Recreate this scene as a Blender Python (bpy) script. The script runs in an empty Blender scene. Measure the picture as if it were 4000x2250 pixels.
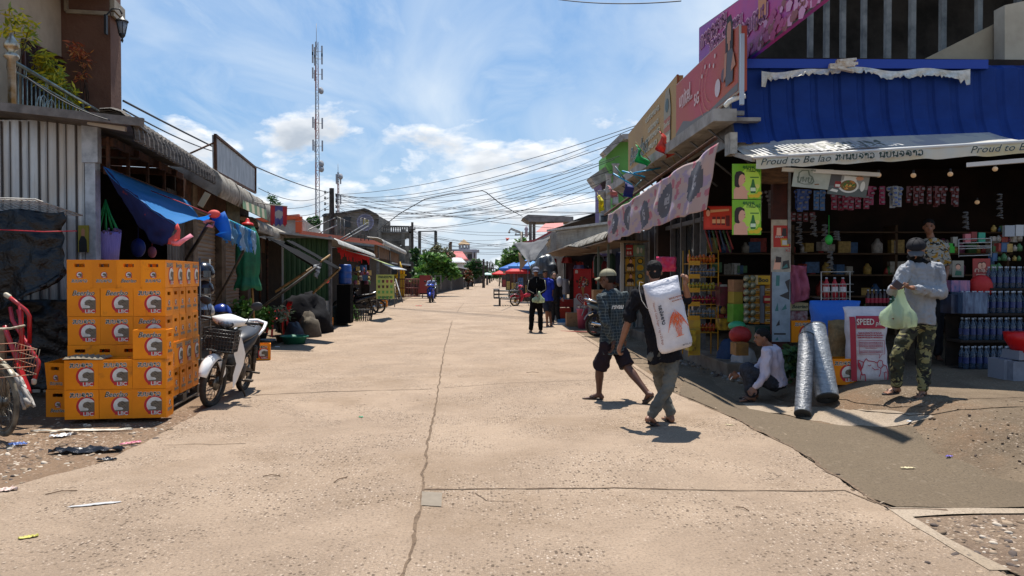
import bpy,math,random
from mathutils import Vector,Matrix,Euler,noise
random.seed(11)
SC=bpy.context.scene
COL=SC.collection
V=Vector
PI=math.pi
CAMP=V((0,0,1.6))
CROT=Euler((math.radians(90-0.97),0,math.radians(-1.9)))
cam_d=bpy.data.cameras.new('camera')
cam_d.sensor_width=36
cam_d.lens=26.64
cam_d.clip_start=0.05
cam_d.clip_end=3000
cam=bpy.data.objects.new('camera',cam_d)
cam.location=CAMP
cam.rotation_euler=CROT
COL.objects.link(cam)
SC.camera=cam
SUN_EL,SUN_AZ=72.0,2.0
sd=bpy.data.lights.new('sun','SUN')
sd.energy=5.0
sd.angle=math.radians(0.55)
sd.color=(1.0,0.95,0.87)
sun=bpy.data.objects.new('sun',sd)
_e,_a=math.radians(SUN_EL),math.radians(SUN_AZ)
sdir=V((math.sin(_a)*math.cos(_e),math.cos(_a)*math.cos(_e),math.sin(_e)))
sun.rotation_euler=sdir.to_track_quat('Z','Y').to_euler()
sun.location=(0,0,60)
COL.objects.link(sun)
SC.view_settings.view_transform='Standard'
SC.view_settings.look='None'
SC.view_settings.gamma=1
SC.view_settings.exposure=0.66
SC.cycles.use_denoising=True
SC.cycles.max_bounces=6
SC.cycles.diffuse_bounces=3
SC.cycles.transparent_max_bounces=12
SC.cycles.caustics_reflective=False
SC.cycles.caustics_refractive=False
wd=bpy.data.worlds.new('World')
SC.world=wd
wd.use_nodes=True
nt=wd.node_tree
for n in list(nt.nodes):
 nt.nodes.remove(n)
def nd(t,typ,**kw):
 n=t.nodes.new(typ)
 for k,v in kw.items():
  if k=='inp':
   for a,b in v.items():
    n.inputs[a].default_value=b
  else:
   setattr(n,k,v)
 return n
def ramp(t,stops,src):
 r=t.nodes.new('ShaderNodeValToRGB')
 cr=r.color_ramp
 while len(cr.elements)<len(stops):
  cr.elements.new(0.5)
 for e,(p,c)in zip(cr.elements,stops):
  e.position=p
  e.color=(c,c,c,1)if not hasattr(c,'__len__')else(*c,1)
 t.links.new(src,r.inputs['Fac'])
 return r.outputs['Color']
def vm(t,op,a,b=None):
 n=t.nodes.new('ShaderNodeVectorMath');n.operation=op
 for i,x in enumerate((a,b)):
  if x is None:continue
  if hasattr(x,'is_linked'):t.links.new(x,n.inputs[i])
  else:n.inputs[i].default_value=x
 return n.outputs[0]
def mt(t,op,a,b=None,c=None,clamp=False):
 n=t.nodes.new('ShaderNodeMath');n.operation=op;n.use_clamp=clamp
 for i,x in enumerate((a,b,c)):
  if x is None:continue
  if hasattr(x,'is_linked'):t.links.new(x,n.inputs[i])
  else:n.inputs[i].default_value=x
 return n.outputs[0]
def mixc(t,f,a,b):
 n=t.nodes.new('ShaderNodeMix');n.data_type='RGBA'
 for i,x in((0,f),(6,a),(7,b)):
  if hasattr(x,'is_linked'):t.links.new(x,n.inputs[i])
  elif i==0:n.inputs[0].default_value=x
  else:n.inputs[i].default_value=(*x,1)
 return n.outputs[2]
out=nt.nodes.new('ShaderNodeOutputWorld')
bg=nd(nt,'ShaderNodeBackground');bg.inputs['Strength'].default_value=0.064
sky=nt.nodes.new('ShaderNodeTexSky');sky.sky_type='NISHITA';sky.sun_disc=False
sky.sun_elevation=_e;sky.sun_rotation=_a
sky.air_density=1.25;sky.dust_density=0.5;sky.ozone_density=2.0
tc=nt.nodes.new('ShaderNodeTexCoord')
dr=tc.outputs['Generated']
sep=nt.nodes.new('ShaderNodeSeparateXYZ');nt.links.new(dr,sep.inputs[0])
el=sep.outputs['Z']
zz=mt(nt,'MAXIMUM',mt(nt,'ADD',el,0.10),0.03)
comb=nt.nodes.new('ShaderNodeCombineXYZ')
nt.links.new(mt(nt,'DIVIDE',sep.outputs['X'],zz),comb.inputs[0])
nt.links.new(mt(nt,'DIVIDE',sep.outputs['Y'],zz),comb.inputs[1])
def noi(vec,sc,det=8,rough=.6,dist=0.0):
 n=nd(nt,'ShaderNodeTexNoise');n.inputs['Scale'].default_value=sc
 n.inputs['Detail'].default_value=det;n.inputs['Roughness'].default_value=rough
 n.inputs['Distortion'].default_value=dist
 nt.links.new(vec,n.inputs['Vector'])
 return n.outputs['Fac']
cv=vm(nt,'MULTIPLY',comb.outputs[0],(0.9,0.42,1.0))
cir=ramp(nt,[(.37,0.0),(.50,.45),(.66,.95)],noi(vm(nt,'ADD',cv,(3.3,1.7,0)),1.15,9,.52,.9))
cir2=ramp(nt,[(.36,0.0),(.72,.8)],noi(vm(nt,'MULTIPLY',comb.outputs[0],(1.6,.5,1)),1.9,8,.6,1.2))
cirm=mt(nt,'MULTIPLY',mt(nt,'MAXIMUM',cir,mt(nt,'MULTIPLY',cir2,.75)),ramp(nt,[(.42,1.0),(.62,.12)],el))  # cirrus thinned overhead, out of view, to cut the fill light
cu=vm(nt,'MULTIPLY',dr,(1,1,2.1))
cn=noi(vm(nt,'ADD',cu,(1.27,0.2,0.35)),7.0,9,.58,.15)
belt=ramp(nt,[(0.0,.95),(.09,.88),(.17,.78),(.235,0.0)],el)
thr=mt(nt,'SUBTRACT',0.72,mt(nt,'MULTIPLY',belt,0.325))
cum=mt(nt,'MULTIPLY',mt(nt,'SUBTRACT',cn,thr),11.0,None,True)
cn2=noi(vm(nt,'ADD',cu,(1.27,0.2,0.37)),7.0,5,.5,.15)
shade=mt(nt,'MULTIPLY',mt(nt,'SUBTRACT',cn2,thr),5.0,None,True)
skyc=mixc(nt,.34,sky.outputs[0],(1.5,5.0,11.2))
c1=mixc(nt,mt(nt,'MULTIPLY',cirm,.80),skyc,(8.0,9.0,10.0))
ccol=mixc(nt,shade,(11.4,11.5,11.6),(5.2,5.8,6.6))
c2=mixc(nt,mt(nt,'MULTIPLY',cum,.93),c1,ccol)
hz=ramp(nt,[(0.0,.45),(.04,.2),(.10,0.0)],el)
c3=mixc(nt,hz,c2,(6.2,7.6,9.0))
nt.links.new(c3,bg.inputs['Color'])
nt.links.new(bg.outputs[0],out.inputs['Surface'])
RM=CROT.to_matrix()
def ray(px,py):
 return RM@V((px-2000,1125-py,-2960))
def at(px,py,Y):
 d=ray(px,py);return CAMP+d*(Y/d.y)
def atX(px,py,X):
 d=ray(px,py);return CAMP+d*(X/d.x)
def atZ(px,py,z=0.0):
 d=ray(px,py);return CAMP+d*((z-CAMP.z)/d.z)
def sst(a,b,x):
 t=max(0,min(1,(x-a)/(b-a)));return t*t*(3-2*t)
def gh(x,y):
 return 0.34*sst(3.55,4.6,x)*sst(4.6,7.3,y)*(1-sst(18,24,y))+0.07*sst(4.9,5.6,-x)*sst(7.5,9.5,y)
def gr(px,py):
 z=0.0
 for i in range(25):
  p=atZ(px,py,z);z=z*.5+.5*gh(p.x,p.y)
 return V((p.x,p.y,gh(p.x,p.y)))
def onground(p):
 return V((p.x,p.y,gh(p.x,p.y)))
def L(h):
 h=h.lstrip('#');r=[]
 for i in(0,2,4):
  x=int(h[i:i+2],16)/255
  r.append(x/12.92 if x<=.04045 else((x+.055)/1.055)**2.4)
 return tuple(r)
MC={}
def M(name,col='#808080',rough=.7,metal=0.0,col2=None,ns=4.0,lo=.38,hi=.66,bump=0.0,bs=25.0,spec=.4,transl=0.0,alpha=1.0,emit=None,es=1.0,stretch=None,dist=0.0,coat=0.0,trans=0.0,col3=None,ns3=1.0,lo3=.45,hi3=.7):
 if name in MC:return MC[name]
 m=bpy.data.materials.new(name);MC[name]=m
 m.use_nodes=True;t=m.node_tree
 b=t.nodes['Principled BSDF']
 c=L(col)if isinstance(col,str)else col
 b.inputs['Base Color'].default_value=(*c,1)
 b.inputs['Roughness'].default_value=rough
 b.inputs['Metallic'].default_value=metal
 b.inputs['Specular IOR Level'].default_value=spec
 b.inputs['Coat Weight'].default_value=coat
 b.inputs['Transmission Weight'].default_value=trans
 b.inputs['Alpha'].default_value=alpha
 tcn=t.nodes.new('ShaderNodeTexCoord');vec=tcn.outputs['Object']
 if stretch:vec=vm(t,'MULTIPLY',vec,stretch)
 def nz(s,det=5,dd=0.0):
  n=t.nodes.new('ShaderNodeTexNoise');n.inputs['Scale'].default_value=s
  n.inputs['Detail'].default_value=det;n.inputs['Distortion'].default_value=dd
  n.inputs['Roughness'].default_value=.62
  t.links.new(vec,n.inputs['Vector']);return n.outputs['Fac']
 last=None
 if col2:
  c2=L(col2)if isinstance(col2,str)else col2
  last=mixc(t,ramp(t,[(lo,0.0),(hi,1.0)],nz(ns,6,dist)),c,c2)
 if col3:
  c3_=L(col3)if isinstance(col3,str)else col3
  last=mixc(t,ramp(t,[(lo3,0.0),(hi3,1.0)],nz(ns3,7,.4)),last if last is not None else c,c3_)
 if last is not None:
  t.links.new(last,b.inputs['Base Color'])
 if bump:
  bn=t.nodes.new('ShaderNodeBump');bn.inputs['Strength'].default_value=bump
  bn.inputs['Distance'].default_value=.02
  t.links.new(nz(bs,4),bn.inputs['Height']);t.links.new(bn.outputs[0],b.inputs['Normal'])
 if emit:
  b.inputs['Emission Color'].default_value=(*L(emit),1);b.inputs['Emission Strength'].default_value=es
 if transl:
  tr=t.nodes.new('ShaderNodeBsdfTranslucent');tr.inputs[0].default_value=(*c,1)
  if last is not None:t.links.new(last,tr.inputs[0])
  mx=t.nodes.new('ShaderNodeMixShader');mx.inputs[0].default_value=transl
  t.links.new(b.outputs[0],mx.inputs[1]);t.links.new(tr.outputs[0],mx.inputs[2])
  t.links.new(mx.outputs[0],t.nodes['Material Output'].inputs['Surface'])
 return m
def frame(d,up=V((0,0,1))):
 d=V(d).normalized()
 if abs(d.dot(up))>.98:up=V((0,1,0))if abs(d.y)<.9 else V((1,0,0))
 x=d.cross(up).normalized();y=x.cross(d).normalized()
 return x,y,d
class MB:
 def __init__(s):s.v=[];s.f=[];s.m=[];s.s=[];s.T=None
 def add(s,vs,fs,mi=0,sm=False):
  o=len(s.v)
  if s.T is not None:vs=[s.T@V(p)for p in vs]
  s.v+=[tuple(p)for p in vs];s.f+=[tuple(o+i for i in f)for f in fs]
  s.m+=[mi]*len(fs);s.s+=[sm]*len(fs)
 def box(s,c,d,mi=0,R=None,tap=1.0):
  hx,hy,hz=d[0]/2,d[1]/2,d[2]/2;vs=[]
  for z in(-1,1):
   k=tap if z>0 else 1
   for x,y in((-1,-1),(1,-1),(1,1),(-1,1)):
    p=V((x*hx*k,y*hy*k,z*hz))
    if R is not None:p=R@p
    vs.append(V(c)+p)
  s.add(vs,[(3,2,1,0),(4,5,6,7),(0,1,5,4),(1,2,6,5),(2,3,7,6),(3,0,4,7)],mi)
 def beam(s,a,b,w,h,mi=0):
  a,b=V(a),V(b);x,y,d=frame(b-a)
  vs=[]
  for p in(a,b):
   for i,j in((-1,-1),(1,-1),(1,1),(-1,1)):
    vs.append(p+x*(i*w/2)+y*(j*h/2))
  s.add(vs,[(3,2,1,0),(4,5,6,7),(0,1,5,4),(1,2,6,5),(2,3,7,6),(3,0,4,7)],mi)
 def tube(s,pts,r,n=7,mi=0,sm=True,cap=True,closed=False):
  pts=[V(p)for p in pts];k=len(pts)
  rs=r if hasattr(r,'__len__')else[r]*k
  vs=[];up=None
  for i,p in enumerate(pts):
   a=pts[(i-1)%k]if(i>0 or closed)else p
   b=pts[(i+1)%k]if(i<k-1 or closed)else p
   d=(b-a)
   if d.length<1e-9:d=V((0,0,1))
   d.normalize()
   if up is None:x,y,_=frame(d)
   else:
    x=d.cross(up)
    if x.length<1e-4:x,y,_=frame(d)
    else:x.normalize();y=x.cross(d).normalized()
   up=y
   for j in range(n):
    t=2*PI*j/n
    vs.append(p+(x*math.cos(t)+y*math.sin(t))*rs[i])
  fs=[]
  for i in range(k-1+(1 if closed else 0)):
   i2=(i+1)%k
   for j in range(n):
    j2=(j+1)%n
    fs.append((i*n+j,i*n+j2,i2*n+j2,i2*n+j))
  if cap and not closed:
   fs.append(tuple(range(n-1,-1,-1)));fs.append(tuple((k-1)*n+j for j in range(n)))
  s.add(vs,fs,mi,sm)
 def cap2(s,a,b,ra,rb=None,n=12,mi=0):
  rb=ra if rb is None else rb
  a,b=V(a),V(b);d=(b-a)
  ln=d.length
  d=d/ln if ln>1e-6 else V((0,0,1))
  pts,rs=[],[]
  for t in(88,62,35,12):
   q=math.radians(t);pts.append(a-d*ra*math.sin(q));rs.append(ra*math.cos(q))
  pts.append(a);rs.append(ra);pts.append(b+d*1e-4);rs.append(rb)
  for t in(12,35,62,88):
   q=math.radians(t);pts.append(b+d*rb*math.sin(q));rs.append(rb*math.cos(q))
  s.tube(pts,rs,n,mi)
 def ell(s,c,r,R=None,n=16,k=10,mi=0):
  if not hasattr(r,'__len__'):r=(r,r,r)
  vs=[];fs=[]
  for i in range(k+1):
   a=PI*i/k
   for j in range(n):
    t=2*PI*j/n
    p=V((math.sin(a)*math.cos(t)*r[0],math.sin(a)*math.sin(t)*r[1],math.cos(a)*r[2]))
    if R is not None:p=R@p
    vs.append(V(c)+p)
  for i in range(k):
   for j in range(n):
    j2=(j+1)%n
    fs.append((i*n+j,(i+1)*n+j,(i+1)*n+j2,i*n+j2))
  s.add(vs,fs,mi,True)
 def loft(s,rings,n=18,mi=0,cap=True,sm=True,pw=1.0):
  vs=[];fs=[]
  for c,x,y in rings:
   for j in range(n):
    t=2*PI*j/n
    ct,st=math.cos(t),math.sin(t)
    ct=math.copysign(abs(ct)**pw,ct);st=math.copysign(abs(st)**pw,st)
    vs.append(V(c)+V(x)*ct+V(y)*st)
  k=len(rings)
  for i in range(k-1):
   for j in range(n):
    j2=(j+1)%n
    fs.append((i*n+j,i*n+j2,(i+1)*n+j2,(i+1)*n+j))
  if cap:fs.append(tuple(range(n-1,-1,-1)));fs.append(tuple((k-1)*n+j for j in range(n)))
  s.add(vs,fs,mi,sm)
 def lathe(s,prof,c=(0,0,0),n=16,mi=0,ax=None,sm=True,cap=True):
  x,y,d=(V((1,0,0)),V((0,1,0)),V((0,0,1)))if ax is None else frame(ax)
  s.loft([(V(c)+d*z,x*max(r,1e-4),y*max(r,1e-4))for r,z in prof],n,mi,cap,sm)
 def grid(s,fn,nu,nv,mi=0,sm=True,th=0.0):
  P=[[V(fn(i/nu,j/nv))for j in range(nv+1)]for i in range(nu+1)]
  vs=[p for r in P for p in r];w=nv+1
  fs=[(i*w+j,(i+1)*w+j,(i+1)*w+j+1,i*w+j+1)for i in range(nu)for j in range(nv)]
  s.add(vs,fs,mi,sm)
 def prism(s,pts,off,mi=0,sm=False):
  off=V(off);n=len(pts);vs=[V(p)for p in pts]+[V(p)+off for p in pts]
  fs=[tuple(range(n)),tuple(range(2*n-1,n-1,-1))]+[(i,n+i,n+(i+1)%n,(i+1)%n)for i in range(n)]
  s.add(vs,fs,mi,sm)
 def poly(s,pts,mi=0):s.add([V(p)for p in pts],[tuple(range(len(pts)))],mi)
 def disc(s,c,u,w,r,n=24,mi=0,a0=0,a1=2*PI):
  pts=[V(c)+V(u)*math.cos(a0+(a1-a0)*i/n)*r+V(w)*math.sin(a0+(a1-a0)*i/n)*r for i in range(n)]
  s.poly(pts,mi)
 def mesh(s,name='m'):
  me=bpy.data.meshes.new(name)
  me.from_pydata([tuple(p)for p in s.v],[],s.f)
  me.polygons.foreach_set('material_index',s.m)
  me.polygons.foreach_set('use_smooth',s.s)
  me.update();return me
def link(o,parent=None):
 COL.objects.link(o)
 if parent is not None:o.parent=parent
 return o
def obj(name,mb,mats,parent=None,loc=None):
 me=mb.mesh(name)if isinstance(mb,MB)else mb
 if not isinstance(mats,(list,tuple)):mats=[mats]
 if not me.materials:
  for m in mats:me.materials.append(m)
 o=bpy.data.objects.new(name,me)
 if loc is not None:o.location=loc
 return link(o,parent)
def tag(o,label=None,cat=None,group=None,kind=None):
 if label:o['label']=label
 if cat:o['category']=cat
 if group:o['group']=group
 if kind:o['kind']=kind
 return o
def thing(name,label,cat,loc=(0,0,0),rz=0.0,group=None):
 o=bpy.data.objects.new(name,None);o.empty_display_size=.1
 o.location=loc;o.rotation_euler=(0,0,rz);link(o)
 return tag(o,label,cat,group)
def struct(name,mb,m):return tag(obj(name,mb,m),kind='structure')
def dup(root,loc,rz=None,label=None,group=None,rot=None,scale=None):
 def cp(o,par):
  c=o.copy();COL.objects.link(c)
  if par is not None:c.parent=par
  for ch in CH.get(o.name,[]):cp(ch,c)
  return c
 CH={}
 for o in bpy.data.objects:
  if o.parent is not None:CH.setdefault(o.parent.name,[]).append(o)
 r=cp(root,None);r.location=loc
 if rz is not None:r.rotation_euler=(0,0,rz)
 if rot is not None:r.rotation_euler=rot
 if scale is not None:r.scale=scale if hasattr(scale,'__len__')else(scale,)*3
 if label:r['label']=label
 if group:r['group']=group
 return r
def solid(o,th,off=0):
 m=o.modifiers.new('s','SOLIDIFY');m.thickness=th;m.offset=off;return o
def bevel(o,w,seg=2):
 m=o.modifiers.new('b','BEVEL');m.width=w;m.segments=seg;m.limit_method='ANGLE';m.angle_limit=.7;return o
def remesh(mb,voxel,smooth=3,disp=0.0,dsc=6.0,dst=(1,1,1),name='r',seed=0.0):
 o=bpy.data.objects.new('tmp',mb.mesh('tmp'));COL.objects.link(o)
 r=o.modifiers.new('r','REMESH');r.mode='VOXEL';r.voxel_size=voxel;r.use_smooth_shade=True
 sm=o.modifiers.new('s','SMOOTH');sm.iterations=smooth;sm.factor=.5
 bpy.context.view_layer.update()
 me=bpy.data.meshes.new_from_object(o.evaluated_get(bpy.context.evaluated_depsgraph_get()))
 bpy.data.objects.remove(o)
 if disp:
  nn=[v.normal.copy()for v in me.vertices]
  for v,q in zip(me.vertices,nn):
   p=v.co
   k=noise.noise(V((p.x*dsc*dst[0]+seed,p.y*dsc*dst[1],p.z*dsc*dst[2])))
   k2=noise.noise(V((p.x*dsc*2.3*dst[0]+5,p.y*dsc*2.3*dst[1]+seed,p.z*dsc*2.3*dst[2])))
   v.co=p+q*disp*(k-.6*abs(k2))
  me.update()
 me.name=name
 return me
def text_mesh(body,size,mi_w=1.0,shear=0.0,offset=0.0,bold=False,align='CENTER',width=None):
 c=bpy.data.curves.new('t','FONT');c.body=body;c.size=size;c.shear=shear;c.offset=offset
 c.align_x=align;c.align_y='CENTER';c.fill_mode='FRONT';c.resolution_u=2
 o=bpy.data.objects.new('t',c);COL.objects.link(o)
 bpy.context.view_layer.update()
 me=bpy.data.meshes.new_from_object(o.evaluated_get(bpy.context.evaluated_depsgraph_get()))
 bpy.data.objects.remove(o);bpy.data.curves.remove(c)
 if width and len(me.vertices):
  xs=[v.co.x for v in me.vertices];k=width/max(1e-6,max(xs)-min(xs))
  for v in me.vertices:v.co.x*=k
 return me
def addmesh(mb,me,O,u,w,mi=0,off=0.0,dz=0.0):
 u,w=V(u),V(w);n=u.cross(w).normalized()
 mb.add([V(O)+u*v.co.x+w*v.co.y+n*off for v in me.vertices],[tuple(p.vertices)for p in me.polygons],mi)
def _c(cx,cy,r,a0,a1,n=10):
 return[(cx+r*math.cos(math.radians(a0+(a1-a0)*i/n)),cy+r*math.sin(math.radians(a0+(a1-a0)*i/n)))for i in range(n+1)]
LAO={'e':(.42,[_c(.17,.13,.11,0,360),[(.28,.13),(.28,.75),(.16,.8),(.08,.68)]]),'b':(.80,[_c(.13,.68,.1,0,360),[(.13,.58),(.13,.2),(.22,.02),(.48,.02),(.6,.2),(.6,.78)]]),'y':(.85,[_c(.14,.66,.1,0,360),[(.14,.56),(.3,.42),(.12,.3),(.12,.12),(.25,.02),(.5,.02),(.64,.15),(.64,.78)]]),'l':(.85,[_c(.2,.32,.1,0,360),[(.1,.32),(.14,.5),(.3,.58),(.42,.45),(.42,.15),(.52,.02),(.66,.1),(.66,.5),(.55,.72),(.3,.78),(.12,.7)]]),'a':(.60,[_c(.16,.58,.09,0,360),[(.08,.6),(.14,.76),(.32,.78),(.44,.66),(.44,.0)]]),'w':(.72,[_c(.18,.14,.1,0,360),[(.1,.2),(.12,.05),(.35,.0),(.55,.15),(.56,.55),(.44,.76),(.2,.76),(.1,.62)]]),'n':(.78,[_c(.13,.68,.1,0,360),[(.13,.58),(.13,.02),(.3,.2),(.5,.14)],_c(.56,.12,.1,0,360),[(.6,.2),(.6,.78)]]),'k':(.78,[[(.12,.0),(.12,.5),(.24,.6),(.1,.7),(.25,.8),(.5,.76),(.6,.6),(.6,.0)]]),'m':(.80,[_c(.13,.68,.1,0,360),[(.13,.58),(.13,.14)],_c(.2,.1,.09,0,360),[(.28,.08),(.62,.14),(.62,.78)]]),'d':(.80,[_c(.36,.3,.1,0,360),[(.3,.4),(.16,.3),(.14,.1)],[(.12,.0),(.1,.5),(.22,.74),(.45,.76),(.6,.6),(.6,.0)]]),'s':(.80,[_c(.2,.32,.1,0,360),[(.1,.32),(.16,.55),(.4,.6),(.62,.5),(.62,.0)],[(.5,.66),(.7,.9)]]),'j':(.75,[_c(.18,.4,.1,0,360),[(.28,.38),(.4,.2),(.3,.02),(.5,.1),(.58,.4),(.5,.7),(.3,.78),(.12,.7)]]),'p':(.90,[_c(.13,.68,.1,0,360),[(.13,.58),(.16,.04),(.38,.45),(.6,.04),(.68,.78)]]),'i':(.45,[_c(.12,.12,.09,0,360),[(.2,.12),(.24,.95),(.1,1.05),(.04,.92)]]),' ':(.5,[]),}
def lao(mb,word,O,u,w,h,mi=0,th=.11,off=0.0,width=None,italic=0.0):
 u,w=V(u),V(w);n=u.cross(w).normalized()
 adv=sum(LAO[c][0]for c in word);kx=(width/adv)if width else h
 x0=-adv/2
 for c in word:
  a,st=LAO[c]
  for pl in st:
   P=[V((p[0],p[1]))for p in pl]
   vs=[]
   for i,p in enumerate(P):
    q0=P[max(0,i-1)];q1=P[min(len(P)-1,i+1)]
    d=(q1-q0);d=d.normalized()if d.length>0 else V((1,0))
    nn=V((-d.y,d.x))*th/2
    for s_ in(1,-1):
     q=p+nn*s_
     vs.append(V(O)+u*((x0+q.x+italic*q.y)*kx)+w*((q.y-.4)*h)+n*off)
   mb.add(vs,[(2*i,2*i+1,2*i+3,2*i+2)for i in range(len(P)-1)],mi)
  x0+=a
def rnd(a,b):return random.uniform(a,b)
#  setting
def ground_mat(name,a,b,pebble,dark,pscale,bump,light=(.62,.5,.4),stain=None,pebm=0.5):
 m=bpy.data.materials.new(name);m.use_nodes=True;t=m.node_tree;bs=t.nodes['Principled BSDF']
 bs.inputs['Roughness'].default_value=.85;bs.inputs['Specular IOR Level'].default_value=.2
 tcn=t.nodes.new('ShaderNodeTexCoord');vec=tcn.outputs['Object']
 def nz(s,det=6,r=.6,v=None,dist=0.0):
  n=t.nodes.new('ShaderNodeTexNoise');n.inputs['Scale'].default_value=s;n.inputs['Detail'].default_value=det
  n.inputs['Roughness'].default_value=r;n.inputs['Distortion'].default_value=dist
  t.links.new(v if v is not None else vec,n.inputs['Vector']);return n.outputs['Fac']
 big=ramp(t,[(.36,0.0),(.62,1.0)],nz(.75,8,.62,None,.6))
 c=mixc(t,big,a,b)
 lng=vm(t,'MULTIPLY',vec,(1.3,.25,1))
 c=mixc(t,ramp(t,[(.5,0.0),(.75,.32)],nz(1.1,6,.6,lng,.5)),c,tuple(x*.72 for x in a))
 c=mixc(t,ramp(t,[(.55,0.0),(.75,.35)],nz(2.6,7,.6)),c,tuple(min(.8,x*1.25)for x in a))
 if stain:c=mixc(t,ramp(t,[(.52,0.0),(.66,.8)],nz(.5,6,.65,vm(t,'ADD',vec,(7,3,0)))),c,stain)
 vo=t.nodes.new('ShaderNodeTexVoronoi');vo.inputs['Scale'].default_value=pscale
 t.links.new(vm(t,'MULTIPLY',vec,(1,.7,1)),vo.inputs['Vector'])
 sp=t.nodes.new('ShaderNodeSeparateColor');t.links.new(vo.outputs['Color'],sp.inputs[0])
 inside=ramp(t,[(.22,1.0),(.40,0.0)],vo.outputs['Distance'])
 expo=ramp(t,[(.40,0.12),(.62,1.0)],nz(1.2,6,.6,vm(t,'ADD',vec,(2,5,1))))
 pl=mt(t,'MULTIPLY',mt(t,'MULTIPLY',inside,ramp(t,[(.60,0.0),(.64,1.0)],sp.outputs[0])),expo)
 pd=mt(t,'MULTIPLY',mt(t,'MULTIPLY',inside,ramp(t,[(.36,1.0),(.40,0.0)],sp.outputs[0])),expo)
 hue=mixc(t,sp.outputs[1],pebble,light)
 c=mixc(t,mt(t,'MULTIPLY',pl,pebm),c,hue)
 c=mixc(t,mt(t,'MULTIPLY',pd,pebm*1.25,None,True),c,dark)
 vo2=t.nodes.new('ShaderNodeTexVoronoi');vo2.inputs['Scale'].default_value=pscale*2.3;t.links.new(vm(t,'ADD',vec,(3,1,0)),vo2.inputs['Vector'])
 s2_=t.nodes.new('ShaderNodeSeparateColor');t.links.new(vo2.outputs['Color'],s2_.inputs[0]);in2=mt(t,'MULTIPLY',ramp(t,[(.25,1.0),(.45,0.0)],vo2.outputs['Distance']),expo)
 c=mixc(t,mt(t,'MULTIPLY',mt(t,'MULTIPLY',in2,ramp(t,[(.45,1.0),(.5,0.0)],s2_.outputs[0])),pebm*.9),c,tuple(x*.38 for x in a))
 c=mixc(t,mt(t,'MULTIPLY',mt(t,'MULTIPLY',in2,ramp(t,[(.75,0.0),(.8,1.0)],s2_.outputs[0])),pebm*.7),c,light)
 fine=nz(60,5,.7)
 c=mixc(t,ramp(t,[(.36,.75),(.5,0.0)],fine),c,tuple(x*.5 for x in a))
 t.links.new(c,bs.inputs['Base Color'])
 h=mt(t,'ADD',mt(t,'MULTIPLY',nz(28,7,.72),1.0),mt(t,'MULTIPLY',pl,.35))
 h=mt(t,'SUBTRACT',h,mt(t,'MULTIPLY',pd,.5))
 h=mt(t,'ADD',h,mt(t,'MULTIPLY',nz(3,5,.6),1.6))
 bn=t.nodes.new('ShaderNodeBump');bn.inputs['Strength'].default_value=bump;bn.inputs['Distance'].default_value=.02
 t.links.new(h,bn.inputs['Height']);t.links.new(bn.outputs[0],bs.inputs['Normal'])
 return m
m_road=ground_mat('road concrete',(.350,.260,.185),(.268,.196,.138),(.44,.33,.24),(.07,.045,.03),38,1.0,stain=(.235,.165,.108),pebm=.85)
m_apron=ground_mat('apron concrete',(.19,.14,.092),(.115,.082,.052),(.34,.27,.2),(.08,.055,.035),30,1.0,stain=(.17,.10,.055),pebm=.5)
m_dirt=ground_mat('verge dirt',(.22,.145,.09),(.16,.10,.062),(.30,.24,.18),(.05,.035,.025),24,1.0,stain=(.12,.08,.05),pebm=.9)
m_mortar=ground_mat('mortar',(.112,.083,.054),(.125,.093,.06),(.3,.26,.2),(.09,.07,.05),16,.35,pebm=.10)
m_pale=ground_mat('pale cement',(.32,.255,.19),(.26,.20,.14),(.4,.35,.3),(.16,.12,.09),34,.5,pebm=.3)
m_gravel=ground_mat('wet gravel',(.20,.14,.095),(.13,.085,.058),(.34,.27,.2),(.035,.025,.02),20,1.0,pebm=.95)
M('crack',(.085,.055,.035),1.0,col2=(.16,.11,.07),ns=30)
xs=[-900,-300,-100,-40,-20,-12,-9,-7.5]+[-6.5+.25*i for i in range(64)]+[10,12,16,24,40,100,300,900]
ys=[-30,-8,-2,1]+[2+.3*i for i in range(80)]+[27,30,36,45,60,90,140,220,400,800,1500]
g=MB();vs=[(x,y,gh(x,y)+(0 if y>30 or abs(x)>9 else .006*noise.noise(V((x*1.3,y*1.3,0)))))for x in xs for y in ys]
w=len(ys)
g.add(vs,[(i*w+j,(i+1)*w+j,(i+1)*w+j+1,i*w+j+1)for i in range(len(xs)-1)for j in range(w-1)],0,True)
struct('ground',g,m_apron)
def rough_line(pts,step,amp,seed=0,closed=False):
 out_=[]
 n=len(pts)
 for i in range(n if closed else n-1):
  a,b=pts[i],pts[(i+1)%n];ln=(b-a).length
  st=max(step,.012*max(a.y,b.y));k=max(1,min(60,int(ln/st)));nn=V((-(b-a).y,(b-a).x,0)).normalized()if ln>0 else V((0,0,0))
  for j in range(k):
   t=j/k;p=a.lerp(b,t)
   q=noise.noise(V((p.x*3.1+seed,p.y*3.1,0)))+.5*noise.noise(V((p.x*11+seed,p.y*11,3)))
   out_.append(p+nn*q*amp)
 if not closed:out_.append(pts[-1])
 return out_
import bmesh
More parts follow.
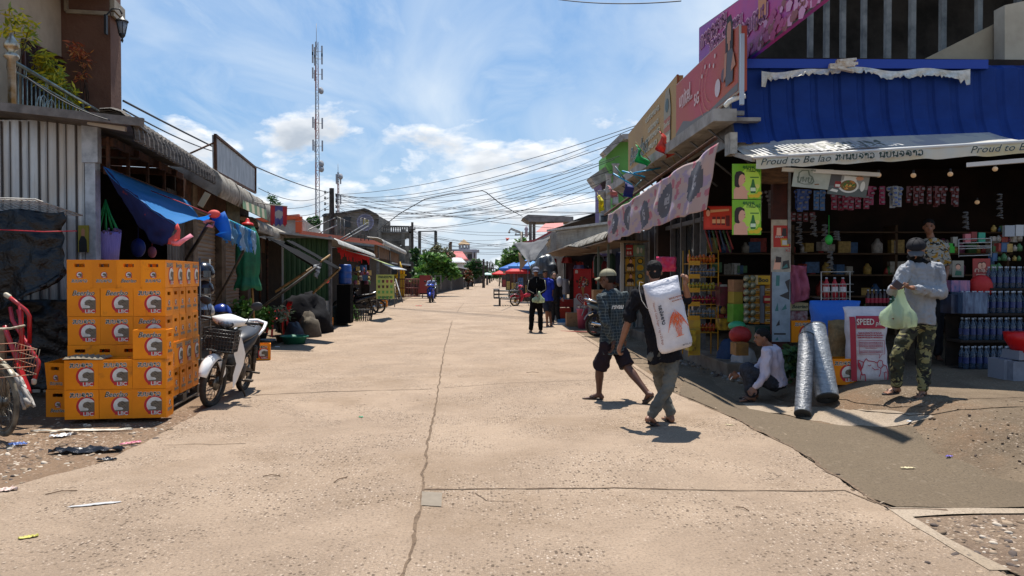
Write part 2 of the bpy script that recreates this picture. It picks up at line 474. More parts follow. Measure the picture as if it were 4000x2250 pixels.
def drape(name,pts,dz,mat,amp=.04,step=.12,sub=.45,maxr=5):
 pts=rough_line([V((p.x,p.y,0))for p in pts],step,amp,hash(name)%17 if 0 else len(name),True)
 bm=bmesh.new();vsb=[bm.verts.new(p)for p in pts];f=bm.faces.new(vsb)
 if f.normal.z<0:f.normal_flip()
 bmesh.ops.triangulate(bm,faces=bm.faces[:])
 for r in range(maxr):
  es=[e for e in bm.edges if e.calc_length()>sub and min(e.verts[0].co.y,e.verts[1].co.y)<26 and max(abs(e.verts[0].co.x),abs(e.verts[1].co.x))<14]
  if not es:break
  bmesh.ops.subdivide_edges(bm,edges=es,cuts=1)
  bmesh.ops.triangulate(bm,faces=[f for f in bm.faces if len(f.verts)>3])
 for v in bm.verts:v.co.z=gh(v.co.x,v.co.y)+dz
 bm.normal_update()
 for f in bm.faces:
  if f.normal.z<0:f.normal_flip()
  f.smooth=True
 me=bpy.data.meshes.new(name);bm.to_mesh(me);bm.free()
 return struct(name,me,mat)
def S2(*pp):return[gr(x,y)for x,y in pp]
lft=S2((0,1922),(194,1864),(388,1818),(500,1767),(567,1735),(700,1660),(830,1590),(930,1500),(1000,1390),(1216,1280),(1521,1198),(1615,1160),(1700,1135))
rgt=S2((1960,1106),(2100,1175),(2232,1290),(2313,1328),(2560,1477),(2636,1540),(2884,1650),(3100,1760),(3354,1928),(3463,1998),(3600,2078),(3900,2250))
road_pts=[V((-14,3.2,0)),V((-9,4.6,0))]+lft+[V((-4.9,90,0)),V((-4.6,400,0)),V((3.5,400,0)),V((2.5,180,0))]+rgt+[V((2.9,2.5,0)),V((4.5,.3,0)),V((-14,.3,0))]
drape('road',road_pts,.016,m_road,.035)
mort=S2((2680,1470),(2650,1540),(2750,1583),(2884,1646),(3100,1756),(3354,1926),(3500,1985),(3750,1992),(4000,1988),(4500,1975),(4500,1930),(4000,1895),(3870,1865),(3750,1800),(3650,1775),(3600,1705),(3565,1668),(3400,1674),(3200,1655),(3050,1625),(2930,1600),(2840,1545),(2770,1480))
drape('mortar_strip',mort,.012,m_mortar,.03)
pale=S2((2860,1600),(3050,1618),(3200,1650),(3400,1670),(3560,1662),(3650,1630),(3400,1600),(3200,1590),(3040,1585),(2900,1570))
drape('pale_cement_strip',pale,.008,m_pale,.07)
drape('pale_cement_edge',S2((3463,1992),(3800,1998),(4300,1990),(4300,2012),(3800,2016),(3560,2030),(3700,2120),(3950,2240),(3870,2240),(3600,2080)),.020,m_pale,.02)
drape('gravel_patch',S2((3560,2030),(3800,2016),(4300,2010),(4300,2400),(4080,2300),(3950,2240),(3700,2120)),.010,m_gravel,.03)
drape('dirt_verge',[V((-12,4,0)),V((-9,4.8,0))]+S2((-300,2010),(0,1925),(194,1868),(388,1822),(500,1770),(567,1738),(700,1663),(830,1595),(940,1500),(1010,1390),(960,1370))+[V((-8,17,0)),V((-12,14,0))],.010,m_dirt,.10)
def strip(name,pts,w,mat,dz,amp=.03,seed=0,cat=None):
 pts=rough_line([V((p.x,p.y,0))for p in pts],.05,amp,seed)
 vs=[]
 for i,p in enumerate(pts):
  d=(pts[min(i+1,len(pts)-1)]-pts[max(0,i-1)]).normalized();nn=V((-d.y,d.x,0))
  k=w*(.35+1.1*abs(noise.noise(V((p.x*6+seed,p.y*6,9))))+.35*abs(noise.noise(V((p.x*25,p.y*25,seed)))))
  z=gh(p.x,p.y)+dz
  a=p+nn*k;b=p-nn*k;vs+=[(a.x,a.y,z),(b.x,b.y,z)]
 mb=MB();mb.add(vs,[(2*i,2*i+1,2*i+3,2*i+2)for i in range(len(pts)-1)])
 return struct(name,mb,mat)
jt=S2((1580,2249),(1600,2180),(1640,2000),(1650,1925),(1677,1708),(1700,1600),(1716,1491),(1736,1366),(1770,1242),(1809,1188),(1840,1141),(1880,1104))
jt=[V((-.46,2.5,0))]+jt
strip('road_joint',jt,.015,MC['crack'],.021,.028)
strip('road_joint',S2((1655,1922),(2000,1918),(2400,1916),(2800,1925),(3100,1928),(3300,1925),(3420,1975)),.014,MC['crack'],.0205,.015,3)
strip('road_joint',S2((1000,1548),(1300,1535),(1690,1524)),.016,MC['crack'],.0205,.03,5)
strip('road_joint',S2((1000,1340),(1250,1290),(1400,1222),(1800,1218),(2060,1228)),.022,MC['crack'],.0205,.02,6)
strip('road_crack',S2((1720,1520),(2000,1500),(2350,1488),(2560,1480)),.008,MC['crack'],.0205,.02,6)
strip('road_crack',S2((3340,1600),(3440,1612),(3550,1625),(3640,1622),(3760,1600),(4000,1588)),.02,MC['crack'],.011,.03,9)
strip('road_crack',S2((3250,1563),(3350,1570),(3480,1590),(3640,1588),(3800,1560),(4000,1552)),.012,MC['crack'],.011,.04,12)
strip('road_crack',S2((3000,1545),(3080,1570),(3180,1585),(3230,1602),(3320,1625)),.014,MC['crack'],.011,.03,13)
strip('road_crack',S2((1850,1935),(1900,1966),(2010,1968)),.006,MC['crack'],.0205,.02,19)
strip('road_crack',S2((640,1745),(820,1745),(960,1740)),.008,MC['crack'],.0205,.05,29)
strip('road_crack',S2((2250,1300),(2330,1355),(2480,1440),(2620,1545)),.016,MC['crack'],.0205,.02,23)
strip('road_crack',S2((2636,1540),(2884,1648),(3100,1758),(3354,1927),(3480,1996),(3700,2004)),.016,MC['crack'],.0215,.035,24)
strip('road_crack',S2((1010,1345),(1100,1330),(1216,1282),(1521,1199)),.03,MC['crack'],.0205,.03,31)
drape('cement_patch',S2((1648,1930),(1728,1936),(1724,1990),(1645,1985)),.0215,M('patch cement',(.19,.160,.125),.95,col2=(.22,.185,.145),ns=20,spec=.1),.006,.03)
m_tread=M('tyre dust',(.255,.20,.145),.95,col2=(.33,.26,.19),ns=14)
jtp=((1600,2180),(1640,2000),(1650,1925),(1662,1820),(1677,1708),(1700,1600),(1716,1491),(1736,1366));rt_=[0]
def stones(name,n,region,smin,smax,mats,label,seed=1):
 random.seed(seed);mb=MB()
 for i in range(n):
  px,py=region();p=gr(px,py);r=rnd(smin,smax)*(1 if random.random()<.8 else 1.7)
  R=Euler((rnd(0,.5),rnd(0,.5),rnd(0,6))).to_matrix()
  mb.ell(p+V((0,0,r*.25)),(r*rnd(.8,1.5),r*rnd(.6,1),r*.5),R,6,4,random.randrange(len(mats)))
 o=obj(name,mb,mats);tag(o,label,None,None,'stuff')
ms=[M('stone a',(.30,.22,.15),.9),M('stone b',(.16,.11,.07),.9),M('stone c',(.45,.38,.3),.9),M('stone d',(.08,.06,.05),.9)]
def reg_left():
 while True:
  x,y=rnd(0,760),rnd(1640,1900)
  if y<1905-x*.3:return x,y
stones('gravel',620,reg_left,.006,.022,ms,'small stones scattered over the dirt verge by the crates',3)
def reg_right():return rnd(3560,4100),rnd(2025,2249)
stones('gravel',480,lambda:(lambda x,y:(x,max(y,2030+max(0,(3700-x))*.1+max(0,0))))(*reg_right()),.006,.02,ms,'wet gravel heaped at the right edge of the road',4)
stones('gravel',300,lambda:(rnd(1650,3300)if random.random()<.6 else rnd(0,1650),1700+549*random.random()**.7),.003,.008,ms,'tiny pebbles loose on the concrete road',5)
stones('gravel',260,lambda:(lambda t:(2660+250*t+rnd(-15,60),1395+90*t+rnd(-10,28)))(random.random()),.012,.04,[ms[1],ms[3],M('stone e',(.2,.18,.16),.9)],'rubble lying along the raised kerb of the corner shop',6)
mg=[M('grit a',(.13,.085,.05),.95),M('grit b',(.20,.14,.09),.95),M('grit c',(.08,.055,.04),.95),M('grit d',(.30,.23,.16),.95)]
stones('grit',520,lambda:(rnd(1330,1700),1515+85*random.random()),.005,.014,mg,'brown grit gathered on the road left of the joint',31)
stones('grit',300,lambda:(lambda k:(jtp[k][0]+(jtp[k+1][0]-jtp[k][0])*0+rnd(-16,16),jtp[k][1]+rnd(-40,60)))(random.randrange(7)),.003,.010,mg,'grit lying along the long road joint',32)
stones('grit',420,lambda:(lambda q,k:(q[k][0]+(q[k+1][0]-q[k][0])*rt_[0]+rnd(-22,26),q[k][1]+(q[k+1][1]-q[k][1])*rt_[0]+rnd(-14,14)))(((2560,1477),(2636,1540),(2884,1650),(3100,1760),(3354,1928),(3463,1998)),(rt_.__setitem__(0,random.random()),random.randrange(5))[1]),.004,.016,mg,'crumbled grit along the broken right edge of the road',33)
stones('grit',420,lambda:(lambda x:(x,1922-x*.30+rnd(-16,30)))(rnd(0,760)),.004,.014,mg,'grit spilling from the dirt verge onto the road',34)
stones('grit',260,lambda:(rnd(3060,4050),rnd(1560,1960)),.004,.012,mg,'loose grit on the forecourt of the corner shop',35)
def scrap(name,label,cat,px,py,sx,sy,rz,mat,seed,th=.004,crump=.5):
 random.seed(seed);p=gr(px,py)+V((0,0,.022))
 def fn(u,v):
  e=1-.35*noise.noise(V((u*3+seed,v*2,1)))
  x=(u-.5)*sx*e;y=(v-.5)*sy*(1+.6*noise.noise(V((u*4,seed,0))))*(1-.6*(2*u-1)**2)
  z=abs(noise.noise(V((u*5+seed,v*4,seed))))*crump*min(sx,sy)
  return(x,y,z)
 mb=MB();mb.grid(fn,14,7,0,crump<.3)
 o=obj(name,mb,mat,None,p);o.rotation_euler=(0,0,rz);solid(o,th)
 return tag(o,label,cat)
mbk=M('black plastic',(.015,.015,.018),.35,bump=.4,bs=18,spec=.6)
mwh=M('white litter',(.75,.74,.72),.6)
scrap('plastic_rag','crumpled black plastic rag lying on the dirt in front of the beer crates','rag',340,1772,.62,.16,.12,mbk,2)
scrap('plastic_rag','small black scrap on the dirt just right of the larger black rag','rag',418,1805,.16,.06,.1,mbk,5)
scrap('plastic_strip','clear plastic strip lying on the road near the bottom left','litter',370,1982,.30,.05,.35,M('clear scrap',(.6,.6,.6),.2,alpha=.75),7,.002,.15)
scrap('paper_scrap','torn white plastic scrap on the dirt left of the black rag','litter',235,1712,.18,.1,.4,mwh,8)
scrap('paper_scrap','pinkish paper scrap at the left end of the dirt edge','litter',24,1925,.15,.08,.2,M('pale scrap',(.6,.45,.38),.7),9)
scrap('plastic_string','tangled pale string lying on the dirt in front of the crates','string',330,1690,.95,.06,.06,M('string',(.62,.56,.45),.8),10)
scrap('plastic_wrapper','pink twisted wrapper on the dirt edge','wrapper',512,1740,.18,.05,.7,M('pink scrap',(.6,.2,.25),.5),11)
scrap('dry_leaf','yellow leaf on the road near the bottom left corner','leaf',112,2112,.10,.035,.5,M('leafy',(.5,.45,.1),.6),12)
scrap('plastic_wrapper','blue and white wrapper beside the bicycle wheel','wrapper',70,1745,.16,.07,.1,M('blue scrap',(.25,.33,.6),.5),13)
scrap('dry_leaf','pale husk lying on the brown mortar strip','leaf',3545,1838,.11,.03,-.1,M('husk',(.6,.5,.3),.7),14)
scrap('dry_leaf','small tan leaf on the road ahead of the sack carrier','leaf',2850,1668,.09,.02,-.6,MC['husk'],15)
scrap('paper_scrap','white scrap at the end of the mortar strip','litter',3552,1655,.05,.03,.3,mwh,16)
scrap('plastic_wrapper','tiny purple wrapper on the pale cement at the right','wrapper',3708,1793,.06,.03,.1,M('purple scrap',(.2,.15,.5),.5),17)
scrap('plastic_wrapper','small green wrapper on the road near the joint','wrapper',1410,1637,.045,.03,.1,M('green scrap',(.02,.35,.18),.5),18)
scrap('paper_scrap','white scrap on the left pavement behind the white motorbike','litter',1083,1360,.1,.07,.1,mwh,19)
scrap('plastic_wrapper','small red scrap on the road ahead of the blue motorbike','wrapper',1636,1197,.3,.12,.1,M('red scrap',(.7,.05,.04),.5),21)
for i,(px,py,l,a)in enumerate([(1330,1885,.16,1.1),(2900,2000,.11,-1.0),(1060,1870,.13,.1),(240,1935,.2,.5),(2080,1460,.2,.1)]):
 mb=MB();p=gr(px,py);mb.tube([(-l/2,0,.022),(0,.01,.03),(l/2,0,.022)],.0035,5)
 o=obj('twig',mb,M('twig',(.12,.07,.04),.9),None,p);o.rotation_euler=(0,0,a)
 tag(o,'thin dry twig lying on the concrete road','twig','twigs scattered over the road')
 #  left side of the street
LO=V((-4.35,9.54,0));LD=V((-.139,.990,0));LN=V((.990,.139,0));UP=V((0,0,1))
def LP(s,n,z):return LO+LD*s+LN*n+UP*z
def atL(px,py,n):
 d=ray(px,py);c=(LO+LN*n-CAMP).dot(LN)/d.dot(LN);return CAMP+d*c
def sL(px,n,py=1075):return(atL(px,py,n)-LO).dot(LD)
m_galv=M('galvanised sheet','#c9ccce',.42,.35,'#a5a9ad',3,bump=.12,bs=9,stretch=(1,1,.35),col3='#b3a595',ns3=.8)
m_galvd=M('old roofing sheet','#77726b',.6,.3,'#4b453f',2.5,bump=.2,bs=8)
m_fib=M('weathered awning sheet','#9b968c',.75,.1,'#6e675d',4,bump=.3,bs=14)
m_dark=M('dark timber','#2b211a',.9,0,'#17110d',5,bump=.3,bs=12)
m_black=M('black paint',(.02,.02,.02),.5)
m_steel=M('grey steel','#7b7b7a',.5,.5,'#5b5652',8)
m_rust=M('rust steel','#5b3a28',.85,.1,'#2e211a',9,bump=.3)
def corr(mb,path,a,b,pitch=.2,amp=.02,mi=0,kind='rib',res=6):
 path=[V(p)for p in path];D=V(b)-V(a);ln=D.length;nu=max(4,int(ln/pitch*res))
 nrm=[]
 for i,p in enumerate(path):
  t=path[min(i+1,len(path)-1)]-path[max(i-1,0)]
  nrm.append(t.cross(D).normalized())
 def off(x):
  q=(x/pitch)%1.0
  if kind=='rib':return amp*(1 if .40<q<.60 else(max(0,1-abs(q-.5-(.1 if q>.5 else-.1))/.07)))
  return amp*math.sin(q*2*PI)
 vs=[];fs=[];k=len(path)
 for i in range(nu+1):
  x=i/nu*ln
  for p,q in zip(path,nrm):vs.append(V(a)+p+D*(i/nu)+q*off(x))
 for i in range(nu):
  for j in range(k-1):fs.append((i*k+j,(i+1)*k+j,(i+1)*k+j+1,i*k+j+1))
 mb.add(vs,fs,mi,kind!='rib')
shed=thing('corrugated_shop','open-fronted shop with silver corrugated side wall and dark curved-edge roof at far left','shop',LP(0,0,0))
def ch(name,mb,mat,par):
 o=obj(name,mb,mat,par);o.location=-par.location;return o
mb=MB();pR=at(353,900,10.0);x1=pR.x
corr(mb,[V((0,0,.02)),V((0,0,3.6))],V((-9.6,10.0,0)),V((x1,10.0,0)),.235,.05)
corr(mb,[V((0,0,.02)),V((0,0,3.6))],V((-9.55,10.004,0)),V((x1,10.004,0)),.078,.007,0,'sin',6)
ch('side_wall',mb,m_galv,shed)
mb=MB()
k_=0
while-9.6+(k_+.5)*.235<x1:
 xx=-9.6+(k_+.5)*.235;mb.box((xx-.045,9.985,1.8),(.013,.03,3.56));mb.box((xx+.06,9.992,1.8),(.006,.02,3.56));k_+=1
ch('rib_shade',mb,M('painted groove shade','#5c5957',.9),shed)  # dark strips along the ribs: groove shade painted onto the wall
mb=MB();mb.box((x1+.02,10.03,1.72),(.13,.13,3.44));mb.box((x1+.03,9.99,3.3),(.2,.1,.5))
ch('corner_post',mb,M('white trim','#b9bcc0',.5,.3,'#8f9296',6),shed)
def slab(mb,A,B,C_,D_,th,mi=0):
 q=[V(A),V(B),V(C_),V(D_)];mb.prism(q,V((0,0,th)),mi)
e0=LP(-.15,-.35,3.50);s1=4.35
mb=MB()
mb.prism([at(-60,418,9.35),at(545,492,9.38),LP(s1,-.35,3.52),LP(s1,-5.5,3.9)],(0,0,.035))
prof=[(-.36,3.60),(-.22,3.615),(-.10,3.58),(0,3.49),(.05,3.37),(.06,3.25)]
corr(mb,[LN*a+UP*b for a,b in prof],LP(-.18,0,0),LP(s1,0,0),.20,.028,0,'rib',10)
corr(mb,[LN*(a-.014)+UP*(b-.02)for a,b in prof],LP(-.18,0,0),LP(s1,0,0),.20,.028,0,'rib',10)
rf=ch('roof',mb,M('dark roofing sheet','#6d655d',.6,.25,'#3e3832',3,bump=.5,bs=22,stretch=(1,1,6)),shed)
mb=MB();mb.beam(at(-60,410,9.33),at(560,478,9.36),.05,.10)
ch('fascia',mb,M('fascia','#77706a',.7,.1,'#55504b',6),shed)
mb=MB();mb.beam(at(345,478,9.6),at(492,505,9.6),.05,.055)
ch('light_tube',mb,M('tube light','#b9b4ab',.4),shed)
mb=MB()
for q,z in((-.5,3.36),(-1.6,3.42),(-3.0,3.55)):mb.beam(LP(.62-q*.14,q,z),LP(s1,q,z),.05,.1)
for q in(.62,1.6,2.6,3.6):mb.beam(LP(q,-.4,3.33),LP(q+.45,-3.6,3.5),.06,.1)
mb.beam(LP(.5,-.5,2.95),LP(s1+.2,-.5,2.95),.05,.08)
for q in(.6,1.4,2.3,3.2):mb.beam(LP(q,-.5,2.95),LP(q,-.5,3.4),.04,.04)
ch('rafter',mb,m_rust,shed)
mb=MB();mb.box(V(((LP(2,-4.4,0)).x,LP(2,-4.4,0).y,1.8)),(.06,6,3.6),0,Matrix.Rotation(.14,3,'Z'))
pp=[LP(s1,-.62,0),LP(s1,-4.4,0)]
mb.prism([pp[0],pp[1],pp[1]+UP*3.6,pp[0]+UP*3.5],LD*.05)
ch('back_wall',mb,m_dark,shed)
mb=MB();corr(mb,[UP*.02,UP*3.1],LP(sL(655,-.6),-.6,0),LP(sL(728,-.6),-.6,0),.2,.04)
ch('front_panel',mb,M('dull sheet','#6b6763',.55,.4,'#403b37',4,stretch=(1,1,.3)),shed)
mb=MB();mb.beam(LP(sL(735,-.58),-.55,0),LP(sL(735,-.58),-.55,3.3),.22,.22)
ch('pillar',mb,M('dirty concrete','#77695a',.9,0,'#4a3f34',5,bump=.3),shed)
row=thing('shutter_shop','low shop with brown roller shutters under a grey curved awning','shop',LP(s1,0,0))
sh_m=M('brown roller shutter','#8a7460',.55,.2,'#6e5a48',3,stretch=(.3,.3,4))
def shutter(s0,s1_,n,z0,z1,par):
 mb=MB();nn=int((z1-z0)/.085);P=[]
 for i in range(nn*4+1):
  q=i/4.0;k=(i%4);P.append(LN*(.016 if k in(1,2)else(.008 if k==3 else 0.0))+UP*(z0+(z1-z0)*i/(nn*4)))
 vs=[LP(s0,n,0)+p for p in P]+[LP(s1_,n,0)+p for p in P];k=len(P)
 mb.add(vs,[(j,k+j,k+j+1,j+1)for j in range(k-1)])
 ch('roller_shutter',mb,sh_m,par)
xa,xb,xc=sL(746,-.6),sL(843,-.6),sL(857,-.6)
xd,xe=sL(935,-.6),sL(950,-.6)
shutter(xa,xb,-.62,.08,2.95,row);shutter(xc,xd,-.62,.08,2.95,row)
mb=MB()
for s_ in((xb+xc)/2,xe+.1):
 mb=MB();mb.beam(LP(s_,-.56,0),LP(s_,-.56,3.0),.2,.26)
 ch('pillar',mb,M('pillar paint','#6f5f50',.85,0,'#4c4036',5),row)
mb=MB();e1=sL(1056,0);e0s=sL(841,0)
mb.prism([LP(s1+.02,-.6,2.96),LP(xe+.2,-.6,2.96),LP(xe+.2,-.6,3.35),LP(s1+.02,-.6,3.35)],LN*.12)
ch('lintel',mb,m_rust,row)
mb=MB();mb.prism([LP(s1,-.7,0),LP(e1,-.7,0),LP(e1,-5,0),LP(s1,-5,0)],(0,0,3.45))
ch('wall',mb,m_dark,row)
prof2=[(-.9,3.58),(-.3,3.585),(-.10,3.56),(.02,3.48),(.09,3.34),(.10,3.16),(.04,3.05)]
mb=MB();corr(mb,[LN*a+UP*b for a,b in prof2],LP(e0s,0,0),LP(e1+.1,0,0),.24,.022,0,'sin',8)
for i in range(5):mb.tube([LP(e0s+.03+i*(e1-e0s)/4.0,a+.02,b)for a,b in prof2[1:]],.03,6)
mb.prism([LP(e0s,a,b)for a,b in prof2[::-1]]+[],LD*.02)
ch('awning',mb,m_fib,row)
row3=thing('open_shop','dark open shop with a low ragged grey awning next to the green shed','shop',LP(xe+.5,0,0))
t0,t1=sL(999,0),sL(1146,0)
mb=MB();prof3=[(-.9,3.0),(-.3,3.02),(-.08,2.99),(.04,2.9),(.08,2.76),(.06,2.68)]
corr(mb,[LN*a+UP*b for a,b in prof3],LP(t0,0,0),LP(t1,0,0),.3,.03,0,'sin',8)
ch('awning',mb,M('ragged awning','#a39c90',.8,0,'#6d655a',3,bump=.4,bs=10),row3)
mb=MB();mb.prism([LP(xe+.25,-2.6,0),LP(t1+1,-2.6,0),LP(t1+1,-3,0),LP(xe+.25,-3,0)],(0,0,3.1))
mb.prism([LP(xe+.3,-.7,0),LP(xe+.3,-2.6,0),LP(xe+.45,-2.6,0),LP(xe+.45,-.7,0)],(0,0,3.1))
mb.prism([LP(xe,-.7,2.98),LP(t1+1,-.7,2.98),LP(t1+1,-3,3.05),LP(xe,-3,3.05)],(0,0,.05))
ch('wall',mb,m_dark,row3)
mb=MB()
for px in(1016,1044):mb.tube([atL(px,1260,-.3),atL(px,930,-.3)],.035,6)
ch('post',mb,m_rust,row3)
mb=MB();mb.prism([LP(xe+.9,-.64,2.3),LP(t1,-.64,2.3),LP(t1,-.64,2.75),LP(xe+.9,-.64,2.75)],LN*.03)
ch('fascia',mb,M('old brown board','#6a4a35',.9,0,'#3b2a20',4),row3)
A,B,C_,D_=atL(838,527,-.25),atL(996,655,-.25),atL(996,753,-.25),atL(841,671,-.25)
sg=thing('rusty_signboard','blank grey signboard with rusty edges standing on the awning roof','signboard',LP(5,-.25,3.4))
mb=MB();mb.prism([A,B,C_,D_],-LN*.05)
ch('board',mb,M('rusty zinc','#c4c8cc',.5,.0,'#9aa0a6',5,stretch=(1,1,.25),dist=1.5,transl=.25,col3='#6b3a22',ns3=1.6,lo3=.56,hi3=.68),sg)
mb=MB()
for a,b in((A,B),(B,C_),(C_,D_),(D_,A)):mb.beam(a+LN*.01,b+LN*.01,.05,.05)
mb.tube([A+V((0,0,-.15)),A+LD*-.2-LN*1.0+V((0,0,-.7))],.02,6)
mb.tube([B+V((0,0,-.35)),B-LN*.9+V((0,0,-.9))],.02,6)
ch('frame',mb,m_rust,sg)
br=thing('brown_house','brown and cream two-storey house with balcony above the corrugated shop','house',LP(1,-2,0))
m_br=M('brown render','#71503f',.85,0,'#664535',3,bump=.35,bs=18)
m_cr=M('cream render','#b9a68e',.85,0,'#a8957e',2,bump=.15)
m_trim=M('cream trim','#a2937c',.6,0,'#8a7b66',4)
nf=-2.0
pa,pb=atL(433,300,nf),atL(474,300,nf)
sa,sb=(pa-LO).dot(LD),(pb-LO).dot(LD)
nb=nf-.85
mb=MB();mb.prism([LP(sa,nf,0),LP(sb,nf,0),LP(sb,nf-6,0),LP(sa,nf-6,0)],(0,0,8))
ch('wall',mb,m_br,br)
mb=MB();q0=sL(36,nb);q1=sa
mb.prism([LP(q0-1.5,nb,3.0),LP(q1-.004,nb,3.0),LP(q1-.004,nb-.2,3.0),LP(q0-1.5,nb-.2,3.0)],(0,0,5))
ch('balcony_wall',mb,m_cr,br)
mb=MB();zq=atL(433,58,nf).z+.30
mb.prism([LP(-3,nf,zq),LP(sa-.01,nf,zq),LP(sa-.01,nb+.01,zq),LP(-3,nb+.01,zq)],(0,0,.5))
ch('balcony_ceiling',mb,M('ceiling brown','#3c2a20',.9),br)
mb=MB()
zt=atL(433,58,nf).z;zu=atL(433,40,nf).z
mb.beam(LP(sa-.0,nf+.03,zu+.1),LP(sb+.02,nf+.03,zu+.1),.09,.22)
mb.beam(LP(sa-.03,nf+.05,zt),LP(sb+.02,nf+.05,zt),.05,.07)
mb.beam(LP(-2.5,nf+.04,zt+.55),LP(sa-.6,nf+.04,zt+.55),.10,.22)
mb.beam(LP(sa-.03,nf,zt),LP(sa-.03,nf-.75,zt),.05,.07)
mb.beam(LP(sa-.03,nf-.75,zt),LP(sa-.03,nf-.75,zt+.35),.05,.07)
ch('cornice',mb,m_trim,br)
wa,wb=atL(82,150,nb),atL(240,228,nb)
swa,swb=(wa-LO).dot(LD),(wb-LO).dot(LD)
fr=MB()
fr.prism([LP(swa,nb+.004,3.2),LP(swb,nb+.004,3.2),LP(swb,nb+.004,wb.z),LP(swa,nb+.004,wa.z)],LN*.05)
wf=ch('window',fr,M('red timber','#54281d',.5,0,'#3a1a12',5),br)
gp_=MB();k=3
for i in range(k):
 a=swa+(swb-swa)*(i+.12)/k;b=swa+(swb-swa)*(i+.88)/k
 gp_.prism([LP(a,nb+.056,3.3),LP(b,nb+.056,3.3),LP(b,nb+.056,wb.z-.12),LP(a,nb+.056,wb.z-.12)],LN*.01)
o=obj('pane',gp_,M('dark glass',(.02,.022,.025),.08,spec=.8),wf)
nr=-2.12
rl=thing('balcony_railing','ornate metal balcony railing with globe-topped posts above the corrugated shop','railing',LP(0,nr,3.4))
m_rail=M('grey green rail','#8c948d',.35,.8,'#5f665f',9)
r0,r1=atL(52,245,nr),atL(411,446,nr)
R0,R1=(r0-LO).dot(LD),(r1-LO).dot(LD);zr=(r0.z+r1.z)/2
mb=MB();mb.tube([LP(R0,nr,zr),LP(R1,nr,zr)],.03,8);mb.tube([LP(R0,nr,zr-.13),LP(R1,nr,zr-.13)],.016,6)
ch('handrail',mb,m_rail,rl)
mb=MB();nbr=26
for i in range(1,nbr):
 s_=R0+(R1-R0)*i/nbr
 if 6<=i<=9 or 14<=i<=17:
  r=.13 if i%2 else .09
  mb.tube([LP(s_+math.cos(t*PI/8)*r,nr,zr-.42+math.sin(t*PI/8)*r*1.3)for t in range(16)],.010,5,closed=True)
 mb.tube([LP(s_,nr,zr-.13),LP(s_,nr,zr-1.05)],.011,5)
for i in range(5):
 s_=R0+(R1-R0)*(i+.5)/5
 mb.tube([LP(s_+math.cos(t*PI/6)*.035,nr,zr-.065+math.sin(t*PI/6)*.05)for t in range(12)],.007,5,closed=True)
ch('baluster',mb,m_rail,rl)
for s_,sc_ in((R0-.05,1.25),(R1+.06,1.0)):
 mb=MB();z0=zr-1.12
 mb.lathe([(.042*sc_,0),(.042*sc_,1.12),(.08*sc_,1.16),(.075*sc_,1.2),(.03*sc_,1.24),(.075*sc_,1.29),(.08*sc_,1.34),(.05*sc_,1.41),(.012,1.50)],LP(s_,nr,z0),14)
 ch('newel_post',mb,M('gold steel','#a0855c',.3,.8,'#c9c4ba',6),rl)
lt=thing('wall_lantern','black carriage lantern on a curved arm fixed to the brown pillar','lantern',LP(sb-.25,nf,5))
c0=atL(477,112,nf+.28)
mb=MB();ww=LN*-.28
mb.tube([c0+ww+UP*.02,c0+ww+UP*.22,c0+ww*.6+UP*.36,c0+ww*.15+UP*.36,c0+UP*.27],.016,6)
mb.beam(c0+ww-UP*.12,c0+ww+UP*.24,.04,.07)
mb.lathe([(.010,.24),(.04,.2),(.115,.14),(.12,.13),(.08,.12)][::-1],c0,8)
mb.lathe([(.005,-.26),(.025,-.22),(.016,-.18),(.055,-.13),(.06,-.10)],c0,8)
for i in range(6):
 t=i*PI/3;mb.tube([c0+V((math.cos(t)*.06,math.sin(t)*.06,-.10)),c0+V((math.cos(t)*.105,math.sin(t)*.105,.13))],.007,5)
ch('lantern_frame',mb,m_black,lt)
mb=MB();mb.lathe([(.052,-.10),(.095,.12)],c0,6);ch('lantern_glass',mb,M('frosted glass','#8f949a',.3,spec=.5,alpha=.8),lt)
def leaves(mb,c,r,n,ls,mi_n=3,flat=.8,seed=0,droop=.3,asp=.35):
 random.seed(seed);c=V(c);r=r if hasattr(r,'__len__')else(r,r,r)
 for i in range(n):
  d=V((random.gauss(0,1),random.gauss(0,1),random.gauss(0,1))).normalized()*random.random()**.45
  p=c+V((d.x*r[0],d.y*r[1],d.z*r[2]*flat))
  a=V((random.gauss(0,1),random.gauss(0,1),random.gauss(0,.6)-droop)).normalized()
  b=a.cross(V((random.gauss(0,1),random.gauss(0,1),random.gauss(0,1)))).normalized()
  l=ls*rnd(.6,1.3);w_=l*asp
  mb.add([p,p+a*l*.5+b*w_,p+a*l,p+a*l*.5-b*w_],[(0,1,2,3)],random.randrange(mi_n))
def leafmat(n,a,b,c):
 return[M(n+'a',a,.55,transl=.28),M(n+'b',b,.55,transl=.28),M(n+'c',c,.6,transl=.25)]
lm_green=leafmat('leaf green ',(.075,.18,.03),(.13,.25,.05),(.04,.10,.02))
lm_dark=leafmat('leaf dark ',(.035,.09,.025),(.06,.13,.04),(.02,.055,.016))
lm_yel=leafmat('leaf yellow ',(.66,.52,.02),(.50,.46,.03),(.22,.28,.03))
lm_red=leafmat('leaf red ',(.50,.12,.04),(.36,.07,.03),(.52,.22,.06))
m_bark=M('bark','#4a3a2c',.9,0,'#2c221a',12,bump=.5)
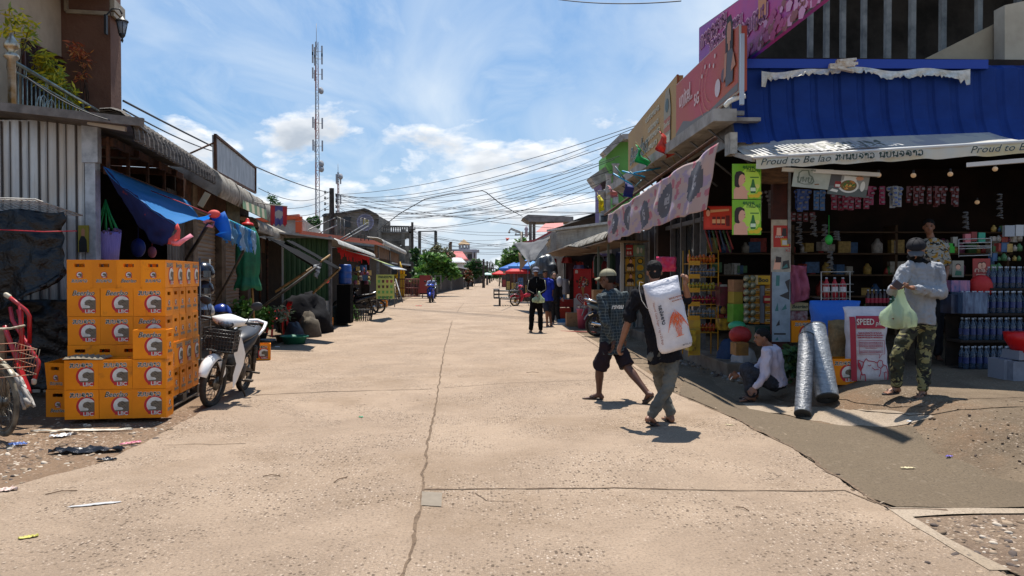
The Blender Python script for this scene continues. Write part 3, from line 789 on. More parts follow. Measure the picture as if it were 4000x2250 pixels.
def tree(name,label,cat,base,blobs,ls,n,mats,seed=1,trunk=.1,asp=.35,droop=.3,group=None,par_mats=None,flat=.8):
 random.seed(seed);t=thing(name,label,cat,base,0,group)
 mb=MB()
 top=sum((V(b[0])for b in blobs),V())/len(blobs)
 mid=V((rnd(-.1,.1),rnd(-.1,.1),top.z*.45))
 mb.tube([V((0,0,0)),mid*.5,mid],[trunk,trunk*.8,trunk*.65],7)
 for b in blobs:
  c=V(b[0]);mb.tube([mid,mid.lerp(c,.5)+V((rnd(-.1,.1),rnd(-.1,.1),0)),c],[trunk*.5,trunk*.3,trunk*.12],5)
 obj('trunk',mb,m_bark,t)
 mb=MB();tot=sum((b[1]if not hasattr(b[1],'__len__')else b[1][0])**2 for b in blobs)
 for i,b in enumerate(blobs):
  rr=b[1]if not hasattr(b[1],'__len__')else b[1][0]
  leaves(mb,b[0],b[1],int(n*rr**2/tot),ls,3,flat,seed*31+i,droop,asp)
 obj('crown',mb,mats,t)
 return t
def bplant(px,py,n,blobs,mats,label,seed,ls=.22,N=500,asp=.12):
 c=atL(px,py,n);base=V((c.x,c.y,3.3))
 bl=[((b[0]*LD+b[1]*UP+b[2]*LN+UP*(c.z-3.3)),b[3])for b in blobs]
 return tree('potted_shrub',label,'plant',base,bl,ls,N,mats,seed,.03,asp,.5,flat=1)
bplant(60,105,-2.3,[(0,.15,0,.15),(.2,.05,.1,.15),(-.2,-.12,0,.12),(.4,-.1,0,.1)],lm_yel,'slim yellow-green shrub behind the left balcony post',3,.15,170,.14)
bplant(160,235,-2.45,[(.15,.06,0,.20),(.3,-.15,0,.24),(.1,-.3,.1,.2),(.6,-.42,.1,.24),(.95,-.62,.1,.22),(.5,-.15,0,.14),(1.3,-.75,.15,.16)],lm_yel,'bushy yellow and green shrub in the middle of the balcony',4,.15,1100,.13)
bplant(325,235,-2.4,[(-.35,.12,0,.14),(-.1,.05,0,.15),(.3,.02,0,.15),(.6,-.06,.05,.12),(.0,-.25,0,.08),(.6,-.55,.05,.1),(-.2,-.35,0,.08),(.35,-.25,0,.08)],lm_red,'sparse red-leaved shrub by the brown pillar',5,.12,420,.11)
#  beer crates
CW,CD,CHh=.346,.262,.318
m_or=M('orange crate plastic',(.86,.265,.003),.5,0,(.74,.21,.003),2.2,spec=.25,bump=.05,col3=(.42,.13,.01),ns3=5,lo3=.60,hi3=.76)
def vary(m,k):
 t=m.node_tree;oi=t.nodes.new('ShaderNodeObjectInfo');tc_=[n for n in t.nodes if n.type=='TEX_COORD'][0]
 lk=list(tc_.outputs['Object'].links);cm=t.nodes.new('ShaderNodeCombineXYZ')
 for i in range(3):t.links.new(mt(t,'MULTIPLY',oi.outputs['Random'],9.0+5*i),cm.inputs[i])
 nv=vm(t,'ADD',tc_.outputs['Object'],cm.outputs[0])
 for l in lk:t.links.new(nv,l.to_socket)
 b=t.nodes['Principled BSDF'];src=b.inputs['Base Color'].links[0].from_socket
 hs=t.nodes.new('ShaderNodeHueSaturation');t.links.new(mt(t,'ADD',mt(t,'MULTIPLY',oi.outputs['Random'],k),1-k*.6),hs.inputs['Value']);t.links.new(src,hs.inputs['Color']);t.links.new(hs.outputs[0],b.inputs['Base Color'])
vary(m_or,.22)
m_lgr=M('logo dark green',(.008,.035,.025),.5);m_lwh=M('logo white',(.66,.64,.58),.55,col2=(.5,.46,.4),ns=14)
m_lred=M('logo red',(.48,.012,.02),.5);m_ltig=M('tiger grey',(.16,.125,.085),.6,col2=(.12,.09,.06),ns=30);m_ltk=M('tiger line',(.03,.022,.015),.6)
def tbeer(O,u,w,width,mb,lao_=False,big=True):
 hgt=width*.165
 if lao_:
  lao(mb,'ebylaw',O,u,w,hgt*1.35,1,.27,.0012,width,0)
  lao(mb,'ebylaw',O,u,w,hgt*1.35,0,.12,.0024,width,0)
 else:
  for(off,mi,d)in(((.045,1,.0012),(.008,0,.0024))):
   me=TXT('Beerlao',off)
   s_=width
   n=u.cross(w).normalized()
   mb.add([O+u*(v.co.x*s_)+w*(v.co.y*s_*1.05)+n*d for v in me.vertices],[tuple(p.vertices)for p in me.polygons],mi)
TX={}
def TXT(s_,off=0.0,shear=.35):
 k=(s_,off,shear)
 if k not in TX:
  me=text_mesh(s_,1.0,shear=shear,offset=off)
  xs_=[v.co.x for v in me.vertices];w_=max(xs_)-min(xs_);cx=(max(xs_)+min(xs_))/2
  for v in me.vertices:v.co.x=(v.co.x-cx)/w_;v.co.y=v.co.y/w_
  TX[k]=me
 return TX[k]
def words(mb,s_,O,u,w,width,mi=0,off=.002,shear=0.0,fat=0.0,hk=1.0):
 me=TXT(s_,fat,shear);u=V(u);w=V(w);n=u.cross(w).normalized()
 mb.add([V(O)+u*(v.co.x*width)+w*(v.co.y*width*hk)+n*off for v in me.vertices],[tuple(p.vertices)for p in me.polygons],mi)
def emblem(mb,O,u,w,k,clip,off=.001):
 n=u.cross(w).normalized()
 def pts(r,cx,cy,N=30):
  return[O+u*min(clip,cx+r*math.cos(2*PI*i/N))+w*(cy+r*math.sin(2*PI*i/N))for i in range(N)]
 mb.poly([p+n*off for p in pts(k,0,0)],2)
 mb.poly([p+n*(off+.0008)for p in pts(k*.80,k*.04,k*.03)],1)
 mb.poly([O+n*(off+.0016)+u*x+w*y for x,y in((-k*.62,-k*.90),(clip,-k*.90),(clip,-k*.56),(-k*.62,-k*.56))],2)
 tg=[(-.38,.16),(-.18,.40),(.1,.48),(.34,.40),(1.2,.42),(1.2,-.56),(-.6,-.56),(-.56,-.43),(.12,-.40),(.2,-.28),(-.05,-.12),(-.3,-.04)]
 cl=min(clip,k*.78)
 mb.poly([O+n*(off+.0022)+u*min(cl,x*k)+w*(y*k)for x,y in tg],3)
 for a,b in(((-.02,.2),(.22,.1)),((.15,.35),(.4,.2)),((.3,-.05),(.5,-.3)),((-.36,-.02),(-.05,-.13))):
  A_=O+u*min(cl,a[0]*k)+w*a[1]*k;B_=O+u*min(cl,b[0]*k)+w*b[1]*k
  mb.poly([p+n*(off+.003)for p in(A_-w*k*.03,B_-w*k*.03,B_+w*k*.03,A_+w*k*.03)],4)
 if clip>0:words(mb,'LBC',O+u*(k*.16)-w*k*.79,u,w,k*.95,1,off+.0026,0,.03,.9)
def crate_meshes(laoL,laoS):
 b=MB();t=.014;g=.0015;X,Y,Z=CW/2-g,CD/2-g,CHh
 for sy in(-1,1):
  b.box((0,sy*(Y-t/2),Z*.5),(2*X,t,Z-.008))
  b.box((0,sy*(Y-t/2-.001),Z-.007),(2*X+.001,t+.004,.014))
 hw,h0,h1=.055,Z-.082,Z-.044
 for sx in(-1,1):
  x=sx*(X-t/2);yy=2*Y-2*t-.001
  b.box((x,0,h0/2),(t,yy,h0));b.box((x,0,(Z+h1)/2),(t,yy,Z-h1))
  for sy in(-1,1):b.box((x,sy*(hw+(yy/2-hw)/2),(h0+h1)/2),(t,yy/2-hw,h1-h0))
 b.box((0,0,.012),(2*X-2*t,2*Y-2*t,.016))
 L_=MB()
 for sy in(-1,1):
  u=V((-sy,0,0))if sy>0 else V((1,0,0));w_=UP;O=V((0,sy*(Y-.0005),0))
  k=.106
  emblem(L_,O+u*.05+w_*.142,u,w_,k,.078)
  tbeer(O+u*0.0+w_*.262,u,w_,.235,L_,laoL)
 for sx in(-1,1):
  u=V((0,sx,0));w_=UP;O=V((sx*(X-.0005),0,0))
  emblem(L_,O+w_*.150,u,w_,.036,.036)
  tbeer(O+w_*.082,u,w_,.165,L_,laoS)
 b.add(L_.v,L_.f,0);b.m[-len(L_.f):]=[m_+1 for m_ in L_.m]
 return b.mesh('crate_body')
CM=[crate_meshes(a,c)for a,c in((0,0),(1,1))]
for bm_ in CM:
 for m_ in(m_or,m_lgr,m_lwh,m_lred,m_ltig,m_ltk):bm_.materials.append(m_)
m_cap=M('bottle cap',(.35,.33,.28),.35,.6);m_bot=M('brown bottle',(.05,.02,.006),.12)
btm=MB()
btm.lathe([(.028,.02),(.03,.17),(.014,.23),(.013,.272)],(0,0,0),8,0);btm.lathe([(.016,.268),(.016,.285)],(0,0,0),8,1)
btm=btm.mesh('bottle');btm.materials.append(m_bot);btm.materials.append(m_cap)
def crate(loc,rz,ty,label,group='orange beer crates stacked on the dirt verge',rot=None,bottles=True):
 t=thing('beer_crate',label,'crate',loc,rz,group)
 if rot:t.rotation_euler=rot
 o=bpy.data.objects.new('crate_shell',CM[ty]);link(o,t)
 for k_ in range(4 if bottles else 0):
  o=bpy.data.objects.new('bottle',btm);link(o,t);o.location=((-1,1)[k_//2]*(CW/2-.06),-.04+(k_%2)*.08,0)
 return t
PR=atZ(651,1632,0.055);PR.z=.055;ang=math.radians(5.8)
pu=V((math.cos(ang),math.sin(ang),0));pv=V((-math.sin(ang),math.cos(ang),0))
def PP(x,y,z):return PR+pu*(x-(.12 if y>.34 else 0))+pv*y+UP*z
words_pos=['left','middle','right'];lv=['bottom','second','third','fourth','fifth','top']
random.seed(5)
tyF=[[1,0,1],[1,1,1]]
for r_ in range(2):
 for c_ in range(3):
  crate(PP(-CW*(2.5-c_)+rnd(-.004,.004),CD/2+rnd(-.004,.006),r_*CHh),ang+rnd(-.008,.008),tyF[r_][c_],f"{words_pos[c_]} beer crate in the {'lower' if r_ == 0 else 'upper'} row of the short front stack")
crate(PP(-CW*.5-.0,CD/2+.01,2*CHh),ang+.012,0,'single beer crate sitting on top of the short front stack at its right end')
y0=.40 if False else CD+.12
pz=.125
pal=thing('pallet','grey wooden pallet under the tall block of beer crates','pallet',PP(-.6,y0+.75,0),ang)
m_pal=M('pallet wood','#6d655b',.9,0,'#4a433b',6,bump=.4,stretch=(.3,1,1))
PWd,PL_=3*CW,5*CD+.12
mb=MB()
for i in range(6):mb.box((0,-PL_/2+.07+i*(PL_-.14)/5,pz-.011),(PWd,.13,.02))
for sx in(-1,0,1):mb.box((sx*(PWd/2-.05),0,.012),(.1,PL_,.02))
obj('deck',mb,m_pal,pal)
mb=MB()
for sx in(-1,0,1):
 for sy in(-1,0,1):
  mb=MB();mb.box((sx*(PWd/2-.05),sy*(PL_/2-.08),pz/2),(.1,.15,pz-.045));obj('block',mb,m_pal,pal)
pal.location=PP(-PWd/2,y0+PL_/2,0)
def lab(row,where):return f"crate in {row} layer of the tall palletised pile, {where}"
def layer(z,row,pattern):
 if pattern=='L':
  yy=0
  for j in range(5):
   for i in range(3):
    if 0<j<4 and i<2:continue
    ty=random.randrange(2)
    crate(PP(-CW*(2.5-i)+rnd(-.003,.003),y0+CD*(j+.5)+.005*j,z),ang+rnd(-.008,.008),ty,lab(row,f"{words_pos[i]}, {['front', 'second', 'third', 'fourth', 'back'][j]} rank"),bottles=(row=='top'))
 else:
  for j in range(4):
   for i in range(4):
    if 0<j<3 and i<3:continue
    wv=3*CW/4
    crate(PP(-wv*(3.5-i),y0+CW*(j+.5)-.02*0,z),ang+PI/2+rnd(-.008,.008),random.randrange(2),lab(row,f"{['leftmost', 'second leftmost', 'third from left', 'rightmost'][i]}, {['front', 'second', 'third', 'back'][j]} rank"),bottles=(j==0))
z=pz+.002
for r_,pt in enumerate('LSLLS'):
 layer(z,['lowest','second','third','fourth','top'][r_],pt);z+=CHh
cA=gr(240,1628);crate(V((cA.x-.30*0,cA.y+.1,cA.z)),ang-PI/2-.1,0,'dull lower beer crate standing alone left of the pile behind the bicycle wheel',bottles=True)
crate(V((cA.x+.02,cA.y+.12,cA.z+CHh)),ang-PI/2-.35,1,'dull beer crate lying tilted on the lone crate left of the pile',rot=(.0,.10,ang-PI/2-.35))
et=thing('egg_tray','grey pulp egg tray lying on the left of the short front stack','tray',PP(-CW*2.45,CD*.55,2*CHh+.006),ang+.03)
mb=MB();mb.grid(lambda u,v:((u-.5)*.40,(v-.5)*.33,.008+.022*(math.sin(u*7*PI)**2)*(math.sin(v*6*PI)**2)+.006*math.sin(u*5)),42,36,0,False)
o=obj('tray',mb,M('pulp','#8a7f6c',.95,0,'#6b6152',14,bump=.3),et);solid(o,.004)
#  motorbikes
m_tyre=M('tyre rubber',(.018,.018,.018),.85,col2=(.05,.04,.03),ns=9,bump=.3,bs=60)
m_rim=M('wheel steel','#6f6a62',.4,.8,'#3c3731',9)
m_seat=M('black vinyl',(.022,.023,.026),.42,bump=.05)
m_blk=M('black plastic trim',(.02,.02,.022),.5)
m_eng=M('dirty engine','#5a5148',.6,.5,'#2a241e',14,bump=.5)
m_lens=M('headlight glass','#7d8087',.08,.2,'#3b3e44',22,spec=.8)
m_chrome=M('chrome','#c9c9c6',.15,.95)
def wheel_mesh(R,w,spokes,gold=False,alloy=False):
 ty=MB();n=26
 sec=[(R-.055,w*.55),(R-.02,w),(R,w*.55),(R+.004,0),(R,-w*.55),(R-.02,-w),(R-.055,-w*.55)]
 rings=[]
 for i in range(n):
  a=2*PI*i/n;rings.append([V((r*math.cos(a),y,r*math.sin(a)))for r,y in sec])
 k=len(sec);vs=[p for r in rings for p in r]
 ty.add(vs,[(i*k+j,((i+1)%n)*k+j,((i+1)%n)*k+(j+1)%k,i*k+(j+1)%k)for i in range(n)for j in range(k)],0,True)
 rm=MB();rm.tube([V(((R-.06)*math.cos(2*PI*i/n),0,(R-.06)*math.sin(2*PI*i/n)))for i in range(n)],.016,6,closed=True)
 rm.lathe([(.03,-.05),(.05,-.03),(.05,.03),(.03,.05)],(0,0,0),10,0,(0,1,0))
 for i in range(spokes):
  a=2*PI*i/spokes
  if alloy:rm.beam((.04*math.cos(a),0,.04*math.sin(a)),((R-.07)*math.cos(a+.15),0,(R-.07)*math.sin(a+.15)),.03,.02)
  else:
   b=a+(.35 if i%2 else-.35);rm.tube([(.05*math.cos(b),.03 if i%2 else-.03,.05*math.sin(b)),((R-.06)*math.cos(a),0,(R-.06)*math.sin(a))],.0028,4)
 rm.lathe([(.085,.035),(.085,.045)],(0,0,0),14,0,(0,1,0))
 return ty,rm
def moto(label,loc,rz,body,lean=0.0,scale=1.0,steer=0.0,basket=False,dark=False,group=None,yaw_only=False,mirrors=True,alloy=False,detail=True,accent=None):
 t=thing('motorbike',label,'motorbike',loc,rz,group)
 t.rotation_euler=(lean,0,rz);t.scale=(scale,)*3
 R=.285;fx,rx=.62,-.62
 rimm=M('gold alloy','#b08a3c',.35,.8)if alloy else m_rim
 def wheel(x,nm,st=0.0):
  e=MB();ty,rm=wheel_mesh(R,.042,6 if alloy else 24,False,alloy)
  o=obj(nm,ty,m_tyre,t,(x,0,R));o.rotation_euler=(0,0,st)
  p=obj('rim',rm,rimm,o);return o
 wheel(fx,'front_wheel',steer);wheel(rx,'rear_wheel')
 acc=accent or m_blk
 mb=MB()
 for s_ in(-1,1):mb.tube([(fx,s_*.075,R),(fx-.10,s_*.075,R+.36),(fx-.22,s_*.05,.86)],[.022,.024,.02],8)
 mb.tube([(fx-.21,0,.82),(fx-.27,0,.98)],.03,8)
 obj('fork',mb,m_eng,t)
 mb=MB()
 def fend(u,v):
  a=math.radians(20+125*u);r=R+.045+.02*math.sin(u*PI);w_=.078*(1-.35*(2*u-1)**2);q=(v-.5)*2
  z=r*(1-.16*q*q)
  return(fx+math.cos(a)*z-.01*0,w_*q,R+math.sin(a)*z)
 mb.grid(fend,14,8)
 def side(sg):
  def f(u,v):return(fx+.02-.16*v+.06*u,sg*(.075+.006),R+.25+.09*(1-u)-.20*u*(1-v)+.05*v)
  return f
 for s_ in(-1,1):mb.prism([(fx+.06,s_*.078,R+.27),(fx-.16,s_*.078,R+.27),(fx-.22,s_*.078,R+.10),(fx-.10,s_*.078,R+.02),(fx-.06,s_*.078,R+.16)],(0,s_*.008,0))
 o=obj('front_fender',mb,body,t);solid(o,.006);o.rotation_euler=(0,0,steer*.5)
 cx,cz=fx-.27,1.0
 mb=MB()
 rings=[]
 for i in range(15):
  u=-1+2*i/14;yy=u*.235;k=max(.0,1-abs(u)**1.3)
  rings.append((V((cx-.03+.045*k-.07*abs(u)**2,yy,cz+.0+.015*k+.015*abs(u))),V((.035+.085*k,0,-.045*k)),V((0.03,0,.026+.052*k))))
 mb.loft(rings,14)
 obj('headlight_cowl',mb,body,t)
 mb=MB();mb.ell((cx+.092,0,cz-.012),(.050,.088,.046),None,16,10)
 obj('headlight',mb,m_lens,t)
 mb=MB();mb.ell((cx+.080,0,cz-.012),(.048,.098,.055),None,16,10);obj('headlight_rim',mb,m_blk,t)
 mb=MB();mb.tube([(cx-.05,-.33,cz+.02),(cx-.03,-.2,cz+.01),(cx-.02,0,cz),(cx-.03,.2,cz+.01),(cx-.05,.33,cz+.02)],.014,7)
 for s_ in(-1,1):
  mb.cap2((cx-.045,s_*.23,cz+.015),(cx-.055,s_*.34,cz+.02),.02)
  mb.tube([(cx+.01,s_*.23,cz+.0),(cx+.03,s_*.33,cz-.01)],.007,5)
 obj('handlebar',mb,m_blk,t)
 if mirrors:
  for s_ in(-1,1):
   mb=MB();mb.tube([(cx-.03,s_*.21,cz+.02),(cx,s_*.26,cz+.13),(cx-.02,s_*.29,cz+.20)],.006,5)
   mb.ell((cx-.02,s_*.31,cz+.235),(.018,.075,.052),Euler((s_*.3,0,0)).to_matrix(),14,8)
   obj('mirror',mb,m_blk,t)
 mb=MB()
 mb.loft([(V((cx+.03,0,.92)),V((0,.05,0)),V((.03,0,.01))),(V((cx+.055,0,.84)),V((0,.095,0)),V((.045,0,.015))),(V((cx+.02,0,.72)),V((0,.13,0)),V((.05,0,.02))),(V((cx-.03,0,.62)),V((0,.11,0)),V((.04,0,.02)))],16)
 obj('front_cowl',mb,acc if basket else body,t)
 for s_ in(-1,1):
  mb=MB()
  mb.prism([(cx+.075,s_*.10,.86),(cx+.0,s_*.17,.84),(cx-.10,s_*.215,.62),(cx-.12,s_*.20,.48),(cx-.06,s_*.17,.30),(cx+.0,s_*.15,.20),(cx+.02,s_*.14,.36),(cx-.02,s_*.15,.50),(cx+.05,s_*.13,.62)],(-.035,s_*.004,0))
  o=obj('leg_shield',mb,body,t);bevel(o,.008)
  mb=MB();mb.ell((cx+.06,s_*.13,.74),(.03,.022,.05),Euler((0,-.4,0)).to_matrix(),12,8)
  obj('turn_signal',mb,M('indicator lens','#8d4a30',.15,0,'#c9c4c0',25),t)
 mb=MB()
 mb.loft([(V((.20,0,.48)),V((0,.07,0)),V((0,0,.10))),(V((.0,0,.56)),V((0,.095,0)),V((0,0,.13))),(V((-.2,0,.62)),V((0,.12,0)),V((0,0,.12))),(V((-.5,0,.70)),V((0,.12,0)),V((0,0,.10))),(V((-.78,0,.78)),V((0,.09,0)),V((0,0,.06))),(V((-.88,0,.81)),V((0,.03,0)),V((0,0,.02)))],16)
 obj('side_panel',mb,m_blk if basket else body,t)
 mb=MB();mb.box((.06,0,.36),(.30,.17,.20));mb.box((-.1,0,.36),(.22,.26,.16));mb.cap2((.16,0,.36),(.28,0,.38),.075,.07)
 for i in range(6):mb.box((.20+i*.018,0,.37),(.006,.18,.18))
 mb.lathe([(.08,-.15),(.10,-.13),(.10,.13),(.08,.15)],(-.06,0,.34),16,0,(0,1,0))
 mb.beam((-.1,.07,.40),(rx,.09,R),.035,.05);mb.beam((-.1,-.07,.40),(rx,-.09,R),.035,.05)
 mb.tube([(.0,.26,.25),(.0,-.26,.25)],.012,6);mb.box((.0,.24,.26),(.08,.09,.025));mb.box((.0,-.24,.26),(.08,.09,.025))
 mb.tube([(-.25,.22,.33),(-.25,.12,.33)],.012,6);mb.box((-.25,.25,.33),(.04,.09,.02));mb.box((-.25,-.25,.33),(.04,.09,.02))
 mb.tube([(.0,.10,.26),(-.06,.22,.012)],.012,6);mb.box((-.06,.23,.014),(.08,.05,.012))
 obj('engine',mb,m_eng,t)
 mb=MB();mb.tube([(.22,-.09,.30),(0,-.13,.22),(-.25,-.15,.24)],.018,7);mb.tube([(-.22,-.155,.24),(-.35,-.165,.27),(-.78,-.17,.36)],[.025,.045,.042],10)
 obj('exhaust',mb,m_chrome,t)
 for s_ in(-1,1):
  mb=MB();mb.tube([(rx,s_*.105,R),(rx+.10,s_*.12,R+.36)],.028,8)
  for i in range(8):mb.lathe([(.036,0),(.036,.012)],V((rx,s_*.105,R)).lerp(V((rx+.10,s_*.12,R+.36)),.35+i*.08),8,0,(.1,0,.36))
  obj('shock_absorber',mb,m_eng,t)
 mb=MB()
 mb.loft([(V((-.02,0,.70)),V((0,.05,0)),V((0.03,0,.03))),(V((-.08,0,.755)),V((0,.11,0)),V((0,0,.05))),(V((-.25,0,.79)),V((0,.145,0)),V((0,0,.055))),(V((-.5,0,.82)),V((0,.14,0)),V((0,0,.05))),(V((-.75,0,.87)),V((0,.115,0)),V((0,0,.04))),(V((-.82,0,.88)),V((0,.05,0)),V((0,0,.02)))],16)
 obj('seat',mb,m_seat,t)
 mb=MB()
 pts=[(-.45,.17,.80),(-.62,.175,.87),(-.84,.14,.93),(-.92,0,.945),(-.84,-.14,.93),(-.62,-.175,.87),(-.45,-.17,.80)]
 mb.tube(pts,[.014,.02,.024,.026,.024,.02,.014],8)
 obj('grab_rail',mb,body if basket else m_chrome,t)
 mb=MB();mb.box((-.91,0,.82),(.05,.14,.07));obj('tail_light',mb,M('red lens',(.35,.01,.01),.15),t)
 mb=MB()
 def rf_(u,v):
  a=math.radians(60+100*u);return(rx+math.cos(a)*(R+.05),(v-.5)*.15,R+math.sin(a)*(R+.05)+.02)
 mb.grid(rf_,8,2);mb.prism([(-.93,-.06,.72),(-.93,.06,.72),(-1.0,.06,.52),(-1.0,-.06,.52)],(.012,0,0))
 o=obj('rear_fender',mb,m_blk,t)
 if basket:
  mb=MB();bx,bz=cx+.17,.80;hw,hd,hh=.17,.10,.13
  for i in range(11):
   y=-hw+2*hw*i/10;mb.beam((bx+hd+.01,y,bz-hh),(bx+hd+.03,y*1.1,bz+hh),.010,.008)
  for zq in range(7):
   z_=bz-hh+2*hh*zq/6;k=1+.1*zq/6;x1_=bx+hd+.01+.02*zq/6
   mb.tube([(bx-hd,-hw*k,z_),(x1_,-hw*k,z_),(x1_,hw*k,z_),(bx-hd,hw*k,z_)],.006,5,closed=True)
  for i in range(5):
   x_=bx-hd+2*hd*i/4
   for s_ in(-1,1):mb.beam((x_,s_*hw,bz-hh),(x_,s_*hw*1.1,bz+hh),.010,.008)
  mb.box((bx,0,bz-hh),(2*hd,2*hw,.006));mb.box((bx-hd,0,bz),(.008,2*hw,2*hh))
  mb.box((bx+hd*.9,0,bz+.02),(.008,2*hw*.9,1.5*hh))
  obj('front_basket',mb,M('scuffed black plastic',(.02,.02,.02),.45,col2=(.30,.31,.28),ns=9,lo=.60,hi=.68,stretch=(1,1,3)),t)
 return t
m_white=M('white paint',(.80,.80,.78),.22,coat=.4,col2=(.70,.69,.65),ns=3)
p1,p2=gr(806,1594),gr(952,1522)
hd_=math.atan2(p1.y-p2.y,p1.x-p2.x)
moto('white underbone motorbike with scuffed black front basket parked beside the orange crates',(p1+p2)/2+V((.02,-.02,.0)),hd_,m_white,-.13,1.02,-.12,True)
def people_bike():pass
MB_BLUE=M('blue paint',(.015,.05,.40),.25,coat=.4);MB_RED=M('red paint',(.45,.02,.04),.25,coat=.4);MB_BLK=M('black gloss paint',(.015,.015,.018),.25,coat=.4)
q=gr(1682,1184)
BB=moto('blue motorbike ridden toward the camera on the left of the road',V((q.x,q.y+.6,0)),-PI/2-.05,MB_BLUE,0,1.0)
q=gr(1812,1110)
moto('purple-fronted motorbike with rider far down the left side of the road',V((q.x,q.y,0)),-PI/2,M('purple paint',(.08,.05,.25),.3),0,1.0,detail=False)
q=gr(2300,1312);q2=gr(2455,1318)
moto('dark motorbike parked side-on behind the man in the checked shirt',V(((q.x+q2.x)/2+.36,q.y-.1,0)),.05,M('blue grey paint',(.08,.13,.16),.3,coat=.3),.08,1.05,0)
for i,(px,py,lb)in enumerate([(1452,1232,'dark motorbike parked nearest the street by the blue barrel'),(1480,1225,'dark motorbike parked just behind another beside the menu board')]):
 q=gr(px,py);moto(lb,V((q.x-.62,q.y,0)),PI+.25,MB_BLK,.12,1.0,0,group='dark motorbikes by the blue barrel')
q=gr(2017,1196)
RB=moto('red motorbike with gold wheels pulling a low black flat cart',V((q.x+.55,q.y+.15,0)),PI+.15,MB_RED,0,1.0,.2,alloy=True)
q=gr(2010,1168);moto('black motorbike parked behind the red one on the right',V((q.x+.5,q.y+1.5,0)),PI-.5,MB_BLK,.1,1.0,0)
q=gr(1777,1108);moto('dark motorbike standing far away at the left kerb',V((q.x,q.y,0)),-PI/2-.2,MB_BLK,.1)
q=gr(1985,1104);moto('dark motorbike parked far away at the right kerb',V((q.x+.5,q.y,0)),PI*.8,MB_BLK,.1)
#  things along the left side
def sheet(name,label,cat,A,B,C_,D_,mat,nu=24,nv=16,sag=.1,wr=.02,wf=4,seed=0,th=.003,edge=None,par=None,group=None):
 A,B,C_,D_=V(A),V(B),V(C_),V(D_);nn=(B-A).cross(D_-A).normalized()
 def f(u,v):
  p=A.lerp(B,u).lerp(D_.lerp(C_,u),v)
  p=p-UP*sag*4*u*(1-u)*(.3+.7*v)
  k=noise.noise(V((u*wf+seed,v*wf*.6,seed)))+.5*noise.noise(V((u*wf*2.7,v*wf*1.2+seed,2)))
  p=p+nn*k*wr
  if edge and v>.999:p=p+UP*edge*noise.noise(V((u*14,seed,1)))
  return p
 mb=MB();mb.grid(f,nu,nv)
 o=obj(name,mb,mat,par);solid(o,th)
 if label:tag(o,label,cat,group)
 return o
m_bpl=M('black sheeting',(.005,.005,.006),.24,spec=.4,bump=1.0,bs=16)
for _n in m_bpl.node_tree.nodes:
 if _n.type=='BUMP':_n.inputs['Distance'].default_value=.03
mb=MB()
def bp(u,v):
 x=-6.05+1.55*u;z=2.42-.08*u-v*1.2*(1-.55*max(0,(u-.55)));y=9.05-.05*v
 y-=.10*math.sin(u*9+1)*v+.12*noise.noise(V((u*4,v*2.5,4)))+.06*noise.noise(V((u*13,v*8,1)))
 z+=.06*noise.noise(V((u*5,0,9)))+(.25*(u-.3)**2 if v>.9 else 0)
 x+=.08*noise.noise(V((u*3,v*6,5)))
 return(x-.45,y,z)
mb.grid(bp,46,30);o=obj('black_sheeting',mb,m_bpl);solid(o,.004)
tag(o,'crumpled black plastic sheeting hung over the stall left of the crates','plastic sheet')
mb=MB()
def bq(u,v):
 x=-6.3+2.0*u;z=1.25-v*1.1;y=9.5+.2*noise.noise(V((u*5,v*4,14)))+.1*noise.noise(V((u*14,v*12,4)))
 return(x-.1,y,z+.05)
mb.grid(bq,30,24);o=obj('black_sheeting',mb,m_bpl);solid(o,.004);tag(o,'lower black plastic wrapped around goods behind the red trolley','plastic sheet')
gt=thing('wire_grid','white wire grid lying on top of the black plastic stall','grid',(0,0,0))
a,b,c,d=at(-200,768,8.8),at(135,778,8.8),at(322,842,9.75),at(-160,812,9.75)
mb=MB()
for i in range(17):mb.tube([a.lerp(b,i/16),d.lerp(c,i/16)],.0045,4)
for i in range(11):mb.tube([a.lerp(d,i/10),b.lerp(c,i/10)],.0045,4)
obj('grid',mb,M('white wire','#a8a59e',.5,.2),gt)
mb=MB();mb.tube([a,b],.009,6);mb.tube([b,c],.009,6);mb.tube([c,d],.009,6)
obj('rim',mb,MC['white wire'],gt)
mb=MB();mb.tube([at(-50,895,8.85),at(170,905,8.8),at(300,902,8.9)],.006,5)
tag(obj('cord',mb,M('red cord',(.5,.02,.03),.6)),'red cord tied across the black plastic sheeting','cord')
Y5=8.35
def z5(x,y,Y):return at(x/2.5875,1050+y/2.5875,Y)
m_rp=M('red enamel',(.42,.015,.02),.35,coat=.3,col2=(.2,.02,.02),ns=12,lo=.5,hi=.75)
ht=thing('hand_trolley','red tubular hand trolley leaning on the black plastic stall','trolley',(0,0,0))
mb=MB();mb.tube([z5(75,270,8.3),z5(190,360,8.3),z5(265,420,8.3),z5(298,480,8.3),z5(300,750,8.4)],.022,8)
mb.tube([z5(205,370,8.3),z5(215,620,8.3),z5(238,1060,8.35)],.024,8)
mb.tube([z5(105,390,8.6),z5(125,520,8.55),z5(200,640,8.5),z5(390,940,8.2),z5(385,990,8.2),z5(345,1130,8.15)],.022,8)
obj('handle_frame',mb,m_rp,ht)
mb=MB();mb.tube([z5(48,575,8.2),z5(75,670,8.2),z5(190,960,8.15),z5(300,1260,8.1)],.026,8);mb.tube([z5(180,410,8.6),z5(235,640,8.6),z5(170,840,8.5),z5(230,1010,8.4)],.018,7)
mb.beam(z5(175,955,8.12),z5(290,1240,8.08),.05,.03)
obj('base_frame',mb,m_rp,ht)
mb=MB();mb.cap2(z5(62,262,8.3),z5(92,282,8.3),.026);obj('handle_cap',mb,M('cream cap','#b9ad98',.6),ht)
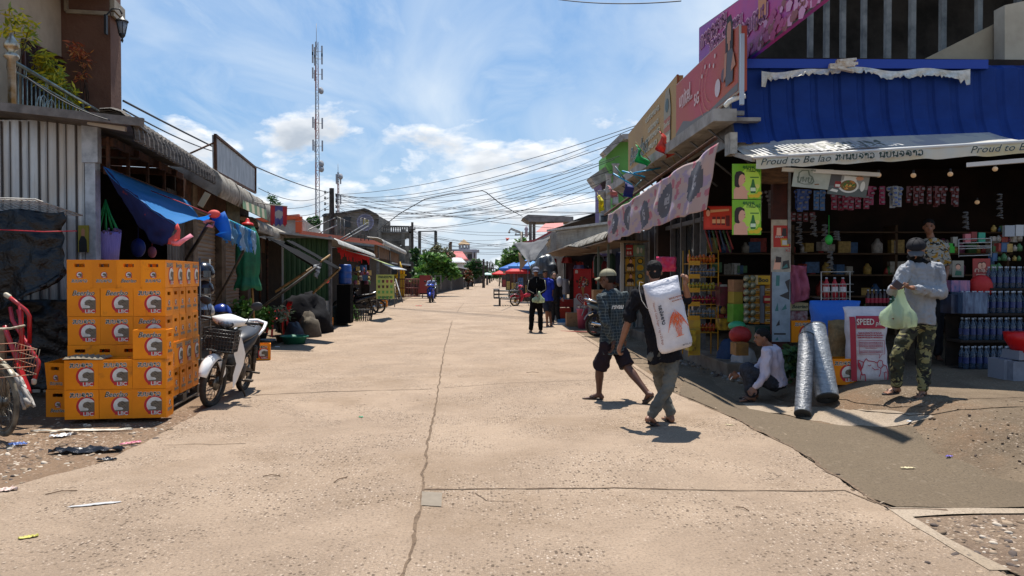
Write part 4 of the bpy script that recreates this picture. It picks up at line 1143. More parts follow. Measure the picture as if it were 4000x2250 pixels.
mb=MB();mb.cap2(z5(345,1128,8.15),z5(343,1150,8.15),.026);obj('handle_cap',mb,MC['cream cap'],ht)
bc=thing('bicycle','old cream bicycle leaning at the left edge of the photograph','bicycle',V((-4.66,7.42,.055)),0)
bc.rotation_euler=(0,-.08,math.radians(143))
m_bc=M('cream bike paint','#b3aa95',.45,.1,'#6b5d4b',11)
mb1,mb2=wheel_mesh(.33,.02,28)
for x,nm in((0,'front_wheel'),(1.02,'rear_wheel')):
 o=obj(nm,mb1,M('tan tyre','#7d715d',.8,0,'#3b342b',7),bc,(x,0,.33));obj('rim',mb2,m_rim,o)
mb=MB();mb.tube([(0,.05,.33),(.06,.05,.68),(.12,0,.74),(.17,0,.98)],.014,7);mb.tube([(0,-.05,.33),(.06,-.05,.68),(.12,0,.74)],.014,7)
obj('fork',mb,m_bc,bc)
mb=MB();mb.tube([(.14,0,.84),(.35,0,.42),(.58,0,.28),(.72,0,.78)],.018,7);mb.tube([(.13,0,.72),(.5,0,.30)],.016,7);mb.tube([(.58,0,.28),(1.02,.05,.33),(.70,0,.68)],.011,6);mb.tube([(.58,0,.28),(1.02,-.05,.33),(.70,0,.68)],.011,6)
obj('frame',mb,m_bc,bc)
mb=MB();mb.tube([(.38,.27,.98),(.2,.25,1.03),(.12,.1,1.02),(.12,-.1,1.02),(.2,-.25,1.03),(.38,-.27,.98)],.012,7);obj('handlebar',mb,m_bc,bc)
mb=MB();mb.grid(lambda u,v:((.355)*math.cos(math.radians(-30+160*u)),(v-.5)*.05,.33+.365*math.sin(math.radians(-30+160*u))),16,2);o=obj('mudguard',mb,m_bc,bc);solid(o,.003)
mb=MB();mb.ell((.72,0,.84),(.13,.08,.04));obj('saddle',mb,m_seat,bc)
mb=MB()
for i in range(9):
 mb.tube([(-.25+.06*i,-.17,.62),(-.27+.065*i,-.2,.86)],.004,4);mb.tube([(-.25+.06*i,.17,.62),(-.27+.065*i,.2,.86)],.004,4)
for z_ in(.62,.7,.78,.86):mb.tube([(-.26,-.18,z_),(.2,-.18,z_),(.2,.18,z_),(-.26,.18,z_)],.005,4,closed=True)
obj('basket',mb,M('rusty wire','#6f6557',.6,.4,'#8b3f1c',8),bc)
sheet('cloth_sack','grey-white cloth sack slumped between the bicycle wheel and the lone crate','sack',at(45,1455,7.9),at(85,1480,7.9),at(135,1590,7.8),at(95,1600,7.8),M('grey white cloth','#9c968f',.8,0,'#b7b2aa',6),12,12,-.03,.08,5,4,.03)
mb=MB();mb.box(at(10,1400,8.6)+V((0,0,-.2)),(.07,.04,1.1));tag(obj('wooden_post',mb,M('pale wood','#94785a',.8,0,'#6a543d',5)),'short pale wooden post behind the red trolley','post')
A,D_=atL(402,650,-.45),atL(745,790,-.45)
B=at(836,832,10.9);C2=at(686,878,9.6)
m_tarp=M('blue tarpaulin',(.10,.42,.80),.5,transl=.72,bump=.15,bs=4)
sheet('blue_tarpaulin','blue tarpaulin awning tied between shop and poles above the orange crates','tarpaulin',A,C2,B,D_,m_tarp,30,22,.22,.04,3,5)
A2,C3=A.copy(),C2.copy()
sheet('tarpaulin_valance','dark navy cloth border hanging from the near edge of the blue tarpaulin','cloth',A2,C3+V((0,0,.02)),at(662,950,9.6),at(500,800,10.2),M('navy cloth',(.012,.02,.10),.8,transl=.15,col2=(.25,.03,.04),ns=3.2,lo=.62,hi=.64),24,8,.20,.05,6,3)
def ribbon(label,pts,w,mat,cat='ribbon'):
 vs=[]
 for i,(px,py,Y)in enumerate(pts):
  p=at(px,py,Y);k=w*(.7+.5*noise.noise(V((i*1.3,px,0))))
  q0=at(*pts[max(i-1,0)]);q1=at(*pts[min(i+1,len(pts)-1)]);d=(q1-q0).normalized();s_=d.cross(V((0,1,.2))).normalized()
  vs+=[p+s_*k,p-s_*k+V((0,.03,0))]
 mb=MB();mb.add(vs,[(2*i,2*i+1,2*i+3,2*i+2)for i in range(len(pts)-1)],0,True)
 o=obj('cloth_ribbon',mb,mat);solid(o,.004);return tag(o,label,cat)
m_coral=M('coral cloth',(.75,.12,.10),.7,transl=.3);m_pnk=M('pink cloth',(.75,.30,.38),.7,transl=.3)
ribbon('coral ribbon knotted at the near corner of the blue tarpaulin',[(685,880,9.58),(697,900,9.55),(690,925,9.55),(665,940,9.55),(664,955,9.55)],.055,m_coral)
ribbon('pink ribbon trailing from the near corner of the blue tarpaulin',[(668,952,9.54),(695,952,9.54),(720,935,9.6),(748,918,9.7)],.035,m_pnk)
ribbon('pink cloth loop tied to the tip of the tarpaulin pole',[(795,870,10.6),(810,862,10.7),(835,868,10.8),(830,885,10.8),(808,880,10.7)],.03,m_pnk)
ribbon('blue cloth hanging from the tip of the tarpaulin pole',[(850,838,10.9),(865,870,10.9),(880,905,10.9),(870,930,10.9)],.16,M('bright blue cloth',(.02,.20,.65),.6,transl=.4),'cloth')
mb=MB();mb.ell(at(836,836,10.85),(.09,.06,.06),None,10,7);tag(obj('knot',mb,m_coral),'red knotted rag at the tip of the tarpaulin pole','rag')
mb=MB();mb.tube([at(590,745,11.2),at(820,835,10.9)],.007,5);tag(obj('cord',mb,MC['red cord']),'red cord stretched over the blue tarpaulin','cord')
m_pole=M('dark pole','#4b4640',.7,.2,'#2b2724',7);m_bam=M('bamboo','#8d6f45',.7,0,'#5a4529',9)
def pole(label,a,b,r,mat,group=None):
 mb=MB();mb.tube([a,a.lerp(b,.5)+V((0,0,-.01)),b],r,7);return tag(obj('pole',mb,mat),label,'pole',group)
pole('slanting grey pole holding the near tip of the blue tarpaulin',at(838,835,10.9),at(728,1015,12.0),.028,m_pole)
pole('long slanting dark pole crossing the roller shutters',at(965,955,12.8),at(838,1190,14.6),.024,m_pole)
n0,n1=at(848,838,10.95),at(1000,908,12.6)
mb=MB();mb.tube([n0,n1],.010,5);tag(obj('cord',mb,M('cyan cord',(.05,.45,.6),.5)),'cyan cord carrying the row of small blue pennants','cord')
for i in range(8):
 a=n0.lerp(n1,.12+i*.105);b=n0.lerp(n1,.12+i*.105+.085)
 m_=M('pennant %d'%(i%3),[(.05,.25,.6),(.35,.5,.65),(.12,.3,.5)][i%3],.6,transl=.45)
 sheet('pennant','small blue cloth pennant hanging from the cyan cord','pennant',a,b,b-UP*rnd(.26,.42)+V((.03,0,0)),a-UP*rnd(.24,.40),m_,8,8,0,.05,4,i,.002,.1,None,'blue pennants on the cyan cord')
hb=thing('hanging_basket','lilac pleated basket hung in a green net inside the left shop','basket',V((0,0,0)))
c=at(414,960,10.35)
mb=MB();mb.lathe([(.02,-.24),(.15,-.23),(.17,.0),(.185,.14),(.19,.18)],c,28);obj('basket',mb,M('lilac plastic',(.30,.26,.62),.5,col2=(.2,.17,.5),ns=16,stretch=(6,6,.3),transl=.2),hb)
mb=MB()
for i in range(12):
 t=i*PI/6;mb.tube([c+V((0,0,.62)),c+V((math.cos(t)*.06,math.sin(t)*.06,.42)),c+V((math.cos(t)*.17,math.sin(t)*.17,.17))],.007,4)
obj('net',mb,M('green net',(.02,.32,.08),.6),hb)
mb=MB();random.seed(3)
for i in range(40):
 t=rnd(0,6.3);mb.ell(c+V((math.cos(t)*.17,math.sin(t)*.17,.17+rnd(-.03,.05))),rnd(.015,.03),None,6,4)
obj('trim',mb,M('grape trim',(.13,.08,.16),.6),hb)
rk=thing('metal_rack','tall grey metal rack between the orange crates and the roller shutters','rack',(0,0,0))
a0,a1=at(783,1400,11.3),at(822,1395,11.9)
for nm,q in(('upright',a0),('upright',a1)):
 mb=MB();mb.tube([V((q.x,q.y,.05)),V((q.x,q.y,1.85))],.014,6);obj(nm,mb,m_steel,rk)
for z_ in(.3,.62,.95,1.3,1.6):
 mb=MB();mb.box(((a0.x+a1.x)/2-.18,(a0.y+a1.y)/2,z_),(.4,.5,.015),0,Matrix.Rotation(.1,3,'Z'));obj('shelf',mb,m_steel,rk)
def helmet(label,px,py,Y,col,r=.13):
 t=thing('helmet',label,'helmet',at(px,py,Y));mb=MB()
 mb.lathe([(r*.95,-r*.55),(r*1.02,-r*.3),(r,0),(r*.86,r*.45),(r*.55,r*.78),(.01,r*.92)],(0,0,0),18);obj('shell',mb,col,t)
 mb=MB();mb.grid(lambda u,v:(math.sin((u-.5)*2)*r*1.06,-math.cos((u-.5)*2)*r*1.06,-r*.5+v*r*.6),10,4);obj('visor',mb,M('dark visor',(.02,.02,.025),.1,spec=.8),t)
helmet('black helmet on the top shelf of the metal rack',795,1062,11.6,MB_BLK,.16)
helmet('dark helmet on the middle shelf of the metal rack',798,1128,11.6,M('dark brown gloss',(.03,.02,.02),.2),.14)
helmet('silver helmet on the lower shelf of the metal rack',800,1212,11.6,M('silver gloss','#a7a7a8',.2,.4),.14)
helmet('blue helmet beside the roller shutter behind the white motorbike',866,1220,13.6,M('deep blue gloss',(.01,.03,.2),.25),.17)
for i,(px,py,Y,r,colr,lb)in enumerate([(540,968,11.6,.11,(.01,.02,.12),'dark blue ball-shaped bag hanging in the left shop'),(594,985,12.2,.07,(.35,.1,.12),'dull pink pouch hanging in the left shop')]):
 mb=MB();mb.ell(at(px,py,Y),(r,r*.6,r*1.3));mb.tube([at(px,py,Y)+UP*r,at(px,py,Y)+UP*(r+.4)],.004,4);tag(obj('hanging_bag',mb,M('bagc%d'%i,colr,.5)),lb,'bag')
um=thing('furled_umbrella','closed green market umbrella on a bamboo stick before the roller shutter','umbrella',(0,0,0))
uc=at(968,1000,15.6)
ut=at(966,872,15.6).z;ub_=at(966,1130,15.6).z
mb=MB();N=30;rings=[]
H_=ut-ub_
for t,r in((0,.03),(.05,.12),(.2,.20),(.4,.225),(.6,.23),(.74,.215),(.80,.195),(.84,.205),(.92,.24),(1.0,.265)):
 rings.append((r,ut-t*H_))
vs=[]
for i,(r,z_)in enumerate(rings):
 for j in range(N):
  a=2*PI*j/N;rr=r*(1+.12*math.sin(a*8+i*.3)*(1 if i>1 else .3));vs.append((uc.x+rr*math.cos(a),uc.y+rr*math.sin(a),z_+(.03*math.sin(a*5)if i==len(rings)-1 else 0)))
mb.add(vs,[(i*N+j,i*N+(j+1)%N,(i+1)*N+(j+1)%N,(i+1)*N+j)for i in range(len(rings)-1)for j in range(N)],0,True)
o=obj('canopy',mb,M('green canvas',(.012,.16,.075),.6,transl=.15,col2=(.01,.10,.05),ns=5),um);solid(o,.004)
mb=MB();mb.tube([V((uc.x+.02,uc.y,ut)),V((uc.x+.15,uc.y,.02))],.022,8);obj('stick',mb,m_bam,um)
mb=MB();mb.lathe([(.13,-.04),(.11,.0),(.04,.03),(.035,.08),(.015,.1)],V((uc.x,uc.y,ut)),12);obj('cap',mb,M('red plastic',(.6,.03,.03),.4),um)
def flagmat():
 return[M('flag red',(.55,.06,.07),.7,transl=.4),M('flag blue',(.15,.14,.34),.7,transl=.4),M('flag white',(.5,.47,.45),.7,transl=.4)]
fl=thing('national_flag','faded red and blue flag with pale disc hanging below the grey awning','flag',(0,0,0))
fa,fb=at(1056,800,18.2),at(1122,806,18.6)
mb=MB();n_=22
P=[[fa.lerp(fb,i/n_)+UP*(-.47*j/n_)+V((0,.04*math.sin(i*.8)*j/n_,-.03*math.sin(i*1.1)*(j/n_)))for j in range(n_+1)]for i in range(n_+1)]
vs=[p for r in P for p in r];fs=[];mi=[]
for i in range(n_):
 for j in range(n_):
  u,v=(i+.5)/n_,(j+.5)/n_
  q=0 if u<.27 or u>.73 else 1
  if(u-.5)**2*.9+(v-.45)**2<.05:q=2
  fs.append((i*(n_+1)+j,(i+1)*(n_+1)+j,(i+1)*(n_+1)+j+1,i*(n_+1)+j+1));mi.append(q)
mb.add(vs,fs,0,True);mb.m=mi;o=obj('cloth',mb,flagmat(),fl);solid(o,.003)
mb=MB();mb.tube([fa+V((-2.0,-1.8,.25)),fa,fb],.013,6);obj('flag_pole',mb,M('pale pole','#9d968c',.6),fl)
sa_=thing('striped_awning','green and cream striped cloth awning under the grey curved roof','awning',(0,0,0))
for i in range(9):
 t0_,t1_=i/9,(i+1)/9;a,b=at(948,782,16.4),at(1040,820,19.2);c,d=at(952,815,16.2),at(1043,858,19.0)
 mb=MB();mb.prism([a.lerp(b,t0_),a.lerp(b,t1_),c.lerp(d,t1_),c.lerp(d,t0_)],V((-.01,.0,0)))
 obj('stripe',mb,[M('stripe green',(.12,.22,.13),.8,transl=.3),M('stripe cream',(.5,.45,.32),.8,transl=.3)][i%2],sa_)
mb=MB();mb.box(at(797,780,13.0),(.10,.03,.26),0,Euler((0,.5,.2)).to_matrix());tag(obj('flood_light',mb,M('lamp face','#a8977a',.4)),'small square flood lamp hanging under the grey awning by the shutters','lamp')
mb=MB();p_=at(910,840,16.5);mb.box(p_,(.42,.02,.62),0,Euler((0,0,1.2)).to_matrix());tag(obj('wall_poster',mb,M('old poster','#5f5a48',.7,0,'#3f3c33',6)),'faded greenish picture above the right roller shutter','poster')
m_shade=M('black shade cloth',(.012,.012,.013),.95,spec=.05);m_shg=M('grey tarpaulin',(.28,.29,.30),.6,transl=.2,col2=(.16,.16,.17),ns=3)
p_a,p_b,p_c,p_d=at(1003,905,17.2),at(1104,940,19.5),at(1258,1030,17.5),at(1233,1042,16.5)
sheet('shade_cloth','black shade cloth stretched from the ragged awning to a bamboo prop','shade cloth',p_a,p_b,p_c,p_d,m_shade,20,12,.12,.03,3,3)
sheet('shade_cloth','second grey-edged shade cloth reaching out beside the green shed','shade cloth',at(1110,935,19),at(1140,940,21),at(1330,1046,18.6),at(1300,1040,18.0),m_shade,16,8,.05,.03,3,6)
pole('bamboo prop crossing in front of the green shed, upper one',at(1290,996,18.5),at(1075,1140,17.6),.028,m_bam)
pole('bamboo prop holding the tip of the black shade cloth',at(1236,1044,16.4),at(1030,1195,16.2),.028,m_pole)
pole('bamboo prop with red tape leaning right of the green shed',at(1330,1046,18.6),at(1222,1145,18.2),.03,m_bam)
mb=MB();p_=at(1277,1098,18.5);mb.ell(p_,(.06,.05,.05));tag(obj('tape',mb,MC['red plastic']),'red tape wound on the bamboo prop','tape')
sheet('plastic_rag','torn grey plastic dangling from the tip of the black shade cloth','rag',at(1225,1035,16.4),at(1250,1030,16.6),at(1243,1075,16.4),at(1236,1090,16.4),m_shg,8,8,0,.1,6,9)
def pot(label,px,py,r,h,col,seed,mats,n,ls,cr,group=None,asp=.3,Hh=.3):
 q=gr(px,py);t=thing('potted_plant',label,'plant',q,0,group)
 mb=MB();mb.lathe([(r*.7,0),(r*.95,h*.9),(r*1.05,h*.92),(r*1.05,h),(r*.9,h),(r*.85,h*.85),(.01,h*.84)],(0,0,0),16);obj('pot',mb,col,t)
 mb=MB();random.seed(seed)
 for i in range(5):mb.tube([(0,0,h*.8),(rnd(-.5,.5)*cr,rnd(-.5,.5)*cr,h+Hh*rnd(.6,1.1))],.008,4)
 obj('stem',mb,m_bark,t)
 mb=MB();leaves(mb,(0,0,h+Hh*.8),(cr,cr,cr*.9),n,ls,3,1,seed,.0,asp);obj('foliage',mb,mats,t);return t
m_pot=M('dark pot',(.03,.028,.028),.6);m_pot2=M('brown pot',(.10,.05,.03),.8)
pot('round-leaved plant in a dark pot behind the white motorbike seat',955,1340,.2,.22,m_pot,2,lm_green,520,.12,.36,None,.45,.55)
pot('bushy plant in a dark pot under the green umbrella',1015,1335,.18,.2,m_pot,3,lm_green,460,.12,.34,None,.45,.45)
pot('desert rose with silvery leaves in a brown pot',1102,1338,.16,.18,m_pot2,4,leafmat('silver leaf ',(.22,.28,.2),(.12,.18,.1),(.3,.34,.27)),170,.12,.24,None,.18,.62)
pot('leafy plant growing by the kerb under the blue barrel',1365,1255,.15,.12,m_pot,5,lm_green,260,.13,.26)
pot('low plant behind the metal rack at the shutters',845,1330,.14,.12,m_pot,6,lm_green,160,.16,.2,None,.15)
def tub(label,px,py,r,h,mat,slots=0):
 q=gr(px,py);t=thing('plastic_tub',label,'tub',q)
 mb=MB();pr=[(r*.75,0),(r*.95,h*.95),(r*1.08,h),(r*1.08,h-.02),(r,h-.03)]
 if slots:
  for i in range(22):
   a=2*PI*i/22;mb.beam((r*.75*math.cos(a),r*.75*math.sin(a),0),(r*math.cos(a),r*math.sin(a),h),.035,.01)
  for f in(0.02,.5,.96):rr=r*(.75+.25*f);mb.tube([(rr*math.cos(2*PI*i/22),rr*math.sin(2*PI*i/22),h*f)for i in range(22)],.014,5,closed=True)
  mb.lathe([(.01,.01),(r*.75,.012)],(0,0,0),20,0,None,True,False)
 else:mb.lathe(pr,(0,0,0),24,0,None,True,False)
 o=obj('basin',mb,mat,t)
 if not slots:solid(o,.006)
 return t
tub('green plastic trough with plants beside the desert rose',1150,1345,.30,.2,M('green trough',(.02,.16,.10),.5))
tub('grey enamel basin on the pavement behind the motorbike seat',1046,1345,.17,.12,M('grey enamel','#8b8f94',.4))
tub('big black slatted basket by the kerb below the dark motorbikes',1420,1255,.34,.42,m_pot,1)
def lump(name,label,cat,px,py,rx,ry,rz_,mat,seed,k=.35):
 q=gr(px,py);mb=MB();nu,nv=26,16;vs=[]
 for i in range(nv+1):
  a=PI/2*i/nv
  for j in range(nu):
   t=2*PI*j/nu;x,y,z_=math.cos(a)*math.cos(t),math.cos(a)*math.sin(t),math.sin(a)
   e=1+k*noise.noise(V((x*1.7+seed,y*1.7,z_*1.7)))+k*.35*noise.noise(V((x*6+seed,y*6,z_*3)))
   vs.append((x*rx*e,y*ry*e,z_*rz_*e))
 mb.add(vs,[(i*nu+j,i*nu+(j+1)%nu,(i+1)*nu+(j+1)%nu,(i+1)*nu+j)for i in range(nv)for j in range(nu)],0,True)
 return tag(obj(name,mb,mat,None,q),label,cat)
lump('covered_bundle','heap under dark tarpaulin in front of the green shed','bundle',1178,1300,.85,.7,1.0,M('dark tarp',(.007,.007,.009),.9,col2=(.014,.014,.016),ns=5,bump=.5,spec=.1),3)
lump('covered_bundle','lower grey-brown cloth bundle next to the dark tarpaulin heap','bundle',1205,1318,.3,.3,.62,M('grey brown cloth','#5d5549',.9,0,'#453e35',5),4,.2)
lump('covered_bundle','flat olive tarpaulin spread over goods right of the heap','bundle',1262,1268,.8,.6,.62,M('olive tarp','#3b3d33',.8,0,'#23241f',3),6,.3)
lump('covered_bundle','small blue-black sack at the foot of the dark heap','bundle',1150,1325,.26,.25,.42,M('blue black sack',(.02,.025,.04),.5),8,.2)
lump('cloth_rag','magenta cloth lying on the grass by the orange crates at the kerb','rag',1326,1262,.18,.12,.08,M('magenta cloth',(.45,.1,.25),.8),9,.5)
lump('shrub','patch of low weeds at the kerb left of the black basket','shrub',1345,1258,.2,.15,.06,lm_green[0],10,.5)
def pchair(label,px,py,rz,Y=None):
 q=gr(px,py);t=thing('plastic_chair',label,'chair',q,rz)
 m_=MC['red plastic']
 mb=MB();mb.grid(lambda u,v:((u-.5)*.42,(v-.5)*.42,.43+.015*math.cos(u*6)),6,6);o=obj('seat',mb,m_,t);solid(o,.02)
 mb=MB();mb.grid(lambda u,v:((u-.5)*(.42-.06*v),.20+.12*v+.04*math.cos((u-.5)*3),.45+.42*v),8,8);o=obj('backrest',mb,m_,t);solid(o,.012)
 for sx in(-1,1):
  for sy in(-1,1):
   mb=MB();mb.beam((sx*.18,sy*.18,.43),(sx*.22,sy*.22,0),.05,.04);obj('leg',mb,m_,t)
  mb=MB();mb.tube([(sx*.21,-.15,.43),(sx*.23,-.14,.64),(sx*.22,.22,.66)],.016,6);obj('armrest',mb,m_,t)
pchair('red plastic armchair in front of the heap by the green shed',1085,1312,-1.0)
q=gr(1020,1408);crate(q,.25,1,'single orange crate on the pavement behind the white motorbike')
for(px,py,dz,rz,lb)in[(1278,1281,0,.1,'orange crate at the kerb, nearest the street of two'),(1272,1258,0,.1,'orange crate at the kerb, the further one of two'),(1190,1262,.75,.1,'orange crate standing high on the heap by the green shed'),(1500,1198,0,.0,'orange crate under the yellow menu board'),(1246,1262,.32,.2,'orange crate half under the olive tarpaulin')]:
 q=gr(px,py);crate(q+UP*dz,rz,0,lb,'orange crates along the left pavement',None,False)
P4=[at(305,985,9.93),at(345,985,9.93),at(345,880,9.93),at(305,880,9.93)];mb=MB();mb.prism(P4,(0,.02,0));q_=lambda u,v:P4[0].lerp(P4[1],u).lerp(P4[3].lerp(P4[2],u),v)+V((0,-.004,0))
mb.poly([q_(.1,0),q_(.9,0),q_(.85,.45),q_(.6,.6),q_(.3,.6),q_(.1,.4)],1);mb.poly([q_(.35,.58),q_(.65,.58),q_(.68,.82),q_(.5,.9),q_(.32,.82)],2);tag(obj('poster',mb,[M('poster olive','#8f8430',.6),m_black,M('poster face','#b07c5c',.6)]),'small olive poster of a dark-suited figure on the corrugated wall','poster')
#  green shed and everything beyond it on the left
def wallbox(pts,z0,z1,mb):
 mb.prism([V((p[0],p[1],z0))for p in pts],(0,0,z1-z0))
gs=thing('green_shed','low shed with dark green sheet wall over a white base beside the shade cloths','shed',(0,0,0))
YG=23.0
gl,grt=at(1105,1000,YG).x,at(1287,1000,YG).x;zt_=at(1200,930,YG).z
mb=MB();corr(mb,[V((0,0,.82)),V((0,0,zt_))],V((gl,YG,0)),V((grt,YG,0)),.15,.02)
obj('sheet_wall',mb,M('green sheet',(.035,.085,.03),.55,.1,(.025,.06,.02),2),gs)
mb=MB();mb.prism([V((gl,YG,0)),V((grt,YG,0)),V((grt,YG,.83)),V((gl,YG,.83))],(0,-.06,0))
obj('base_wall',mb,M('stained white wall','#b5b0a6',.9,0,'#77828a',2.5,lo=.55,hi=.62,col3='#4f4a42',ns3=6,lo3=.6,hi3=.7),gs)
mb=MB();mb.beam((grt+.03,YG-.03,0),(grt+.03,YG-.03,zt_+.05),.09,.09);obj('post',mb,m_steel,gs)
mb=MB();mb.beam((gl,YG-.03,0),(gl,YG-.03,zt_+.05),.05,.05);obj('post',mb,M('pale frame','#a9a59c',.6),gs)
mb=MB();ya=YG-.5
ev0,ev1=V((grt+.35,ya,zt_+.12)),atX(1500,985,-5.0)
ev0=at(1305,936,ya);ev1=V((ev0.x-.9,36,ev0.z-.05))
mb.prism([V((gl-1.2,ya,zt_+.25)),ev0,ev1,V((gl-1.2,36,zt_+.3))],(0,0,.05))
corr(mb,[V((-.3,0,.06)),V((0,0,.03)),V((.1,0,-.04)),V((.13,0,-.13))],ev0,ev1,.24,.02,0,'sin',6)
obj('roof',mb,M('pale roofing sheet','#b4b2ac',.55,.2,'#8f8b83',3),gs)
mb=MB();mb.prism([V((gl-.5,36,0)),V((grt-.8,36,0)),V((grt-.8,36.2,0)),V((gl-.5,36.2,0))],(0,0,2.7));mb.prism([V((gl-1,YG+.3,0)),V((gl+.2,36,0)),V((gl,36,0)),V((gl-1.2,YG+.3,0))],(0,0,2.7))
obj('wall',mb,m_dark,gs)
random.seed(8)
for i in range(26):
 t=i/25.0;p=at(1325+115*t,968+30*t+rnd(-4,4),25+8*t);w_=rnd(.06,.16);h_=rnd(.15,.42)
 mb=MB();n_=5
 vs=[];
 for j in range(n_+1):
  z_=-h_*j/n_;x_=.03*noise.noise(V((i,j*.7,0)))
  vs+=[p+V((x_-w_/2*(1-.5*j/n_),0,z_)),p+V((x_+w_/2*(1-.5*j/n_),.03,z_))]
 mb.add(vs,[(2*j,2*j+1,2*j+3,2*j+2)for j in range(n_)],0,True)
 o=obj('hanging_cloth',mb,M('hung red cloth',(.62,.02,.02),.6,transl=.35));tag(o,'red strip of goods hanging under the eave beside the green shed','goods','red goods hanging under the pale eave')
mb=MB();mb.tube([at(1290,960,24),at(1478,1012,34)],.02,5);tag(obj('hanging_rail',mb,m_steel),'thin rail carrying the red hanging goods','rail')
pal_=[(.35,.05,.04),(.4,.36,.3),(.05,.12,.25),(.45,.3,.08),(.08,.2,.08),(.5,.48,.45),(.25,.08,.15)]
for i in range(7):M('goods %d'%i,pal_[i],.55,col2=tuple(x*.5 for x in pal_[i]),ns=14)
def goodsmat():return MC['goods %d'%random.randrange(7)]
def clutter(name,label,cat,group,n,fn,szr):
 for i in range(n):
  p=fn(i);s_=rnd(*szr);mb=MB()
  if random.random()<.5:mb.box((0,0,s_*.5),(s_,s_*.6,s_*rnd(.7,1.3)))
  else:mb.lathe([(s_*.35,0),(s_*.38,s_*.6),(s_*.2,s_*.8),(s_*.12,s_)],(0,0,0),9)
  o=obj(name,mb,goodsmat(),None,p);o.rotation_euler=(0,0,rnd(-.5,.5));tag(o,label,cat,group)
clutter('packet','small packet on the dark shelves behind the blue barrel','packet','packets on the shelves behind the blue barrel',34,lambda i:at(1382+rnd(0,60),1060+(i%4)*17,28+rnd(0,1)),(.12,.22))
bb=thing('barrel','big blue plastic barrel standing on a dark block beside the parked motorbikes','barrel',at(1348,1110,24.0))
mb=MB();mb.lathe([(.19,0),(.2,.05),(.2,.18),(.212,.2),(.2,.22),(.2,.38),(.212,.4),(.2,.42),(.2,.55),(.185,.6),(.17,.62),(.16,.6)],(0,0,0),22)
obj('drum',mb,M('blue drum',(.01,.06,.26),.4,spec=.5),bb)
mb=MB();mb.box((0,0,-.62),(.42,.5,1.2));obj('stand',mb,M('stand black',(.006,.006,.006),.9,spec=.05),bb)
def board(name,label,cat,c,u,w,mat,th=.02):
 t=thing(name,label,cat,(0,0,0));n=V(u).cross(V(w)).normalized()
 P=[c-u/2-w/2,c+u/2-w/2,c+u/2+w/2,c-u/2+w/2]
 mb=MB();mb.prism(P,-n*th);return t,mb,n
c=at(1505,1120,27.0);u=V((.62,.12,0));w=UP*.86
mn,mb,n=board('menu_board','yellow-green drinks menu board with rows of pictured cups','signboard',c,u,w,None)
un=u.normalized()
lao(mb,'knmebyan',c+w*.40,un,UP,.09,1,.2,.004,.5)
cols=[3,4,2,5]
random.seed(6)
for r_ in range(4):
 for k_ in range(4):
  o_=c+un*(-.22+.145*k_)+UP*(.19-.19*r_);q=2+random.randrange(3)if r_<2 else 4
  mb.poly([o_+n*.004+un*a+UP*b for a,b in((-.035,-.05),(.035,-.05),(.045,.05),(-.045,.05))],q)
lao(mb,'ebnlkaw',c-w*.43,un,UP,.06,1,.2,.004,.4)
o=obj('board',mb,[M('menu yellow',(.55,.55,.12),.5,col2=(.35,.45,.12),ns=3),m_lgr,M('cup brown',(.09,.03,.02),.5),M('cup red',(.3,.05,.06),.5),M('cup green',(.12,.35,.08),.5)],mn)
mb=MB();mb.beam(c-u/2-w/2-UP*.3+V((0,.1,0)),c-u/2+V((0,.05,0)),.03,.03);obj('leg',mb,m_steel,mn)
mb=MB();mb.beam(c+u/2-w/2-UP*.3+V((0,.1,0)),c+u/2+V((0,.05,0)),.03,.03);obj('leg',mb,m_steel,mn)
sheet('flap_awning','sloping board awning, pink fading to lime, above the menu board','awning',at(1445,1005,27),at(1530,1035,29),at(1545,1041,28),at(1505,1030,26),M('pink lime board',(.55,.12,.12),.5,transl=.25,col2=(.35,.42,.15),ns=.9,lo=.47,hi=.53),6,6,0,0)
ld=thing('ladder','small grey metal ladder leaning by the menu board','ladder',(0,0,0))
a,b=at(1545,1090,30),at(1572,1180,29);c_,d_=at(1530,1100,30.3),at(1552,1182,29.4)
mb=MB();mb.tube([a,b],.03,5);obj('rail',mb,m_steel,ld);mb=MB();mb.tube([c_,d_],.03,5);obj('rail',mb,m_steel,ld)
for i in range(1,7):
 mb=MB();mb.tube([a.lerp(b,i/7),c_.lerp(d_,i/7)],.018,5);obj('rung',mb,m_steel,ld)
ot=thing('orange_trimmed_shop','white shop building with bright orange roof trim behind the green shed','shop',(0,0,0))
m_pw=M('pale wall','#aaa59c',.85,0,'#8d887f',3);m_ot=M('orange trim',(.62,.09,.02),.5)
X0=-7.2
def oX(px,py,X):return atX(px,py,X)
mb=MB()
yA,yB=37.0,62.0
zA,zB=at(1165,910,yA).z,at(1480,945,46).z
a1=at(1120,860,yA);a2=at(1165,845,yA);a3=at(1168,905,yA)
mb.prism([at(1000,862,yA),at(1168,846,yA),at(1168,1000,yA),at(1000,1000,yA)],(0,.3,0))
w1,w2=at(1168,908,yA+.1),at(1500,950,52)
mb.prism([w1-UP*.1,w2-UP*.1,V((w2.x,w2.y,0)),V((w1.x,w1.y,0))],(-.3,0,0))
obj('wall',mb,m_pw,ot);mb=MB()
w1b,w2b=at(1172,848,yA+.1),at(1258,905,50)
mb.prism([w1b,w2b,V((w2b.x,w2b.y,2)),V((w1b.x,w1b.y,2))],(-.25,0,0))
obj('wall',mb,m_pw,ot)
mb=MB();mb.beam(at(1000,862,yA-.05),at(1170,846,yA-.05),.3,.22);mb.beam(at(1168,846,yA-.05),at(1168,908,yA-.05),.3,.16)
mb.beam(w1-V((.1,0,.03)),w2-V((.1,0,.03)),.3,.26)
obj('trim',mb,m_ot,ot)
